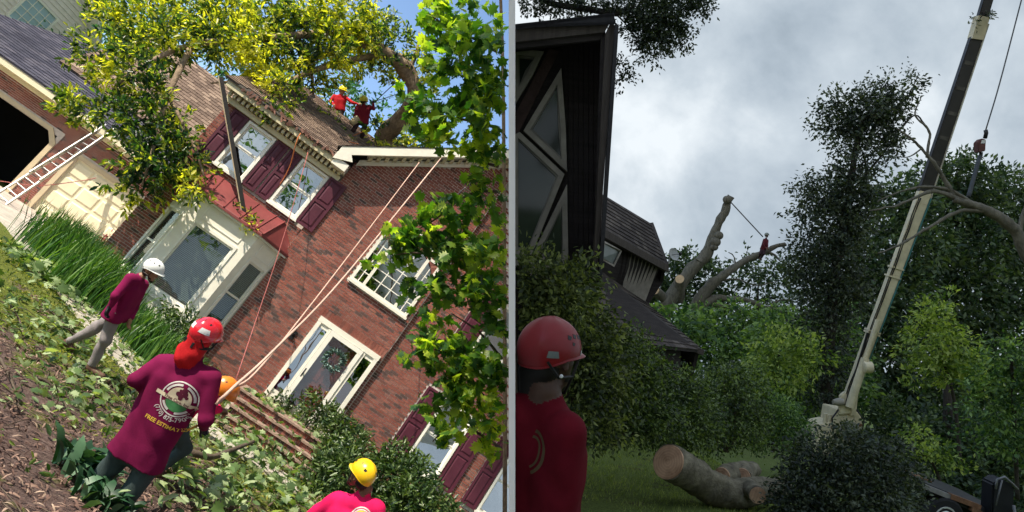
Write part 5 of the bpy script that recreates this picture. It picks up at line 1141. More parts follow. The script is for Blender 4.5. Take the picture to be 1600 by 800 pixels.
gg.obox(hc - hfw * .115 - hup * .02, rt_ * .055, hup * .022, hfw * .014); gg.build('head_strap', M_black, t1, smooth=True, sharp=40)
axU = unit(J['neck'] - (J['hL'] + J['hR']) / 2); axX = unit(J['sR'] - J['sL'] - axU * ((J['sR'] - J['sL']) @ axU)); nd_ = np.cross(axX, axU) * -1.0
if nd_ @ FWD < 0: nd_ = -nd_
o3 = at(291, 619, 5.8); pw = .148
M_pw = mat('pale_print', (.60, .58, .55), .8, .1, 30); M_py = mat('yellow_print', (.75, .48, .06), .8, .1, 30); M_pg = mat('green_print', (.05, .20, .07), .8, .2, 30); M_pm = mat('dark_maroon_print', (.10, .01, .03), .8, .2, 30); M_cream = mat('cream_print', (.68, .60, .42), .8, .15, 12)
print_on(b1, t1, 'logo_ring', [ring2(pw * .93, pw), ring2(pw * .74, pw * .86, 30, .2, 1.4), ring2(pw * .74, pw * .86, 30, 1.75, 2.95), ring2(pw * .74, pw * .86, 16, 3.7, 4.4), ring2(pw * .74, pw * .86, 16, 4.9, 5.7)], M_pw, o3, axX, axU, nd_)
print_on(b1, t1, 'logo_sky', disc2(pw * .66, -.15, math.pi + .15), M_cream, o3, axX, axU, nd_, .0022)
print_on(b1, t1, 'logo_ground', disc2(pw * .66, math.pi + .35, 2 * math.pi - .35), M_pg, o3 - axU * .012, axX, axU, nd_, .0024)
tr2 = []
for i in range(16):
    a, q = random.uniform(0, 6.28), random.uniform(.02, .05); cx, cy_ = .012 + .85 * q * math.cos(a), .048 + .75 * q * math.sin(a) ; p, f = ring2(.0005, random.uniform(.013, .022), 9); tr2.append(([(x + cx, y + cy_) for x, y in p], f))
tr2.append(grid2(.002, .016, -.02, .05, 1, 4)); print_on(b1, t1, 'logo_tree', tr2, M_pm, o3, axX, axU, nd_, .0032)
print_on(b1, t1, 'logo_banner', [grid2(-.19, .16, -.034, -.004, 14, 2)], M_cream, o3 + axU * -.0, axX, axU, nd_, .0036)
print_on(b1, t1, 'banner_lettering', [text2('Tree Care, Inc', .036, None, -.01, -.030)], M_pm, o3, axX, axU, nd_, .0046)
print_on(b1, t1, 'phone_lettering', [text2('(770) 875-7909', .052, (pw * 1.30, 1.5 * math.pi))], M_pw, o3 , axX, axU, nd_, .003)
print_on(b1, t1, 'yellow_lettering', [text2('FREE ESTIMATES', .046, None, .0, -.255)], M_py, o3, axX, axU, nd_, .003)

# the man walking in the white helmet
d0 = 9.25
J = dict(neck=A_(221, 432), sL=A_(222, 446, .16), sR=A_(204, 436, -.15), eL=A_(208, 484, .2), eR=A_(181, 463, -.27), wL=A_(205, 497, .1), wR=A_(172, 479, -.27), hL=A_(187, 492, .09), hR=A_(180, 486, -.09), kL=A_(144, 516, .1), kR=A_(166, 530, -.09), aL=A_(110, 533, .1), aR=A_(143, 570, -.09), tL=A_(113, 545, .1), tR=A_(160, 588, -.1))
pr = []; body(pr, J, .96, 1.0, .07); hc = A_(237, 424); hup = unit(A_(246, 411) - A_(229, 437) + RIGHT * .0); hfw = unit(A_(256, 440) - A_(236, 425) + FWD * .05 * 0)
head(pr, hc, hup, hfw, .95, beard=True); hand(pr, J['wR'], unit(A_(168, 487) - A_(173, 478)), FWD, 1.05, 'gloves', .7); hand(pr, J['wL'], unit(A_(199, 506) - A_(203, 497)), FWD, 1.0, 'skin', .6)
t2, b2 = person((J['aL'] + J['aR']) / 2 - UP * .1, 'man in white helmet, maroon shirt and grey trousers walking along the footpath', pr, .009, {'shirt': M_mar2, 'trousers': M_grey, 'skin': SKIN2})
helmet(t2, hc + hup * .05, hup, hfw, mat('white_helmet_shell', (.74, .78, .78), .25, .05, 3, spec=.5), .98, [(.8, .75, .14, .10), (1.5, .75, .14, .10), (-.8, .75, .14, .1), (2.2, .7, .12, .09)], [])
# the stooping man in the orange helmet, mostly hidden by the maroon shirt
d0 = 6.9
J = dict(neck=A_(338, 604), sL=A_(318, 588, .05), sR=A_(336, 610, -.08), eL=A_(328, 622, .3), eR=A_(330, 640, -.05), wL=A_(342, 638, .25), wR=A_(344, 640, .1), hL=A_(268, 640, .1), hR=A_(276, 652, -.1), kL=A_(285, 690, .25), kR=A_(290, 700, .05), aL=A_(243, 722, .1), aR=A_(250, 732, -.1), tL=A_(256, 732, .25), tR=A_(262, 742, .1))
pr = []; body(pr, J, .92, .95, .02); hc = A_(348, 611); hup = unit(A_(356, 604) - A_(346, 612)); hfw = unit(FWD * .5 + DOWN * .8 + RIGHT * .3); head(pr, hc, hup, hfw, .9); hand(pr, J['wL'], DOWN * .4 + FWD, RIGHT, 1); hand(pr, J['wR'], DOWN * .4 + FWD, RIGHT, 1)
t3, b3 = person((J['aL'] + J['aR']) / 2 - UP * .08, 'stooping man in orange helmet mostly hidden behind the maroon shirted man', pr, .012, {'shirt': M_pink})
helmet(t3, hc + hup * .03, hup, hfw, mat('orange_helmet_shell', (.75, .20, .02), .3, .06, 3, spec=.5), 1.0, [(2.4, .8, .12, .1), (-2.4, .8, .12, .1)], [], strap=False)
# the man in the yellow helmet at the bottom
d0 = 6.6
J = dict(neck=A_(573, 764), sL=A_(524, 782, .06), sR=A_(590, 796, -.04), eL=A_(478, 812, .1), eR=A_(590, 850, -.12), wL=A_(470, 845, .3), wR=A_(560, 880, .15), hL=A_(500, 872, .05), hR=A_(540, 890, -.04), kL=A_(470, 930, .1), kR=A_(500, 960, -.02), aL=A_(425, 985, .1), aR=A_(450, 1010, 0), tL=A_(420, 1000, .2), tR=A_(440, 1020, .15))
pr = []; body(pr, J, 1.0, 1.05, .05); hc = A_(564, 745); hup = unit(A_(575, 728) - A_(560, 752)); hfw = unit(-RIGHT * .85 + FWD * .5 + DOWN * .12); head(pr, hc, hup, hfw, .95, beard=True); hand(pr, J['wL'], DOWN, FWD, 1); hand(pr, J['wR'], DOWN, FWD, 1)
t4, b4 = person((J['aL'] + J['aR']) / 2 - UP * .08, 'man in yellow helmet and bright crimson shirt at the bottom edge, facing the steps', pr, .0095, {'shirt': M_pink})
helmet(t4, hc + hup * .045, hup, hfw, mat('yellow_helmet_shell', (.80, .50, .01), .3, .06, 3, spec=.5), .98, [(-.75, .5, .14, .12), (-2.2, .55, .16, .12), (-1.5, .85, .1, .08), (2.8, .6, .14, .1)], [])
BV.clear(); axU = unit(J['neck'] - (J['hL'] + J['hR']) / 2); axX = unit(J['sR'] - J['sL']); axX = unit(axX - axU * (axX @ axU)); nd_ = np.cross(axX, axU); nd_ = nd_ if nd_ @ FWD > 0 else -nd_; o3 = at(573, 806, 6.6)
print_on(b4, t4, 'logo_ring', [ring2(.10, .112), ring2(.082, .092)], M_pw, o3, axX, axU, nd_); print_on(b4, t4, 'logo_sky', disc2(.08), M_py, o3, axX, axU, nd_, .0015); print_on(b4, t4, 'logo_tree', [grid2(-.012, .012, -.04, .05, 2, 4), grid2(-.03, .03, -.05, -.03, 2, 1)], M_pg, o3, axX, axU, nd_, .003)
# two workers on the roof
d0 = 19.3
J = dict(neck=A_(569, 163), sL=A_(558, 168), sR=A_(579, 168), eL=A_(555, 181, -.1), eR=A_(584, 170, -.1), wL=A_(560, 188, .1), wR=A_(583, 162, -.1), hL=A_(560, 190), hR=A_(571, 192), kL=A_(552, 204, -.15), kR=A_(567, 209, -.1), aL=A_(540, 214, .05), aR=A_(562, 226, .0), tL=A_(536, 217, -.1), tR=A_(562, 230, -.12))
pr = []; body(pr, J, .82, 1.0, .02); hc = A_(568, 158); hup = unit(A_(569, 152) - A_(567, 162)); hfw = unit(FWD + RIGHT * .3); head(pr, hc, hup, hfw, .9); hand(pr, J['wL'], DOWN, RIGHT, .9, 'gloves'); hand(pr, J['wR'], -DOWN, RIGHT, .9, 'gloves', 1.0)
t5, b5 = person((J['aL'] + J['aR']) / 2 - UP * .06, 'roof worker in dark red shirt and dark trousers gripping the climbing rope', pr, .02, {'shirt': M_dred, 'trousers': M_dk})
helmet(t5, hc + hup * .04, hup, hfw, mat('yellow_green_helmet_shell', (.62, .55, .05), .35, .06, 3), .95, [], [], strap=False)
bg_ = MB(); c_ = A_(554, 189, -.15); bg_.lathe(c_, (0.25, 0, 1), [(-.13, .05), (-.12, .085), (.1, .10), (.13, .09)], 10); bg_.build('rope_bag', mat('tan_canvas', (.5, .4, .25), .9), t5, smooth=True, sharp=50)
d0 = 20.4
J = dict(neck=A_(533, 147), sL=A_(522, 151), sR=A_(541, 153), eL=A_(516, 158, -.1), eR=A_(550, 160, -.1), wL=A_(522, 164, -.3), wR=A_(560, 163, -.1), hL=A_(524, 170), hR=A_(535, 172), kL=A_(516, 186, -.1), kR=A_(528, 190, -.1), aL=A_(508, 200), aR=A_(520, 206), tL=A_(508, 205, -.15), tR=A_(522, 210, -.15))
pr = []; body(pr, J, .8, .95, .0); hc = A_(535, 142); hup = unit(A_(537, 135) - A_(533, 146)); hfw = unit(-FWD * .6 + RIGHT); head(pr, hc, hup, hfw, .9); hand(pr, J['wL'], DOWN, RIGHT, .9); hand(pr, J['wR'], RIGHT, DOWN, .9)
t6, b6 = person((J['aL'] + J['aR']) / 2 - UP * .06, 'roof worker in bright red shirt and yellow helmet standing among cut branches', pr, .02, {'shirt': M_red, 'trousers': M_dk, 'skin': SKIN2})
helmet(t6, hc + hup * .04, hup, hfw, mat('bright_yellow_helmet_shell', (.80, .68, .02), .35, .06, 3), .95, [], [], strap=False)

# ================================================================== second yard: hillside under overcast
use_place(HILL)
def sq(pts, d): return [at(px, py, d) for px, py in pts]
M_lawn = None
def lawn_mat():
    mt, n, o = nodes('lawn_turf')
    p = N(n, 'ShaderNodeBsdfPrincipled', Roughness=0.95); p.inputs['Specular IOR Level'].default_value = 0.1; c = coords(n)
    g = ramp(n, noise_tex(n, 26, 6, .75, c), ((.3, (.06, .085, .025)), (.55, (.15, .20, .055)), (.75, (.26, .30, .10))))
    b_ = ramp(n, noise_tex(n, 18, 5, .7, c), ((.3, (.04, .03, .022)), (.7, (.11, .085, .06))))
    f = ramp(n, noise_tex(n, .9, 4, .7, c), ((.56, (0, 0, 0)), (.66, (1, 1, 1))))
    n.links.new(mixc(n, f, g, b_), p.inputs['Base Color'])
    bm_ = N(n, 'ShaderNodeBump', Strength=.8, Distance=.04); n.links.new(noise_tex(n, 40, 5, .7, c), bm_.inputs['Height']); n.links.new(bm_.outputs[0], p.inputs['Normal'])
    n.links.new(p.outputs[0], o.inputs[0]); return mt
def zh(x, y): x = np.asarray(x, float); y = np.asarray(y, float); return .04 * np.sin(x * .9 + 1) * np.sin(y * .7) + .015 * np.sin(3.1 * x) * np.sin(2.7 * y) - 2.6 * sstep((x - 4.0) / 4.5) * sstep((y - 4) / 4)
xs = np.concatenate([np.linspace(-60, -3, 12), np.linspace(-2.5, 14, 60), np.linspace(15, 300, 14)]); ys = np.concatenate([np.linspace(-60, -2, 10), np.linspace(-1, 24, 70), np.linspace(26, 900, 18)])
tag(sheet('lawn', lawn_mat(), xs, ys, fz=zh, clip=1), 'mown green lawn on the slope in front of the dark house', None, kind='structure')
n_ = 60000; X = rng.uniform(0.2, 7.5, n_); Y = 3.6 + 13 * rng.random(n_) ** 1.25; Pp = np.stack([X, Y, zh(X, Y)], 1); ok = (side(Pp) > .05) & (fbm(X, Y, .9) + rng.normal(size=n_) * .5 > -.75); Pp = Pp[ok]; n_ = len(Pp)
D = np.stack([rng.normal(size=n_) * .5, rng.normal(size=n_) * .5, np.ones(n_)], 1); V, T = leaf_verts(Pp, D, rng.normal(size=(n_, 3)), .055 * (.5 + rng.random(n_)), (np.array([(0, .06, 0), (0, -.06, 0), (1, 0, .15)]), np.array([(0, 1, 2)])))
M_blade = leaf_mat('lawn_grass', (.09, .13, .03), (.25, .32, .08), (.42, .46, .17), .3, .6, 1.3)
tag(mesh_np('grass', V, T, M_blade), 'short lawn grass around the cut logs', None, kind='stuff')

# ------------------------------------------------------------------ dark house with slanted windows
M_dkwood = mat('dark_stained_boards', (.034, .027, .026), .8, .4, 3, .4, 30, .2, stretch=(.6, .6, 6)); M_dkwood2 = mat('weathered_dark_fascia', (.075, .06, .053), .8, .35, 4, .4, 30, .2, stretch=(6, 1, .6))
M_grey_fr = mat('grey_window_frame', (.34, .30, .26), .7, .25, 5, .25, 40, .2); M_pane_dk = None
def dark_pane():
    mt, n, o = nodes('dark_green_glass'); p = N(n, 'ShaderNodeBsdfPrincipled', Roughness=.06); p.inputs['Specular IOR Level'].default_value = .5
    n.links.new(ramp(n, noise_tex(n, .8, 3), ((.35, (.012, .018, .014)), (.65, (.035, .05, .04)))), p.inputs['Base Color']); n.links.new(p.outputs[0], o.inputs[0]); return mt
M_pane_dk = dark_pane()
DH = 8.2
dh = thing('dark_house', at(900, 640, DH), 'dark timber house with steep overhanging gable and slanted grey framed windows', 'house')
FW = np.array([FWD @ np.array(HILL.to_3x3())[:, i] for i in range(3)])       # lens direction in hillside coordinates
RI = np.array([RIGHT @ np.array(HILL.to_3x3())[:, i] for i in range(3)]); UPV = -np.array([DOWN @ np.array(HILL.to_3x3())[:, i] for i in range(3)])
wl = MB(); wl.slab(sq([(802, 60), (938, 60), (924, 640), (898, 838), (802, 838)], DH), FW * 3.0); wl.build('wall', M_dkwood, dh, clip=1)
for i in range(7):
    px = 880 + i * 8; mbx = MB(); mbx.slab(sq([(px, 60), (px + 7, 60), (px + 6, 640), (px - 1, 640)], DH - .001), -FW * (.02 + .004 * (i % 2))); mbx.build('board', M_dkwood, dh, clip=1)
fa = MB(); fa.slab(sq([(801, 47), (957, 28), (944, 50), (801, 66)], 7.35), FW * .12); f1 = fa.build('fascia', M_dkwood2, dh, clip=1)
fa = MB(); fa.slab(sq([(957, 28), (960, 40), (931, 462), (925, 462), (946, 52)], 7.352), FW * .12); fa.build('fascia', M_dkwood2, dh, clip=1)
fa = MB(); fa.slab(sq([(946, 52), (939, 60), (926, 462), (936, 300)], 7.40), FW * .06); fa.slab(sq([(801, 66), (944, 51), (938, 62), (801, 76)], 7.40), FW * .06); fa.build('inner_fascia', M_dkwood, dh, clip=1)
so = MB(); A1_, A2_ = sq([(946, 52), (926, 470)], 7.45), sq([(940, 62), (922, 470)], DH + .3); so.slab([A1_[0], A1_[1], A2_[1], A2_[0]], RI * .05)
A1_, A2_ = sq([(801, 66), (946, 52)], 7.45), sq([(801, 90), (940, 62)], DH + .3); so.slab([A1_[0], A1_[1], A2_[1], A2_[0]], UPV * .05); so.build('soffit', M_dkwood, dh, clip=1)
rf = MB(); rf.slab(sq([(801, 44), (958, 25), (962, 38), (933, 464)], 7.30) [:3], UPV * .03)
A1_, A2_ = sq([(961, 38), (933, 464)], 7.30), sq([(958, 42), (933, 462)], 11.2); rf.slab([A1_[0], A1_[1], A2_[1], A2_[0]], RI * .04)
A1_, A2_ = sq([(801, 44), (960, 26)], 7.30), sq([(801, 52), (958, 36)], 11.2); rf.slab([A1_[0], A1_[1], A2_[1], A2_[0]], UPV * .04); rf.build('roof', mat('dark_roof_edge', (.035, .032, .035), .9, .3, 20), dh, clip=1)
def poly_window(outer, wpx, d):
    c = np.mean(outer, 0); inner = []; k_ = len(outer)
    for i in range(k_):
        p, a, b = (np.array(outer[j % k_], float) for j in (i, i - 1, i + 1)); u, v = unit(a - p), unit(b - p); s_ = abs(u[0] * v[1] - u[1] * v[0]) + 1e-6; inner.append(p + (u + v) / s_ * wpx)
    f = MB()
    for i in range(k_):
        j = (i + 1) % k_; f.slab(sq([outer[i], outer[j], inner[j], inner[i]], d), FW * .09)
    w_ = f.build('window', M_grey_fr, dh, clip=1)
    in2 = [p + (c - p) / np.linalg.norm(c - p) * wpx * .55 for p in inner]; f = MB()
    for i in range(k_): j = (i + 1) % k_; f.slab(sq([inner[i], inner[j], in2[j], in2[i]], d + .03), FW * .05)
    f.build('sash', mat('dark_sash', (.22, .2, .18), .7), w_, clip=1); f = MB(); f.slab(sq(inner, d + .065), FW * .01); f.build('pane', M_pane_dk, w_, clip=1)
poly_window([(801, 76), (850, 80), (832, 118), (801, 168)], 9, DH - .10)
poly_window([(877, 106), (818, 204), (886, 268), (884, 200)], 8, DH - .10)
poly_window([(801, 212), (812, 206), (882, 272), (830, 400), (801, 398)], 8, DH - .101)
poly_window([(886, 288), (833, 396), (872, 436), (888, 402)], 8, DH - .102)
bm_ = MB(); bm_.slab(sq([(858, 76), (874, 80), (808, 212), (801, 214), (801, 186)], DH - .06), FW * .05); bm_.build('beam', mat('reddish_dark_beam', (.07, .04, .036), .8, .4, 4, .4, 30), dh, clip=1)
bm_ = MB(); bm_.slab(sq([(801, 398), (830, 402), (874, 442), (866, 456), (801, 412)], DH - .12), FW * .05); bm_.build('sill_beam', M_grey_fr, dh, clip=1)

# ------------------------------------------------------------------ second dark house behind
bh = thing('shingled_house', at(1000, 560, 19), 'dark shingled house behind the hedge with one small window under its eave', 'house')
M_sh3 = pieces_mat('dark_brown_shingles', ((0, (.05, .04, .038)), (.5, (.085, .068, .062)), (1, (.14, .115, .10))), .95, .35, 60, .6)
def roof_q(eL, eR, tL, tR, expo, tabw):
    r = MB(); r.slab([eL, eR, tR, tL], -UPV * .06); ro = r.build('roof', M_dkwood, bh); s_ = MB(); shingles(s_, eL, eR, tL, tR, expo, tabw, .02); s_.build('shingles', M_sh3, ro)['kind'] = 'stuff'; return ro
roof_q(at(930, 352, 17.0), at(1042, 416, 21.0), at(930, 297, 19.0), at(1018, 350, 22.3), .2, .32)
roof_q(at(925, 530, 14.6), at(1098, 548, 18.8), at(925, 414, 17.6), at(1010, 474, 20.6), .2, .32)
up_ = MB(); up_.slab([at(930, 356, 17.6), at(1034, 412, 21), at(1005, 474, 20.8), at(930, 424, 17.9)], FW * 2); up_.build('wall', M_dkwood, bh)
for i in range(17):
    t_ = i / 17; a, b = at(932 + 100 * t_, 358 + 54 * t_, 17.55 + 3.4 * t_), at(932 + 76 * t_, 425 + 48 * t_, 17.8 + 2.95 * t_); b = a + unit(b - a) * np.linalg.norm(b - a)
    if i > 6: MB().bar(a, b, .17, .04, FW).build('board', M_grey_fr if i > 8 else M_dkwood, bh)
ee = MB(); ee.bar(at(930, 358, 16.9), at(1042, 420, 20.9), .12, .2, UPV); ee.bar(at(1042, 417, 20.9), at(1018, 351, 22.2), .1, .18, FW); ee.bar(at(931, 428, 17.4), at(1012, 478, 20.5), .12, .12, UPV); ee.bar(at(1060, 536, 18.3), at(1098, 551, 18.7), .1, .14, UPV); ee.build('fascia', M_dkwood2, bh)
f = MB(); wq = [(944, 376), (972, 392), (960, 417), (938, 404)]; c_ = np.mean(wq, 0); wi = [np.array(p) + (c_ - np.array(p)) * .2 for p in wq]; dd = (17.5, 18.1, 18.1, 17.5)
for i in range(4): j = (i + 1) % 4; f.slab([at(*wq[i], dd[i] - .25), at(*wq[j], dd[j] - .25), at(*wi[j], dd[j] - .25), at(*wi[i], dd[i] - .25)], FW * .1)
w_ = f.build('window', M_grey_fr, bh); f = MB(); f.slab([at(*wi[i], dd[i] - .18) for i in range(4)], FW * .02); f.build('pane', mat('pale_grey_pane', (.22, .24, .24), .2, .2, 2, spec=.5), w_)
gbl = MB(); gbl.slab([at(1018, 352, 22.2), at(1041, 416, 20.95), at(1036, 440, 21.2), at(1012, 478, 20.7), at(1006, 440, 21.6)], RI * -.1); gbl.slab([at(1094, 546, 18.7), at(1008, 474, 20.6), at(1000, 640, 20.3), at(1070, 640, 18.9)], RI * -.1); gbl.slab([at(930, 535, 15.2), at(1064, 545, 18.4), at(1060, 660, 18.4), at(930, 660, 15.2)], FW * 2); gbl.build('gable_wall', M_dkwood, bh)
ds = thing('satellite_dish', at(1046, 412, 21), 'grey satellite dish on the roof corner of the shingled house', 'dish'); c_ = at(1051, 398, 20.9)
MB().lathe(c_, -FW * .8 + RI * .5 + UPV * .3, [(0, .02), (.01, .10), (.03, .17), (.05, .19), (.06, .19), (.04, .17), (.02, .1), (.01, .015)], 18).build('dish', mat('grey_dish_paint', (.38, .38, .37), .5), ds, smooth=True, sharp=50)
q = MB(); q.tube([at(1045, 412, 21.1), at(1046, 400, 21.1), c_], .025, 6); q.tube([c_, c_ - FW * .3 + RI * .14 + UPV * .02], .012, 5); q.build('arm', M_alum, ds); MB().ball(c_ - FW * .32 + RI * .15 + UPV * .03, .05).build('receiver', M_black, ds, smooth=True)

# ------------------------------------------------------------------ hedge and bushes
M_hd = leaf_mat('hedge_leaves', (.018, .036, .014), (.062, .105, .030), (.21, .28, .08), .25, .45, 1.6, spec=.45)
M_hd2 = leaf_mat('feathery_shrub_leaves', (.022, .036, .016), (.075, .10, .032), (.24, .27, .09), .3, .5, 1.8)
M_ltgr = leaf_mat('light_green_leaves', (.045, .09, .022), (.19, .26, .075), (.42, .47, .18), .45, .5, 1.0); M_midgr = leaf_mat('mid_green_leaves', (.02, .055, .022), (.085, .155, .055), (.24, .34, .12), .35, .5, .5)
M_dkgr = leaf_mat('dark_tree_leaves', (.014, .032, .018), (.042, .075, .036), (.13, .175, .085), .3, .5, .5); M_drk = leaf_mat('ivy_leaves', (.012, .020, .016), (.034, .050, .034), (.10, .12, .075), .25, .45, .8)
HB = [('feathery_shrub', [(836, 440, 6.9, 34, 36), (812, 420, 6.9, 16, 30), (880, 470, 6.8, 40, 36), (910, 440, 7.0, 22, 24), (912, 516, 7.4, 36, 40), (938, 540, 7.8, 28, 40), (900, 560, 7.2, 40, 40), (860, 500, 6.9, 40, 30), (900, 620, 7.2, 40, 44), (940, 590, 7.6, 40, 44), (930, 660, 7.6, 40, 30), (906, 430, 7.1, 14, 14)], 15000, .062, M_hd2, 'feathery pale green shrub beneath the slanted windows behind the red helmet'),
      ('hedge_bush', [(972, 548, 9.6, 26, 34), (1006, 572, 10, 28, 32), (974, 600, 9.6, 40, 44), (1018, 618, 10, 36, 42), (985, 650, 9.8, 48, 36), (1030, 660, 10.2, 34, 30), (960, 660, 9.6, 34, 28)], 15000, .06, M_hd, 'tall dark clipped hedge bush beside the feathery shrub'),
      ('hedge_bush', [(1066, 606, 11.2, 28, 24), (1090, 630, 11.4, 28, 32), (1056, 640, 11, 30, 36), (1080, 668, 11.2, 40, 30), (1050, 680, 11, 34, 22)], 9000, .06, M_hd, 'rounded middle hedge bush with a pale lit top'),
      ('hedge_bush', [(1144, 592, 13, 32, 20), (1166, 612, 13.2, 30, 40), (1130, 620, 12.8, 36, 46), (1150, 660, 13, 42, 36), (1120, 680, 12.8, 34, 24), (1180, 660, 13.2, 20, 34)], 10000, .065, M_hd, 'upright hedge bush at the right end of the hedge'),
      ('round_bush', [(1210, 650, 14, 30, 24), (1236, 676, 14.2, 30, 26), (1200, 684, 14, 28, 20), (1222, 640, 14.3, 22, 14)], 6000, .065, M_midgr, 'low rounded grey green bush right of the hedge'),
      ('dark_bush', [(1270, 722, 8.6, 40, 30), (1320, 712, 8.6, 46, 34), (1370, 722, 8.7, 46, 34), (1400, 746, 8.8, 32, 28), (1290, 766, 8.4, 56, 34), (1350, 770, 8.4, 60, 36), (1392, 792, 8.6, 40, 28), (1250, 770, 8.4, 30, 30), (1240, 800, 8.3, 30, 20), (1330, 690, 8.8, 24, 18), (1380, 698, 8.8, 22, 16), (1300, 810, 8.3, 80, 24), (1384, 818, 8.4, 46, 22)], 16000, .058, M_drk, 'dark twiggy bush in front of the crane base right of the logs')]
for nm, pts, n, lf, m_, lab in HB: shrub(nm, cl3(pts), n, lf, m_, lab, 'bush', None, shape=DIAMOND, lim=1, sprig=9, spread=.13, shell=.35)

# ------------------------------------------------------------------ trees
M_barkd_ = mat('dark_bark', (.05, .042, .036), .95, .4, 9, .8, 26)
def tree_px(name, lab, trunk, r0, clumps, n, leaf, m_, group=None, limbs=(), bark=M_barkd_, spread=.3, shape=DIAMOND, cat='tree', r1=.04, **kw):
    base = at(*trunk[0]); t = thing(name, base, lab, cat, group); b = MB(); limb(b, [at(*p) for p in trunk], r0, r1, 12, .12, 9); roughen(b, r0 * .18, 1.6 / max(r0, .1) * .5); b.build('trunk', bark, t, smooth=True, clip=1)
    for L_, ra in limbs: b = MB(); limb(b, [at(*p) for p in L_], ra, ra * .3, 7, .2, 7); roughen(b, ra * .5, .9 / max(ra, .05) * .35); b.build('branch', bark, t, smooth=True, clip=1)
    if clumps:
        tot = sum(c[3] * c[4] for c in clumps); foliage('crown', [clump(px, py, d, rx, ry, rx * ry * n / tot) for px, py, d, rx, ry in clumps], leaf, m_, t, shape, spread=spread, lim=1, lens=.1, sprig=10, **kw)['kind'] = 'stuff'
    return t
M_barkg = mat('grey_lichen_bark', (.15, .135, .105), .95, .45, 9, .8, 26, stretch=(1, 1, .35)); M_barkd = mat('dark_wet_bark', (.05, .042, .036), .95, .4, 9, .8, 26); M_cutw = mat('fresh_cut_wood', (.62, .42, .24), .7, .2, 12, .2, 60)
dt = tree_px('dismantled_tree', 'bare grey trunk stripped of branches with pale saw cuts rising behind the shingled roof', [(1020, 560, 44), (1042, 478, 44), (1075, 428, 44), (1104, 396, 44), (1122, 352, 44), (1142, 308, 44)], .52, [], 0, 0, None, r1=.22, bark=M_barkg,
             limbs=[([(1040, 560, 45), (1084, 488, 45), (1112, 446, 45), (1160, 408, 45), (1229, 383, 45)], .5), ([(1196, 392, 45), (1210, 398, 45), (1219, 408, 45)], .12), ([(1084, 488, 45), (1110, 470, 45), (1150, 466, 45), (1200, 482, 45), (1250, 498, 45)], .3), ([(1110, 475, 45), (1140, 480, 45), (1176, 494, 45)], .2), ([(1150, 414, 45), (1146, 400, 45), (1138, 394, 45)], .06), ([(1168, 404, 45), (1166, 396, 45)], .05), ([(1120, 440, 45), (1150, 436, 45), (1180, 446, 45), (1214, 440, 45)], .07), ([(1142, 310, 44), (1138, 304, 44)], .12), ([(1200, 482, 45), (1216, 470, 45), (1240, 468, 45)], .08), ([(1096, 410, 43.6), (1084, 402, 43.6)], .09)])
for px, py, r_, d, dr in ((1062, 436, .30, 43.3, (-.35, -.9, .2)), (1023, 453, .30, 43.3, (-.3, -.9, .1))):
    c_ = at(px, py, d); a_ = unit(np.array(dr)); q = MB(); q.tube([at(1062, 470, 44.2) if px > 1040 else at(1046, 474, 44.3), c_ - a_ * .2, c_], [.3, r_ * 1.05, r_], 12); st = q.build('stub', M_barkg, dt, smooth=True, sharp=40); MB().lathe(c_ + a_ * .002, a_, [(0, r_ * .92), (.02, r_ * .9)], 14).build('cut_face', M_cutw, st)
for px, py, rx in ((1118, 378, .34), (1123, 368, .3), (1136, 312, .28), (1116, 386, .26)): MB().ball(at(px, py, 43.7), rx, rx * .8, rx * .9).build('knot', M_barkg, dt, smooth=True)
cl_ = [(1090, 430, 46, 30, 24), (1020, 432, 46, 14, 12)]
tree_px('forest_tree', 'dark green tree behind the stripped trunk beside the satellite dish', [(1070, 560, 52), (1070, 430, 52)], .3, [(1040, 430, 52, 36, 24), (1080, 424, 52, 40, 24), (1110, 446, 52, 34, 30), (1060, 470, 52, 46, 30), (1030, 460, 51, 24, 24), (1130, 470, 52, 20, 20), (1075, 405, 52, 16, 10)], 5000, .36, M_dkgr, 'forest trees behind the dark house', spread=.5)
tree_px('forest_tree', 'thin leaved tree behind the climber with sky showing through it', [(1180, 560, 50), (1185, 440, 50)], .25, [(1150, 430, 50, 24, 16), (1200, 440, 50, 44, 26), (1235, 460, 50, 36, 30), (1180, 470, 50, 40, 24), (1250, 490, 50, 30, 24), (1190, 415, 50, 26, 12), (1160, 400, 50, 12, 14), (1220, 425, 50, 24, 14)], 2300, .34, M_dkgr, 'forest trees behind the dark house', spread=.6)
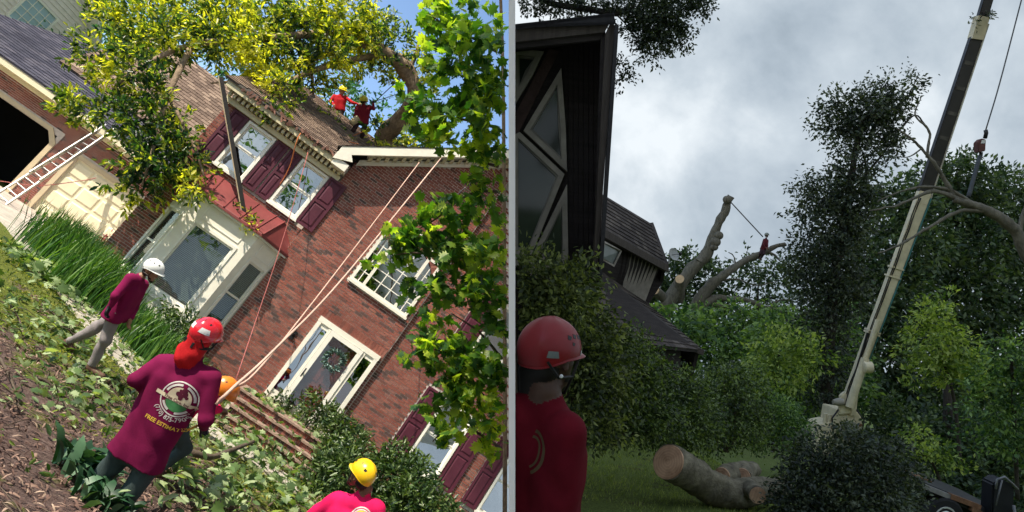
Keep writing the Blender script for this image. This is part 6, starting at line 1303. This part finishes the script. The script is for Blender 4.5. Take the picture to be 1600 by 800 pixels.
FT = [('dim green tree above the hedge between the trunk and the bushes', 1130, 40, [(1100, 520, 40, 40, 30), (1150, 510, 40, 40, 30), (1200, 520, 40, 40, 30), (1120, 560, 38, 40, 30), (1170, 560, 38, 44, 34), (1090, 500, 42, 26, 16), (1060, 510, 30, 30, 20)], M_midgr, 6000, .30),
      ('mid green leafy tree left of the crane boom base', 1240, 30, [(1210, 540, 30, 36, 36), (1250, 530, 30, 44, 40), (1290, 560, 30, 44, 44), (1230, 590, 29, 44, 40), (1280, 620, 29, 48, 40), (1320, 590, 30, 34, 40), (1200, 600, 28, 26, 30), (1240, 640, 28, 40, 30), (1300, 510, 31, 30, 30)], M_midgr, 9000, .24),
      ('dark tall tree directly behind the crane boom', 1370, 42, [(1330, 420, 42, 44, 44), (1380, 400, 42, 50, 50), (1430, 380, 42, 44, 50), (1340, 480, 41, 50, 50), (1400, 470, 41, 56, 50), (1350, 550, 40, 50, 56), (1410, 560, 40, 50, 60), (1380, 640, 39, 60, 50), (1420, 320, 43, 36, 34), (1380, 330, 43, 34, 30), (1460, 650, 39, 40, 40)], M_dkgr, 13000, .36),
      ('dark tree with a rounded top right of the upper boom', 1490, 46, [(1470, 290, 46, 36, 30), (1500, 280, 46, 36, 34), (1520, 320, 46, 40, 36), (1470, 340, 46, 44, 40), (1510, 380, 45, 54, 46), (1460, 420, 45, 50, 46), (1500, 460, 44, 60, 50), (1480, 530, 43, 60, 50), (1530, 560, 43, 50, 50), (1500, 620, 42, 60, 44), (1486, 262, 46, 22, 16)], M_dkgr, 13000, .36),
      ('grey green tree with feathery top at the right border', 1580, 48, [(1560, 300, 48, 30, 26), (1590, 290, 48, 24, 26), (1580, 340, 48, 40, 36), (1560, 390, 47, 44, 40), (1590, 440, 46, 40, 50), (1560, 490, 45, 44, 44), (1590, 550, 44, 40, 50), (1570, 620, 43, 50, 40), (1600, 380, 47, 30, 40)], M_dkgr, 10000, .34),
      ('dark undergrowth tree behind the truck deck', 1480, 27, [(1440, 690, 27, 44, 30), (1490, 680, 27, 50, 40), (1540, 690, 27, 50, 40), (1590, 690, 27, 40, 40), (1470, 730, 26, 50, 30), (1540, 740, 26, 60, 34), (1600, 750, 26, 40, 40), (1400, 660, 28, 40, 30), (1500, 780, 25, 60, 30), (1580, 800, 25, 50, 30)], M_dkgr, 8000, .22)]
for lab, px, d, cl, m_, n, lf in FT: tree_px('forest_tree', lab, [(px, 760, d), (px + 2, 560, d), (px + 4, cl[0][1], d)], .2, cl, int(n * 1.5), lf, m_, 'forest trees behind the dark house', spread=lf * 1.6, bark=M_barkd)
iv = tree_px('ivy_tree', 'tall trunk smothered in dark ivy standing left of the crane boom', [(1290, 640, 26), (1300, 480, 26), (1322, 330, 26), (1345, 200, 26), (1370, 170, 26)], .25,
        [(1330, 180, 26, 44, 32), (1360, 190, 26, 40, 34), (1310, 200, 26, 24, 24), (1380, 160, 26, 20, 16), (1346, 240, 26, 34, 36), (1330, 290, 26, 34, 36), (1300, 300, 26, 34, 30), (1276, 304, 26, 26, 22), (1290, 350, 26, 42, 40), (1320, 360, 26, 32, 40), (1270, 400, 26, 38, 34), (1310, 420, 26, 44, 40), (1262, 420, 26, 22, 20), (1290, 460, 26, 40, 30), (1340, 330, 26, 20, 30), (1330, 460, 26, 26, 34), (1410, 140, 26, 22, 14), (1395, 165, 26, 20, 20), (1430, 125, 26, 10, 12), (1384, 196, 26, 22, 26), (1396, 226, 26, 14, 20), (1250, 330, 26, 14, 10), (1252, 290, 26, 12, 8), (1244, 412, 26, 12, 16), (1300, 172, 26, 12, 10), (1320, 150, 26, 16, 8), (1356, 150, 26, 14, 8), (1380, 130, 26, 14, 8), (1350, 290, 26, 22, 24), (1256, 450, 26, 18, 16), (1290, 510, 26, 40, 34), (1300, 560, 26, 34, 40), (1286, 610, 26, 30, 30)], 24000, .16, M_drk,
        limbs=[([(1345, 200, 26), (1390, 175, 26), (1420, 150, 26), (1434, 118, 26)], .05), ([(1350, 210, 26), (1400, 205, 26), (1430, 180, 26), (1452, 210, 26), (1448, 245, 25.8)], .05), ([(1330, 300, 26), (1380, 240, 26), (1405, 205, 26)], .05)], spread=.34, shell=.1)
tree_px('lichen_limb_tree', 'bare crooked grey limb reaching in from the right border across the boom', [(1660, 520, 15), (1600, 386, 15), (1578, 352, 15), (1540, 328, 15), (1490, 312, 15)], .16, [], 0, 0, None, r1=.07, bark=M_barkg,
        limbs=[([(1540, 328, 15), (1490, 308, 15), (1452, 300, 15), (1410, 318, 15), (1360, 330, 15)], .06), ([(1490, 308, 15), (1470, 270, 15), (1440, 232, 15), (1402, 200, 15)], .055), ([(1440, 232, 15), (1420, 245, 15), (1400, 244, 15)], .02), ([(1448, 246, 15), (1452, 205, 15), (1430, 180, 15), (1440, 150, 15)], .03), ([(1530, 324, 15), (1480, 296, 15), (1440, 292, 15), (1404, 300, 15)], .05), ([(1545, 330, 15), (1500, 330, 15), (1450, 356, 15), (1404, 384, 15), (1372, 396, 15)], .05), ([(1590, 370, 15), (1610, 300, 15), (1640, 250, 15)], .06), ([(1404, 300, 15), (1380, 310, 15), (1370, 316, 15)], .02)])
tree_px('sapling', 'bright yellow green sapling in front of the dark forest right of the boom', [(1500, 720, 20), (1490, 620, 20), (1466, 540, 20)], .05, [(1450, 484, 20, 20, 12), (1470, 500, 20, 22, 18), (1440, 500, 20, 14, 10), (1456, 530, 20, 34, 20), (1490, 540, 20, 34, 20), (1470, 570, 20, 40, 18), (1510, 565, 20, 30, 16), (1500, 590, 20, 44, 16), (1430, 596, 20, 18, 8), (1530, 600, 20, 24, 12), (1420, 545, 20, 12, 8), (1474, 472, 20, 10, 10)], 3400, .15, M_ltgr, 'light green saplings', spread=.22, up=.9)
tree_px('sapling', 'broad light green sapling at the right border above the truck deck', [(1590, 780, 17), (1585, 660, 17), (1580, 560, 17)], .05, [(1580, 560, 17, 34, 24), (1560, 600, 17, 40, 20), (1596, 610, 17, 30, 30), (1540, 640, 17, 30, 16), (1580, 660, 17, 40, 24), (1560, 690, 17, 50, 16), (1600, 530, 17, 14, 16), (1590, 700, 17, 40, 16)], 3600, .13, M_midgr, 'light green saplings', spread=.2, up=.9)
tree_px('sapling', 'low light green spray of leaves hanging over the truck deck', [(1480, 790, 17), (1460, 730, 17), (1430, 700, 17)], .03, [(1430, 692, 17, 26, 12), (1460, 710, 17, 30, 12), (1420, 712, 17, 22, 8), (1490, 724, 17, 22, 10), (1428, 676, 17, 12, 8)], 1100, .12, M_ltgr, 'light green saplings', spread=.18, up=.9)
tree_px('bright_shrub_tree', 'light green small tree between the hedge end and the crane base', [(1200, 690, 24), (1210, 600, 24), (1220, 540, 24)], .06, [(1206, 545, 24, 26, 20), (1240, 540, 24, 34, 24), (1190, 580, 24, 20, 20), (1226, 580, 24, 36, 24), (1270, 560, 24, 24, 20), (1200, 560, 23.5, 20, 12)], 2600, .17, M_ltgr, None, spread=.28)
tree_px('overhanging_tree', 'leafy branches hanging in from above the dark house gable', [(780, -60, 8.6), (850, 0, 8.6), (920, 14, 8.6), (960, 20, 8.6), (990, 14, 8.6)], .035, [(830, 8, 8.6, 34, 12), (880, 6, 8.6, 40, 12), (925, 4, 8.6, 30, 14), (985, 8, 8.6, 34, 16), (1020, 20, 8.6, 40, 28), (1056, 4, 8.6, 40, 18), (1030, 56, 8.6, 30, 22), (1016, 84, 8.6, 18, 14), (1058, 56, 8.6, 18, 16), (1084, 16, 8.6, 22, 10), (1104, 4, 8.6, 10, 10), (980, 40, 8.6, 12, 14), (974, 118, 8.6, 14, 14), (964, 104, 8.6, 10, 10), (1066, 74, 8.6, 8, 6), (1000, 40, 8.6, 16, 20), (1036, -20, 8.6, 80, 20), (1010, 50, 8.6, 26, 24), (1040, 34, 8.6, 36, 26), (860, -4, 8.6, 70, 16)], 11500, .05, M_drk,
        limbs=[([(960, 20, 8.6), (980, 40, 8.6), (1000, 70, 8.6), (1012, 92, 8.6)], .012), ([(940, 16, 8.6), (958, 70, 8.6), (972, 124, 8.6)], .008)], spread=.09, shell=.15)

# ------------------------------------------------------------------ logs on the lawn
M_logb = mat('lichen_log_bark', (.24, .215, .15), .95, .5, 7, 1.0, 26, c2=(.075, .066, .048)); 
def rings_mat(name, c, d_):
    mt, n, o = nodes(name); p = N(n, 'ShaderNodeBsdfPrincipled', Roughness=.8); tc = coords(n)
    wv = n.nodes.new('ShaderNodeTexWave'); wv.wave_type = 'RINGS'; wv.rings_direction = 'SPHERICAL'; wv.inputs['Scale'].default_value = 9; wv.inputs['Distortion'].default_value = 3; wv.inputs['Detail'].default_value = 4; n.links.new(tc, wv.inputs['Vector'])
    a = ramp(n, wv.outputs[1], ((.1, d_), (.9, c))); f = ramp(n, noise_tex(n, 5, 4), ((.35, (.55, .5, .45)), (.6, (1, 1, 1)))); n.links.new(mixc(n, 1, a, f, 'MULTIPLY'), p.inputs['Base Color']); n.links.new(p.outputs[0], o.inputs[0]); return mt
M_ring = rings_mat('sawn_log_end', (.58, .36, .23), (.50, .30, .19))
def log(lab, pts, rr, ends, extra=()):
    P3 = [at(*p) for p in pts]; q = bez(P3, 12); base = q[0] * 1.0; t = thing('log', base, lab, 'log', 'cut logs on the lawn')
    rs = np.interp(np.linspace(0, 1, len(q)), np.linspace(0, 1, len(rr)), rr); mb = MB(); mb.tube(q, [r * (1 + .05 * (random.random() - .5)) for r in rs], 30); roughen(roughen(mb, .026, 5.0), .012, 17); o = mb.build('bark', M_logb, t, smooth=True, sharp=50)
    for e in ends:
        i, j = (0, 1) if e == 0 else (-1, -2); a = unit(q[i] - q[j]); MB().lathe(q[i] - a * .01, a, [(0, rs[i] * .97), (.018, rs[i] * .95), (.022, rs[i] * .5)], 20).build('cut_face', M_ring, t, base=q[i])
    for pts2, r2 in extra:
        q2 = bez([at(*p) for p in pts2], 5); MB().tube(q2, list(np.linspace(r2 * 1.15, r2, len(q2))), 16).build('stub', M_logb, t, smooth=True, sharp=50); a = unit(q2[-1] - q2[-2]); MB().lathe(q2[-1] - a * .01, a, [(0, r2 * .95), (.018, r2 * .93)], 16).build('cut_face', M_ring, t)
    return t
log('long curved mossy log with a broad pale sawn end raised off the lawn', [(1044, 722, 9.2), (1075, 738, 9.5), (1108, 760, 9.7), (1145, 772, 9.8), (1180, 766, 10.0), (1226, 768, 10.2)], [.235, .235, .225, .20, .19, .17], [0], [([(1168, 762, 9.9), (1178, 768, 9.55), (1184, 774, 9.3)], .115), ([(1200, 756, 10), (1212, 752, 10.1), (1220, 750, 10.1)], .05)])
log('short log chunk with bright orange sapwood lying behind the long log', [(1128, 744, 10.3), (1146, 738, 10.6), (1166, 735, 10.9)], [.13, .14, .14], [0], [])
log('small log round leaning against the chunk behind the long log', [(1160, 744, 10.5), (1168, 738, 10.8), (1176, 734, 11.1)], [.12, .12, .125], [0], [])

# ------------------------------------------------------------------ crane truck
M_tan = mat('tan_crane_paint', (.62, .54, .37), .5, .18, 4, .08, 40, .35); M_boomdk = mat('dark_boom_paint', (.035, .03, .028), .5, .3, 4, .05, 40, .4); M_rust = mat('rusty_orange_rail', (.20, .10, .055), .8, .4, 8, .3, 40); M_teal_l = mat('teal_stripe', (.06, .2, .2), .5)
ct = thing('crane_truck', at(1330, 760, 22), 'tan telescopic crane truck with raised boom behind the dark bush', 'crane truck')
def bx3(mb, a, b, wx, wz): mb.bar(a, b, wx, wz, FW)
KB = 21.0
def seg(name, a, b, da, db, w0, w1, m_, dep=.42):
    A, B = at(*a, da), at(*b, db); ax = unit(B - A); lat = unit(np.cross(ax, FW)); nr = np.cross(lat, ax); mb = MB(); h0, h1 = w0 * da / FPX / 2, w1 * db / FPX / 2
    vs = [A - lat * h0 - nr * dep / 2, A + lat * h0 - nr * dep / 2, A + lat * h0 + nr * dep / 2, A - lat * h0 + nr * dep / 2, B - lat * h1 - nr * dep / 2, B + lat * h1 - nr * dep / 2, B + lat * h1 + nr * dep / 2, B - lat * h1 + nr * dep / 2]
    mb.add(vs, [(0, 3, 2, 1), (4, 5, 6, 7), (0, 1, 5, 4), (1, 2, 6, 5), (2, 3, 7, 6), (3, 0, 4, 7)]); return mb.build(name, m_, ct, bevel=.02), A, B, lat, nr
b0, A, B, lat, nr = seg('boom', (1318, 640), (1444, 300), 21.0, 20.2, 13, 19, M_tan, .22)
for t_ in (.62, .66, .36, .37): q = MB(); c_ = A + (B - A) * t_; q.obox(c_, lat * .185, unit(B - A) * .025, nr * .14); q.build('collar', M_tan, b0)
q = MB(); q.bar(A + (B - A) * .03 - lat * .135 - nr * .08, A + (B - A) * .98 - lat * .185 - nr * .1, .02, .1, FW); q.build('stripe', M_teal_l, b0)
b1_, A1, B1, l1, n1 = seg('boom_extension', (1440, 312), (1532, 36), 20.25, 19.3, 19, 18, M_boomdk, .18)
q = MB(); q.bar(A1 - l1 * .19, B1 - l1 * .172, .03, .22, FW); q.build('edge_plate', mat('pale_edge_steel', (.5, .46, .38), .6), b1_)
b2_, A2, B2, l2, n2 = seg('boom_extension', (1526, 56), (1560, -60), 19.35, 18.9, 15, 15, M_boomdk, .16)
q = MB(); c_ = at(1529, 44, 19.3); q.obox(c_, l2 * .155, unit(B2 - A2) * .30, n2 * .115); q.build('tip_plate', M_tan, b2_)
q = MB(); q.tube([at(1327, 636, 20.6), at(1352, 560, 20.5)], .12, 12); q.tube([at(1352, 560, 20.5), at(1372, 500, 20.4)], .075, 10); q.build('lift_cylinder', M_tan, ct, smooth=True, sharp=40)
q = MB(); q.tube([at(1321, 634, 20.7), at(1356, 520, 20.5)], .035, 6); q.build('hose', M_black, ct)
for k_, (o_, r_) in enumerate(((.10, .018), (.15, .014))): q = MB(); q.tube(bez([A + (B - A) * t_ + lat * o_ - nr * (.125 + .02 * math.sin(t_ * 40)) for t_ in np.linspace(.05, .97, 14)], 3), r_, 5); q.build('hose', M_black, ct, smooth=True)
for t_ in np.linspace(.1, .95, 9): q = MB(); q.obox(A + (B - A) * t_ - nr * .112, lat * .10, unit(B - A) * .012, nr * .006); q.build('weld_plate', M_tan, b0)
for t_ in np.linspace(.08, .92, 7): q = MB(); q.obox(A1 + (B1 - A1) * t_ - n1 * .092, l1 * .12, unit(B1 - A1) * .05, n1 * .006); q.build('wear_plate', mat('worn_dark_steel', (.09, .08, .07), .5, .4, 6), b1_)
for (px, py, dd_) in ((1300, 668, 20.72), (1340, 690, 20.72), (1312, 690, 20.72), (1344, 664, 20.72)): q = MB(); q.lathe(at(px, py, dd_), -FW, [(0, .05), (.03, .05), (.035, .02)], 8); q.build('bolt', M_rust, ct)
q = MB(); q.tube([at(1310, 640, 20.6), at(1300, 654, 20.5), at(1302, 676, 20.6)], .025, 6); q.tube([at(1338, 640, 20.6), at(1350, 656, 20.5), at(1346, 680, 20.6)], .022, 6); q.build('hose', M_black, ct, smooth=True)
q = MB(); q.lathe(at(1356, 574, 20.4), RI, [(-.14, .13), (-.12, .17), (.1, .17), (.12, .12)], 14); q.build('winch', M_tan, ct, smooth=True, sharp=40)
q = MB(); q.slab(sq([(1306, 640), (1345, 646), (1352, 700), (1296, 700)], 20.8), FW * .9); q.slab(sq([(1314, 618), (1322, 612), (1330, 646), (1312, 648)], 20.7), FW * .15); q.slab(sq([(1334, 606), (1342, 612), (1338, 650), (1328, 650)], 20.7), FW * .15); q.build('turret', M_tan, ct, bevel=.02)
q = MB(); q.lathe(at(1326, 672, 20.7), -FW, [(0, .28), (.1, .28), (.12, .16), (.2, .15)], 18); q.build('slew_gear', mat('grey_gear_steel', (.24, .23, .2), .6, .4, 14), ct, smooth=True, sharp=40)
q = MB(); q.slab(sq([(1278, 664), (1300, 660), (1298, 712), (1272, 712)], 20.9), FW * .8); q.build('counterweight', M_tan, ct, bevel=.03); q = MB(); q.tube([at(1288, 664, 21), at(1290, 646, 21)], .06, 8); q.tube([at(1294, 664, 21), at(1297, 648, 21)], .05, 8); q.build('exhaust', M_tan, ct)
q = MB(); q.lathe(at(1312, 628, 20.7), RI, [(-.2, .07), (-.05, .12), (.1, .1)], 10); q.build('hydraulic_motor', mat('dull_steel', (.3, .27, .22), .6), ct, smooth=True, sharp=40)
dk = MB(); dk.slab(sq([(1440, 752), (1610, 822), (1610, 836), (1440, 766)], 13.6), FW * 2.2); dk.build('deck', mat('dark_deck_steel', (.03, .03, .034), .6, .3, 5), ct)
dk = MB(); dk.slab(sq([(1446, 757), (1488, 774), (1488, 782), (1444, 764)], 13.5), FW * .12); dk.build('deck_edge', mat('grey_deck_edge', (.22, .21, .2), .7, .3, 6), ct); dk = MB(); dk.slab(sq([(1487, 772), (1534, 790), (1532, 797), (1486, 780)], 13.48), FW * .12); dk.slab(sq([(1520, 792), (1548, 806), (1546, 812), (1518, 799)], 13.46), FW * .1); dk.build('rail', M_rust, ct)
dk = MB(); dk.slab(sq([(1426, 741), (1456, 752), (1455, 760), (1426, 748)], 14.2), FW * .4); dk.build('headboard', M_rust, ct)
dk = MB(); dk.slab(sq([(1446, 768), (1600, 830), (1600, 900), (1450, 860)], 14.1), FW * 1.2); dk.build('chassis', mat('black_chassis_paint', (.012, .012, .014), .6), ct)
wh = MB(); c_ = at(1466, 802, 13.7); wh.lathe(c_, -FW, [(0, .30), (.02, .36), (.2, .37), (.24, .33), (.24, .22)], 26); wo = wh.build('wheel', mat('black_tyre_rubber', (.015, .015, .016), .85), ct, smooth=True, sharp=40); wh = MB(); wh.lathe(c_ - FW * .2, -FW, [(0, .22), (.05, .21), (.03, .15), (.07, .08), (.09, .02)], 20); wh.build('rim', mat('white_wheel_rim', (.62, .62, .6), .5, .2, 8), wo, smooth=True, sharp=40)
cb = MB(); cb.slab(sq([(1552, 756), (1566, 748), (1586, 760), (1584, 830), (1548, 830)], 13.4), FW * .35); cb.build('control_box', mat('black_equipment_box', (.012, .013, .016), .5, .3, 5), ct, bevel=.03); cb = MB(); cb.tube([at(1556, 764, 13.3), at(1558, 749, 13.3), at(1570, 745, 13.3), at(1580, 754, 13.3), at(1590, 764, 13.4)], .022, 7); cb.tube([at(1566, 750, 13.3), at(1556, 790, 13.3)], .015, 6); cb.tube([at(1584, 790, 13.3), at(1590, 830, 13.3)], .03, 6); cb.build('guard_rail', mat('grey_tube', (.16, .16, .17), .5), ct, smooth=True)
shrub('twig_tuft', cl3([(1524, 32, 19.1, 12, 5), (1536, 28, 19.1, 9, 5), (1530, 26, 19.1, 12, 6)]), 90, .1, M_drk, 'small leafy twig caught on the boom near its top', 'twig', stems=False, base=at(1530, 32, 19.1), lim=1, sprig=6)
hk = thing('hook_block', at(1533, 242, 18.6), 'crane hook block hanging on its cable near the right border', 'hook block')
q = MB(); q.slab(sq([(1528, 222), (1534, 216), (1541, 218), (1540, 236), (1529, 238)], 18.5), FW * .2); q.build('block', mat('dark_red_block', (.10, .035, .03), .6, .4, 9), hk, bevel=.015); q = MB(); q.slab(sq([(1534, 219), (1540, 219), (1539, 224), (1533, 224)], 18.49), FW * .02); q.build('label_plate', mat('white_plate', (.6, .6, .58), .6), hk); q = MB(); q.tube([at(1539, 216, 18.6), at(1541, 208, 18.6), at(1540, 203, 18.6)], .05, 8); q.build('swivel', M_black, hk, smooth=True); MB().tube([at(1533, 238, 18.6), at(1532, 246, 18.6)], .045, 8).build('hook', M_black, hk, smooth=True)
rope([(1540, 204, 18.6), (1562, 130, 18.7), (1596, 0, 18.9), (1612, -60, 18.9)], .017, mat('dark_wire_rope', (.08, .08, .085), .6), 'steel wire cable holding the crane hook block', lim=1)
rope([(1531, 244, 18.6), (1522, 276, 18.2), (1513, 308, 17.8)], .055, mat('dark_lifting_sling', (.045, .05, .055), .8), 'thick dark lifting sling hanging below the hook block', lim=1)
rope([(1142, 316, 43.9), (1166, 342, 44.2), (1192, 370, 44.6)], .035, M_rope_d, 'thin climbing line from the bare trunk top to the climber', lim=1)

# ------------------------------------------------------------------ people of the second yard
d0 = 44.6
J = dict(neck=at(1197, 372, d0), sL=at(1194, 375, d0), sR=at(1199, 376, d0), eL=at(1193, 383, d0 - .2), eR=at(1199, 384, d0 - .2), wL=at(1197, 388, d0 - .3), wR=at(1199, 389, d0 - .3), hL=at(1190, 390, d0), hR=at(1194, 390, d0), kL=at(1188, 396, d0 - .3), kR=at(1193, 397, d0 - .3), aL=at(1186, 403, d0), aR=at(1189, 404, d0), tL=at(1187, 404, d0 - .25), tR=at(1190, 406, d0 - .25))
pr = []; body(pr, J, 1.0, 1.0, .0); hc = at(1198, 368, d0); hup = unit(UPV + RI * .1); head(pr, hc, hup, RI, 1.0)
hand(pr, J['wL'], RI, UPV, 1); hand(pr, J['wR'], RI, UPV, 1)
t7, b7 = person((J['aL'] + J['aR']) / 2, 'tiny climber in dark red perched on the sloping cut limb', pr, .03, {'shirt': mat('dull_dark_red_cloth', (.09, .012, .018), .9), 'trousers': M_dk}); helmet(t7, hc + hup * .05, hup, RI, mat('dark_helmet_shell', (.2, .22, .2), .4), 1.05, [], [], strap=False)
d0 = 2.8; pl = lambda px, py, dd=0: at(px, py, d0 + dd)
J = dict(neck=pl(852, 612), sL=pl(842, 660, .20), sR=pl(887, 676, -.10), eL=pl(850, 770, .26), eR=pl(882, 778, -.10), wL=pl(850, 880, .3), wR=pl(886, 878, -.02), hL=pl(842, 870, .12), hR=pl(858, 876, -.06), kL=pl(850, 1040, .12), kR=pl(862, 1045, -.06), aL=pl(850, 1200, .12), aR=pl(862, 1206, -.06), tL=pl(880, 1225, .16), tR=pl(896, 1232, -.04))
pr = []; body(pr, J, 1.0, .92, .02); hc = pl(862, 560, .02); hup = unit(UPV + RI * .06); hfw = unit(RI * .66 + FW * .75); head(pr, hc, hup, hfw, .96, beard=True)
pr += [('shirt', pl(838, 690, .05), pl(834, 850, .05), .115, .115), ('shirt', pl(846, 650, .02), pl(880, 682, -.05), .07, .085), ('shirt', pl(812, 655, .03), pl(812, 850, .06), .10, .115), ('shirt', pl(830, 632, .02), pl(852, 640, .0), .062, .066), ('hair', pl(836, 578, .03), pl(834, 612, .03), .066, .058), ('skin', pl(850, 600, .01), pl(846, 625, .01), .062, .066)]
hand(pr, J['wL'], RI, UPV, 1); hand(pr, J['wR'], -UPV, FW, 1)
cutf = lambda G: (np.float32(.0135) - ((G[0] * RI[0] + G[1] * RI[1] + G[2] * RI[2]) - float(at(800, 400, 1.0) @ RI))).astype(np.float32)
t8, b8 = person((J['aL'] + J['aR']) / 2, 'man in red helmet and crimson shirt close beside the white partition, looking right', pr, .006, {'shirt': M_crim, 'skin': mat('deep_brown_skin', (.075, .036, .024), .5, .25, 24, .1, 90, .4)}, cut=cutf)
helmet(t8, pl(858, 546, .02), unit(UPV + RI * .10), hfw, mat('red_helmet_shell', (.20, .006, .012), .42, .2, 5, spec=.35, coat=.05), 1.03, [(1.12, .50, .10, .085), (1.38, .53, .10, .085), (1.66, .50, .10, .085), (.90, .45, .09, .07), (1.52, .30, .07, .06)], [(2.25, -.02, .17, .10, mat('grey_clip', (.16, .18, .18), .4)), (1.0, -.03, .10, .10, M_silver)], clip=1)
ear = MB(); ear.ball(pl(877, 588, -.09), .008); ear.build('earring', M_silver, t8, smooth=True)
BV.clear(); o3 = pl(806, 708, -.1)
axX = unit(RI * .6 + FW * -.8); print_on(b8, t8, 'logo_ring', [ring2(.075, .088, 16, -1.2, 1.3), ring2(.055, .064, 16, -1.2, 1.3)], mat('dim_yellow_print', (.09, .06, .03), .8), o3, axX, UPV, unit(FW * .6 + RI * .8))
use_place(YARD)
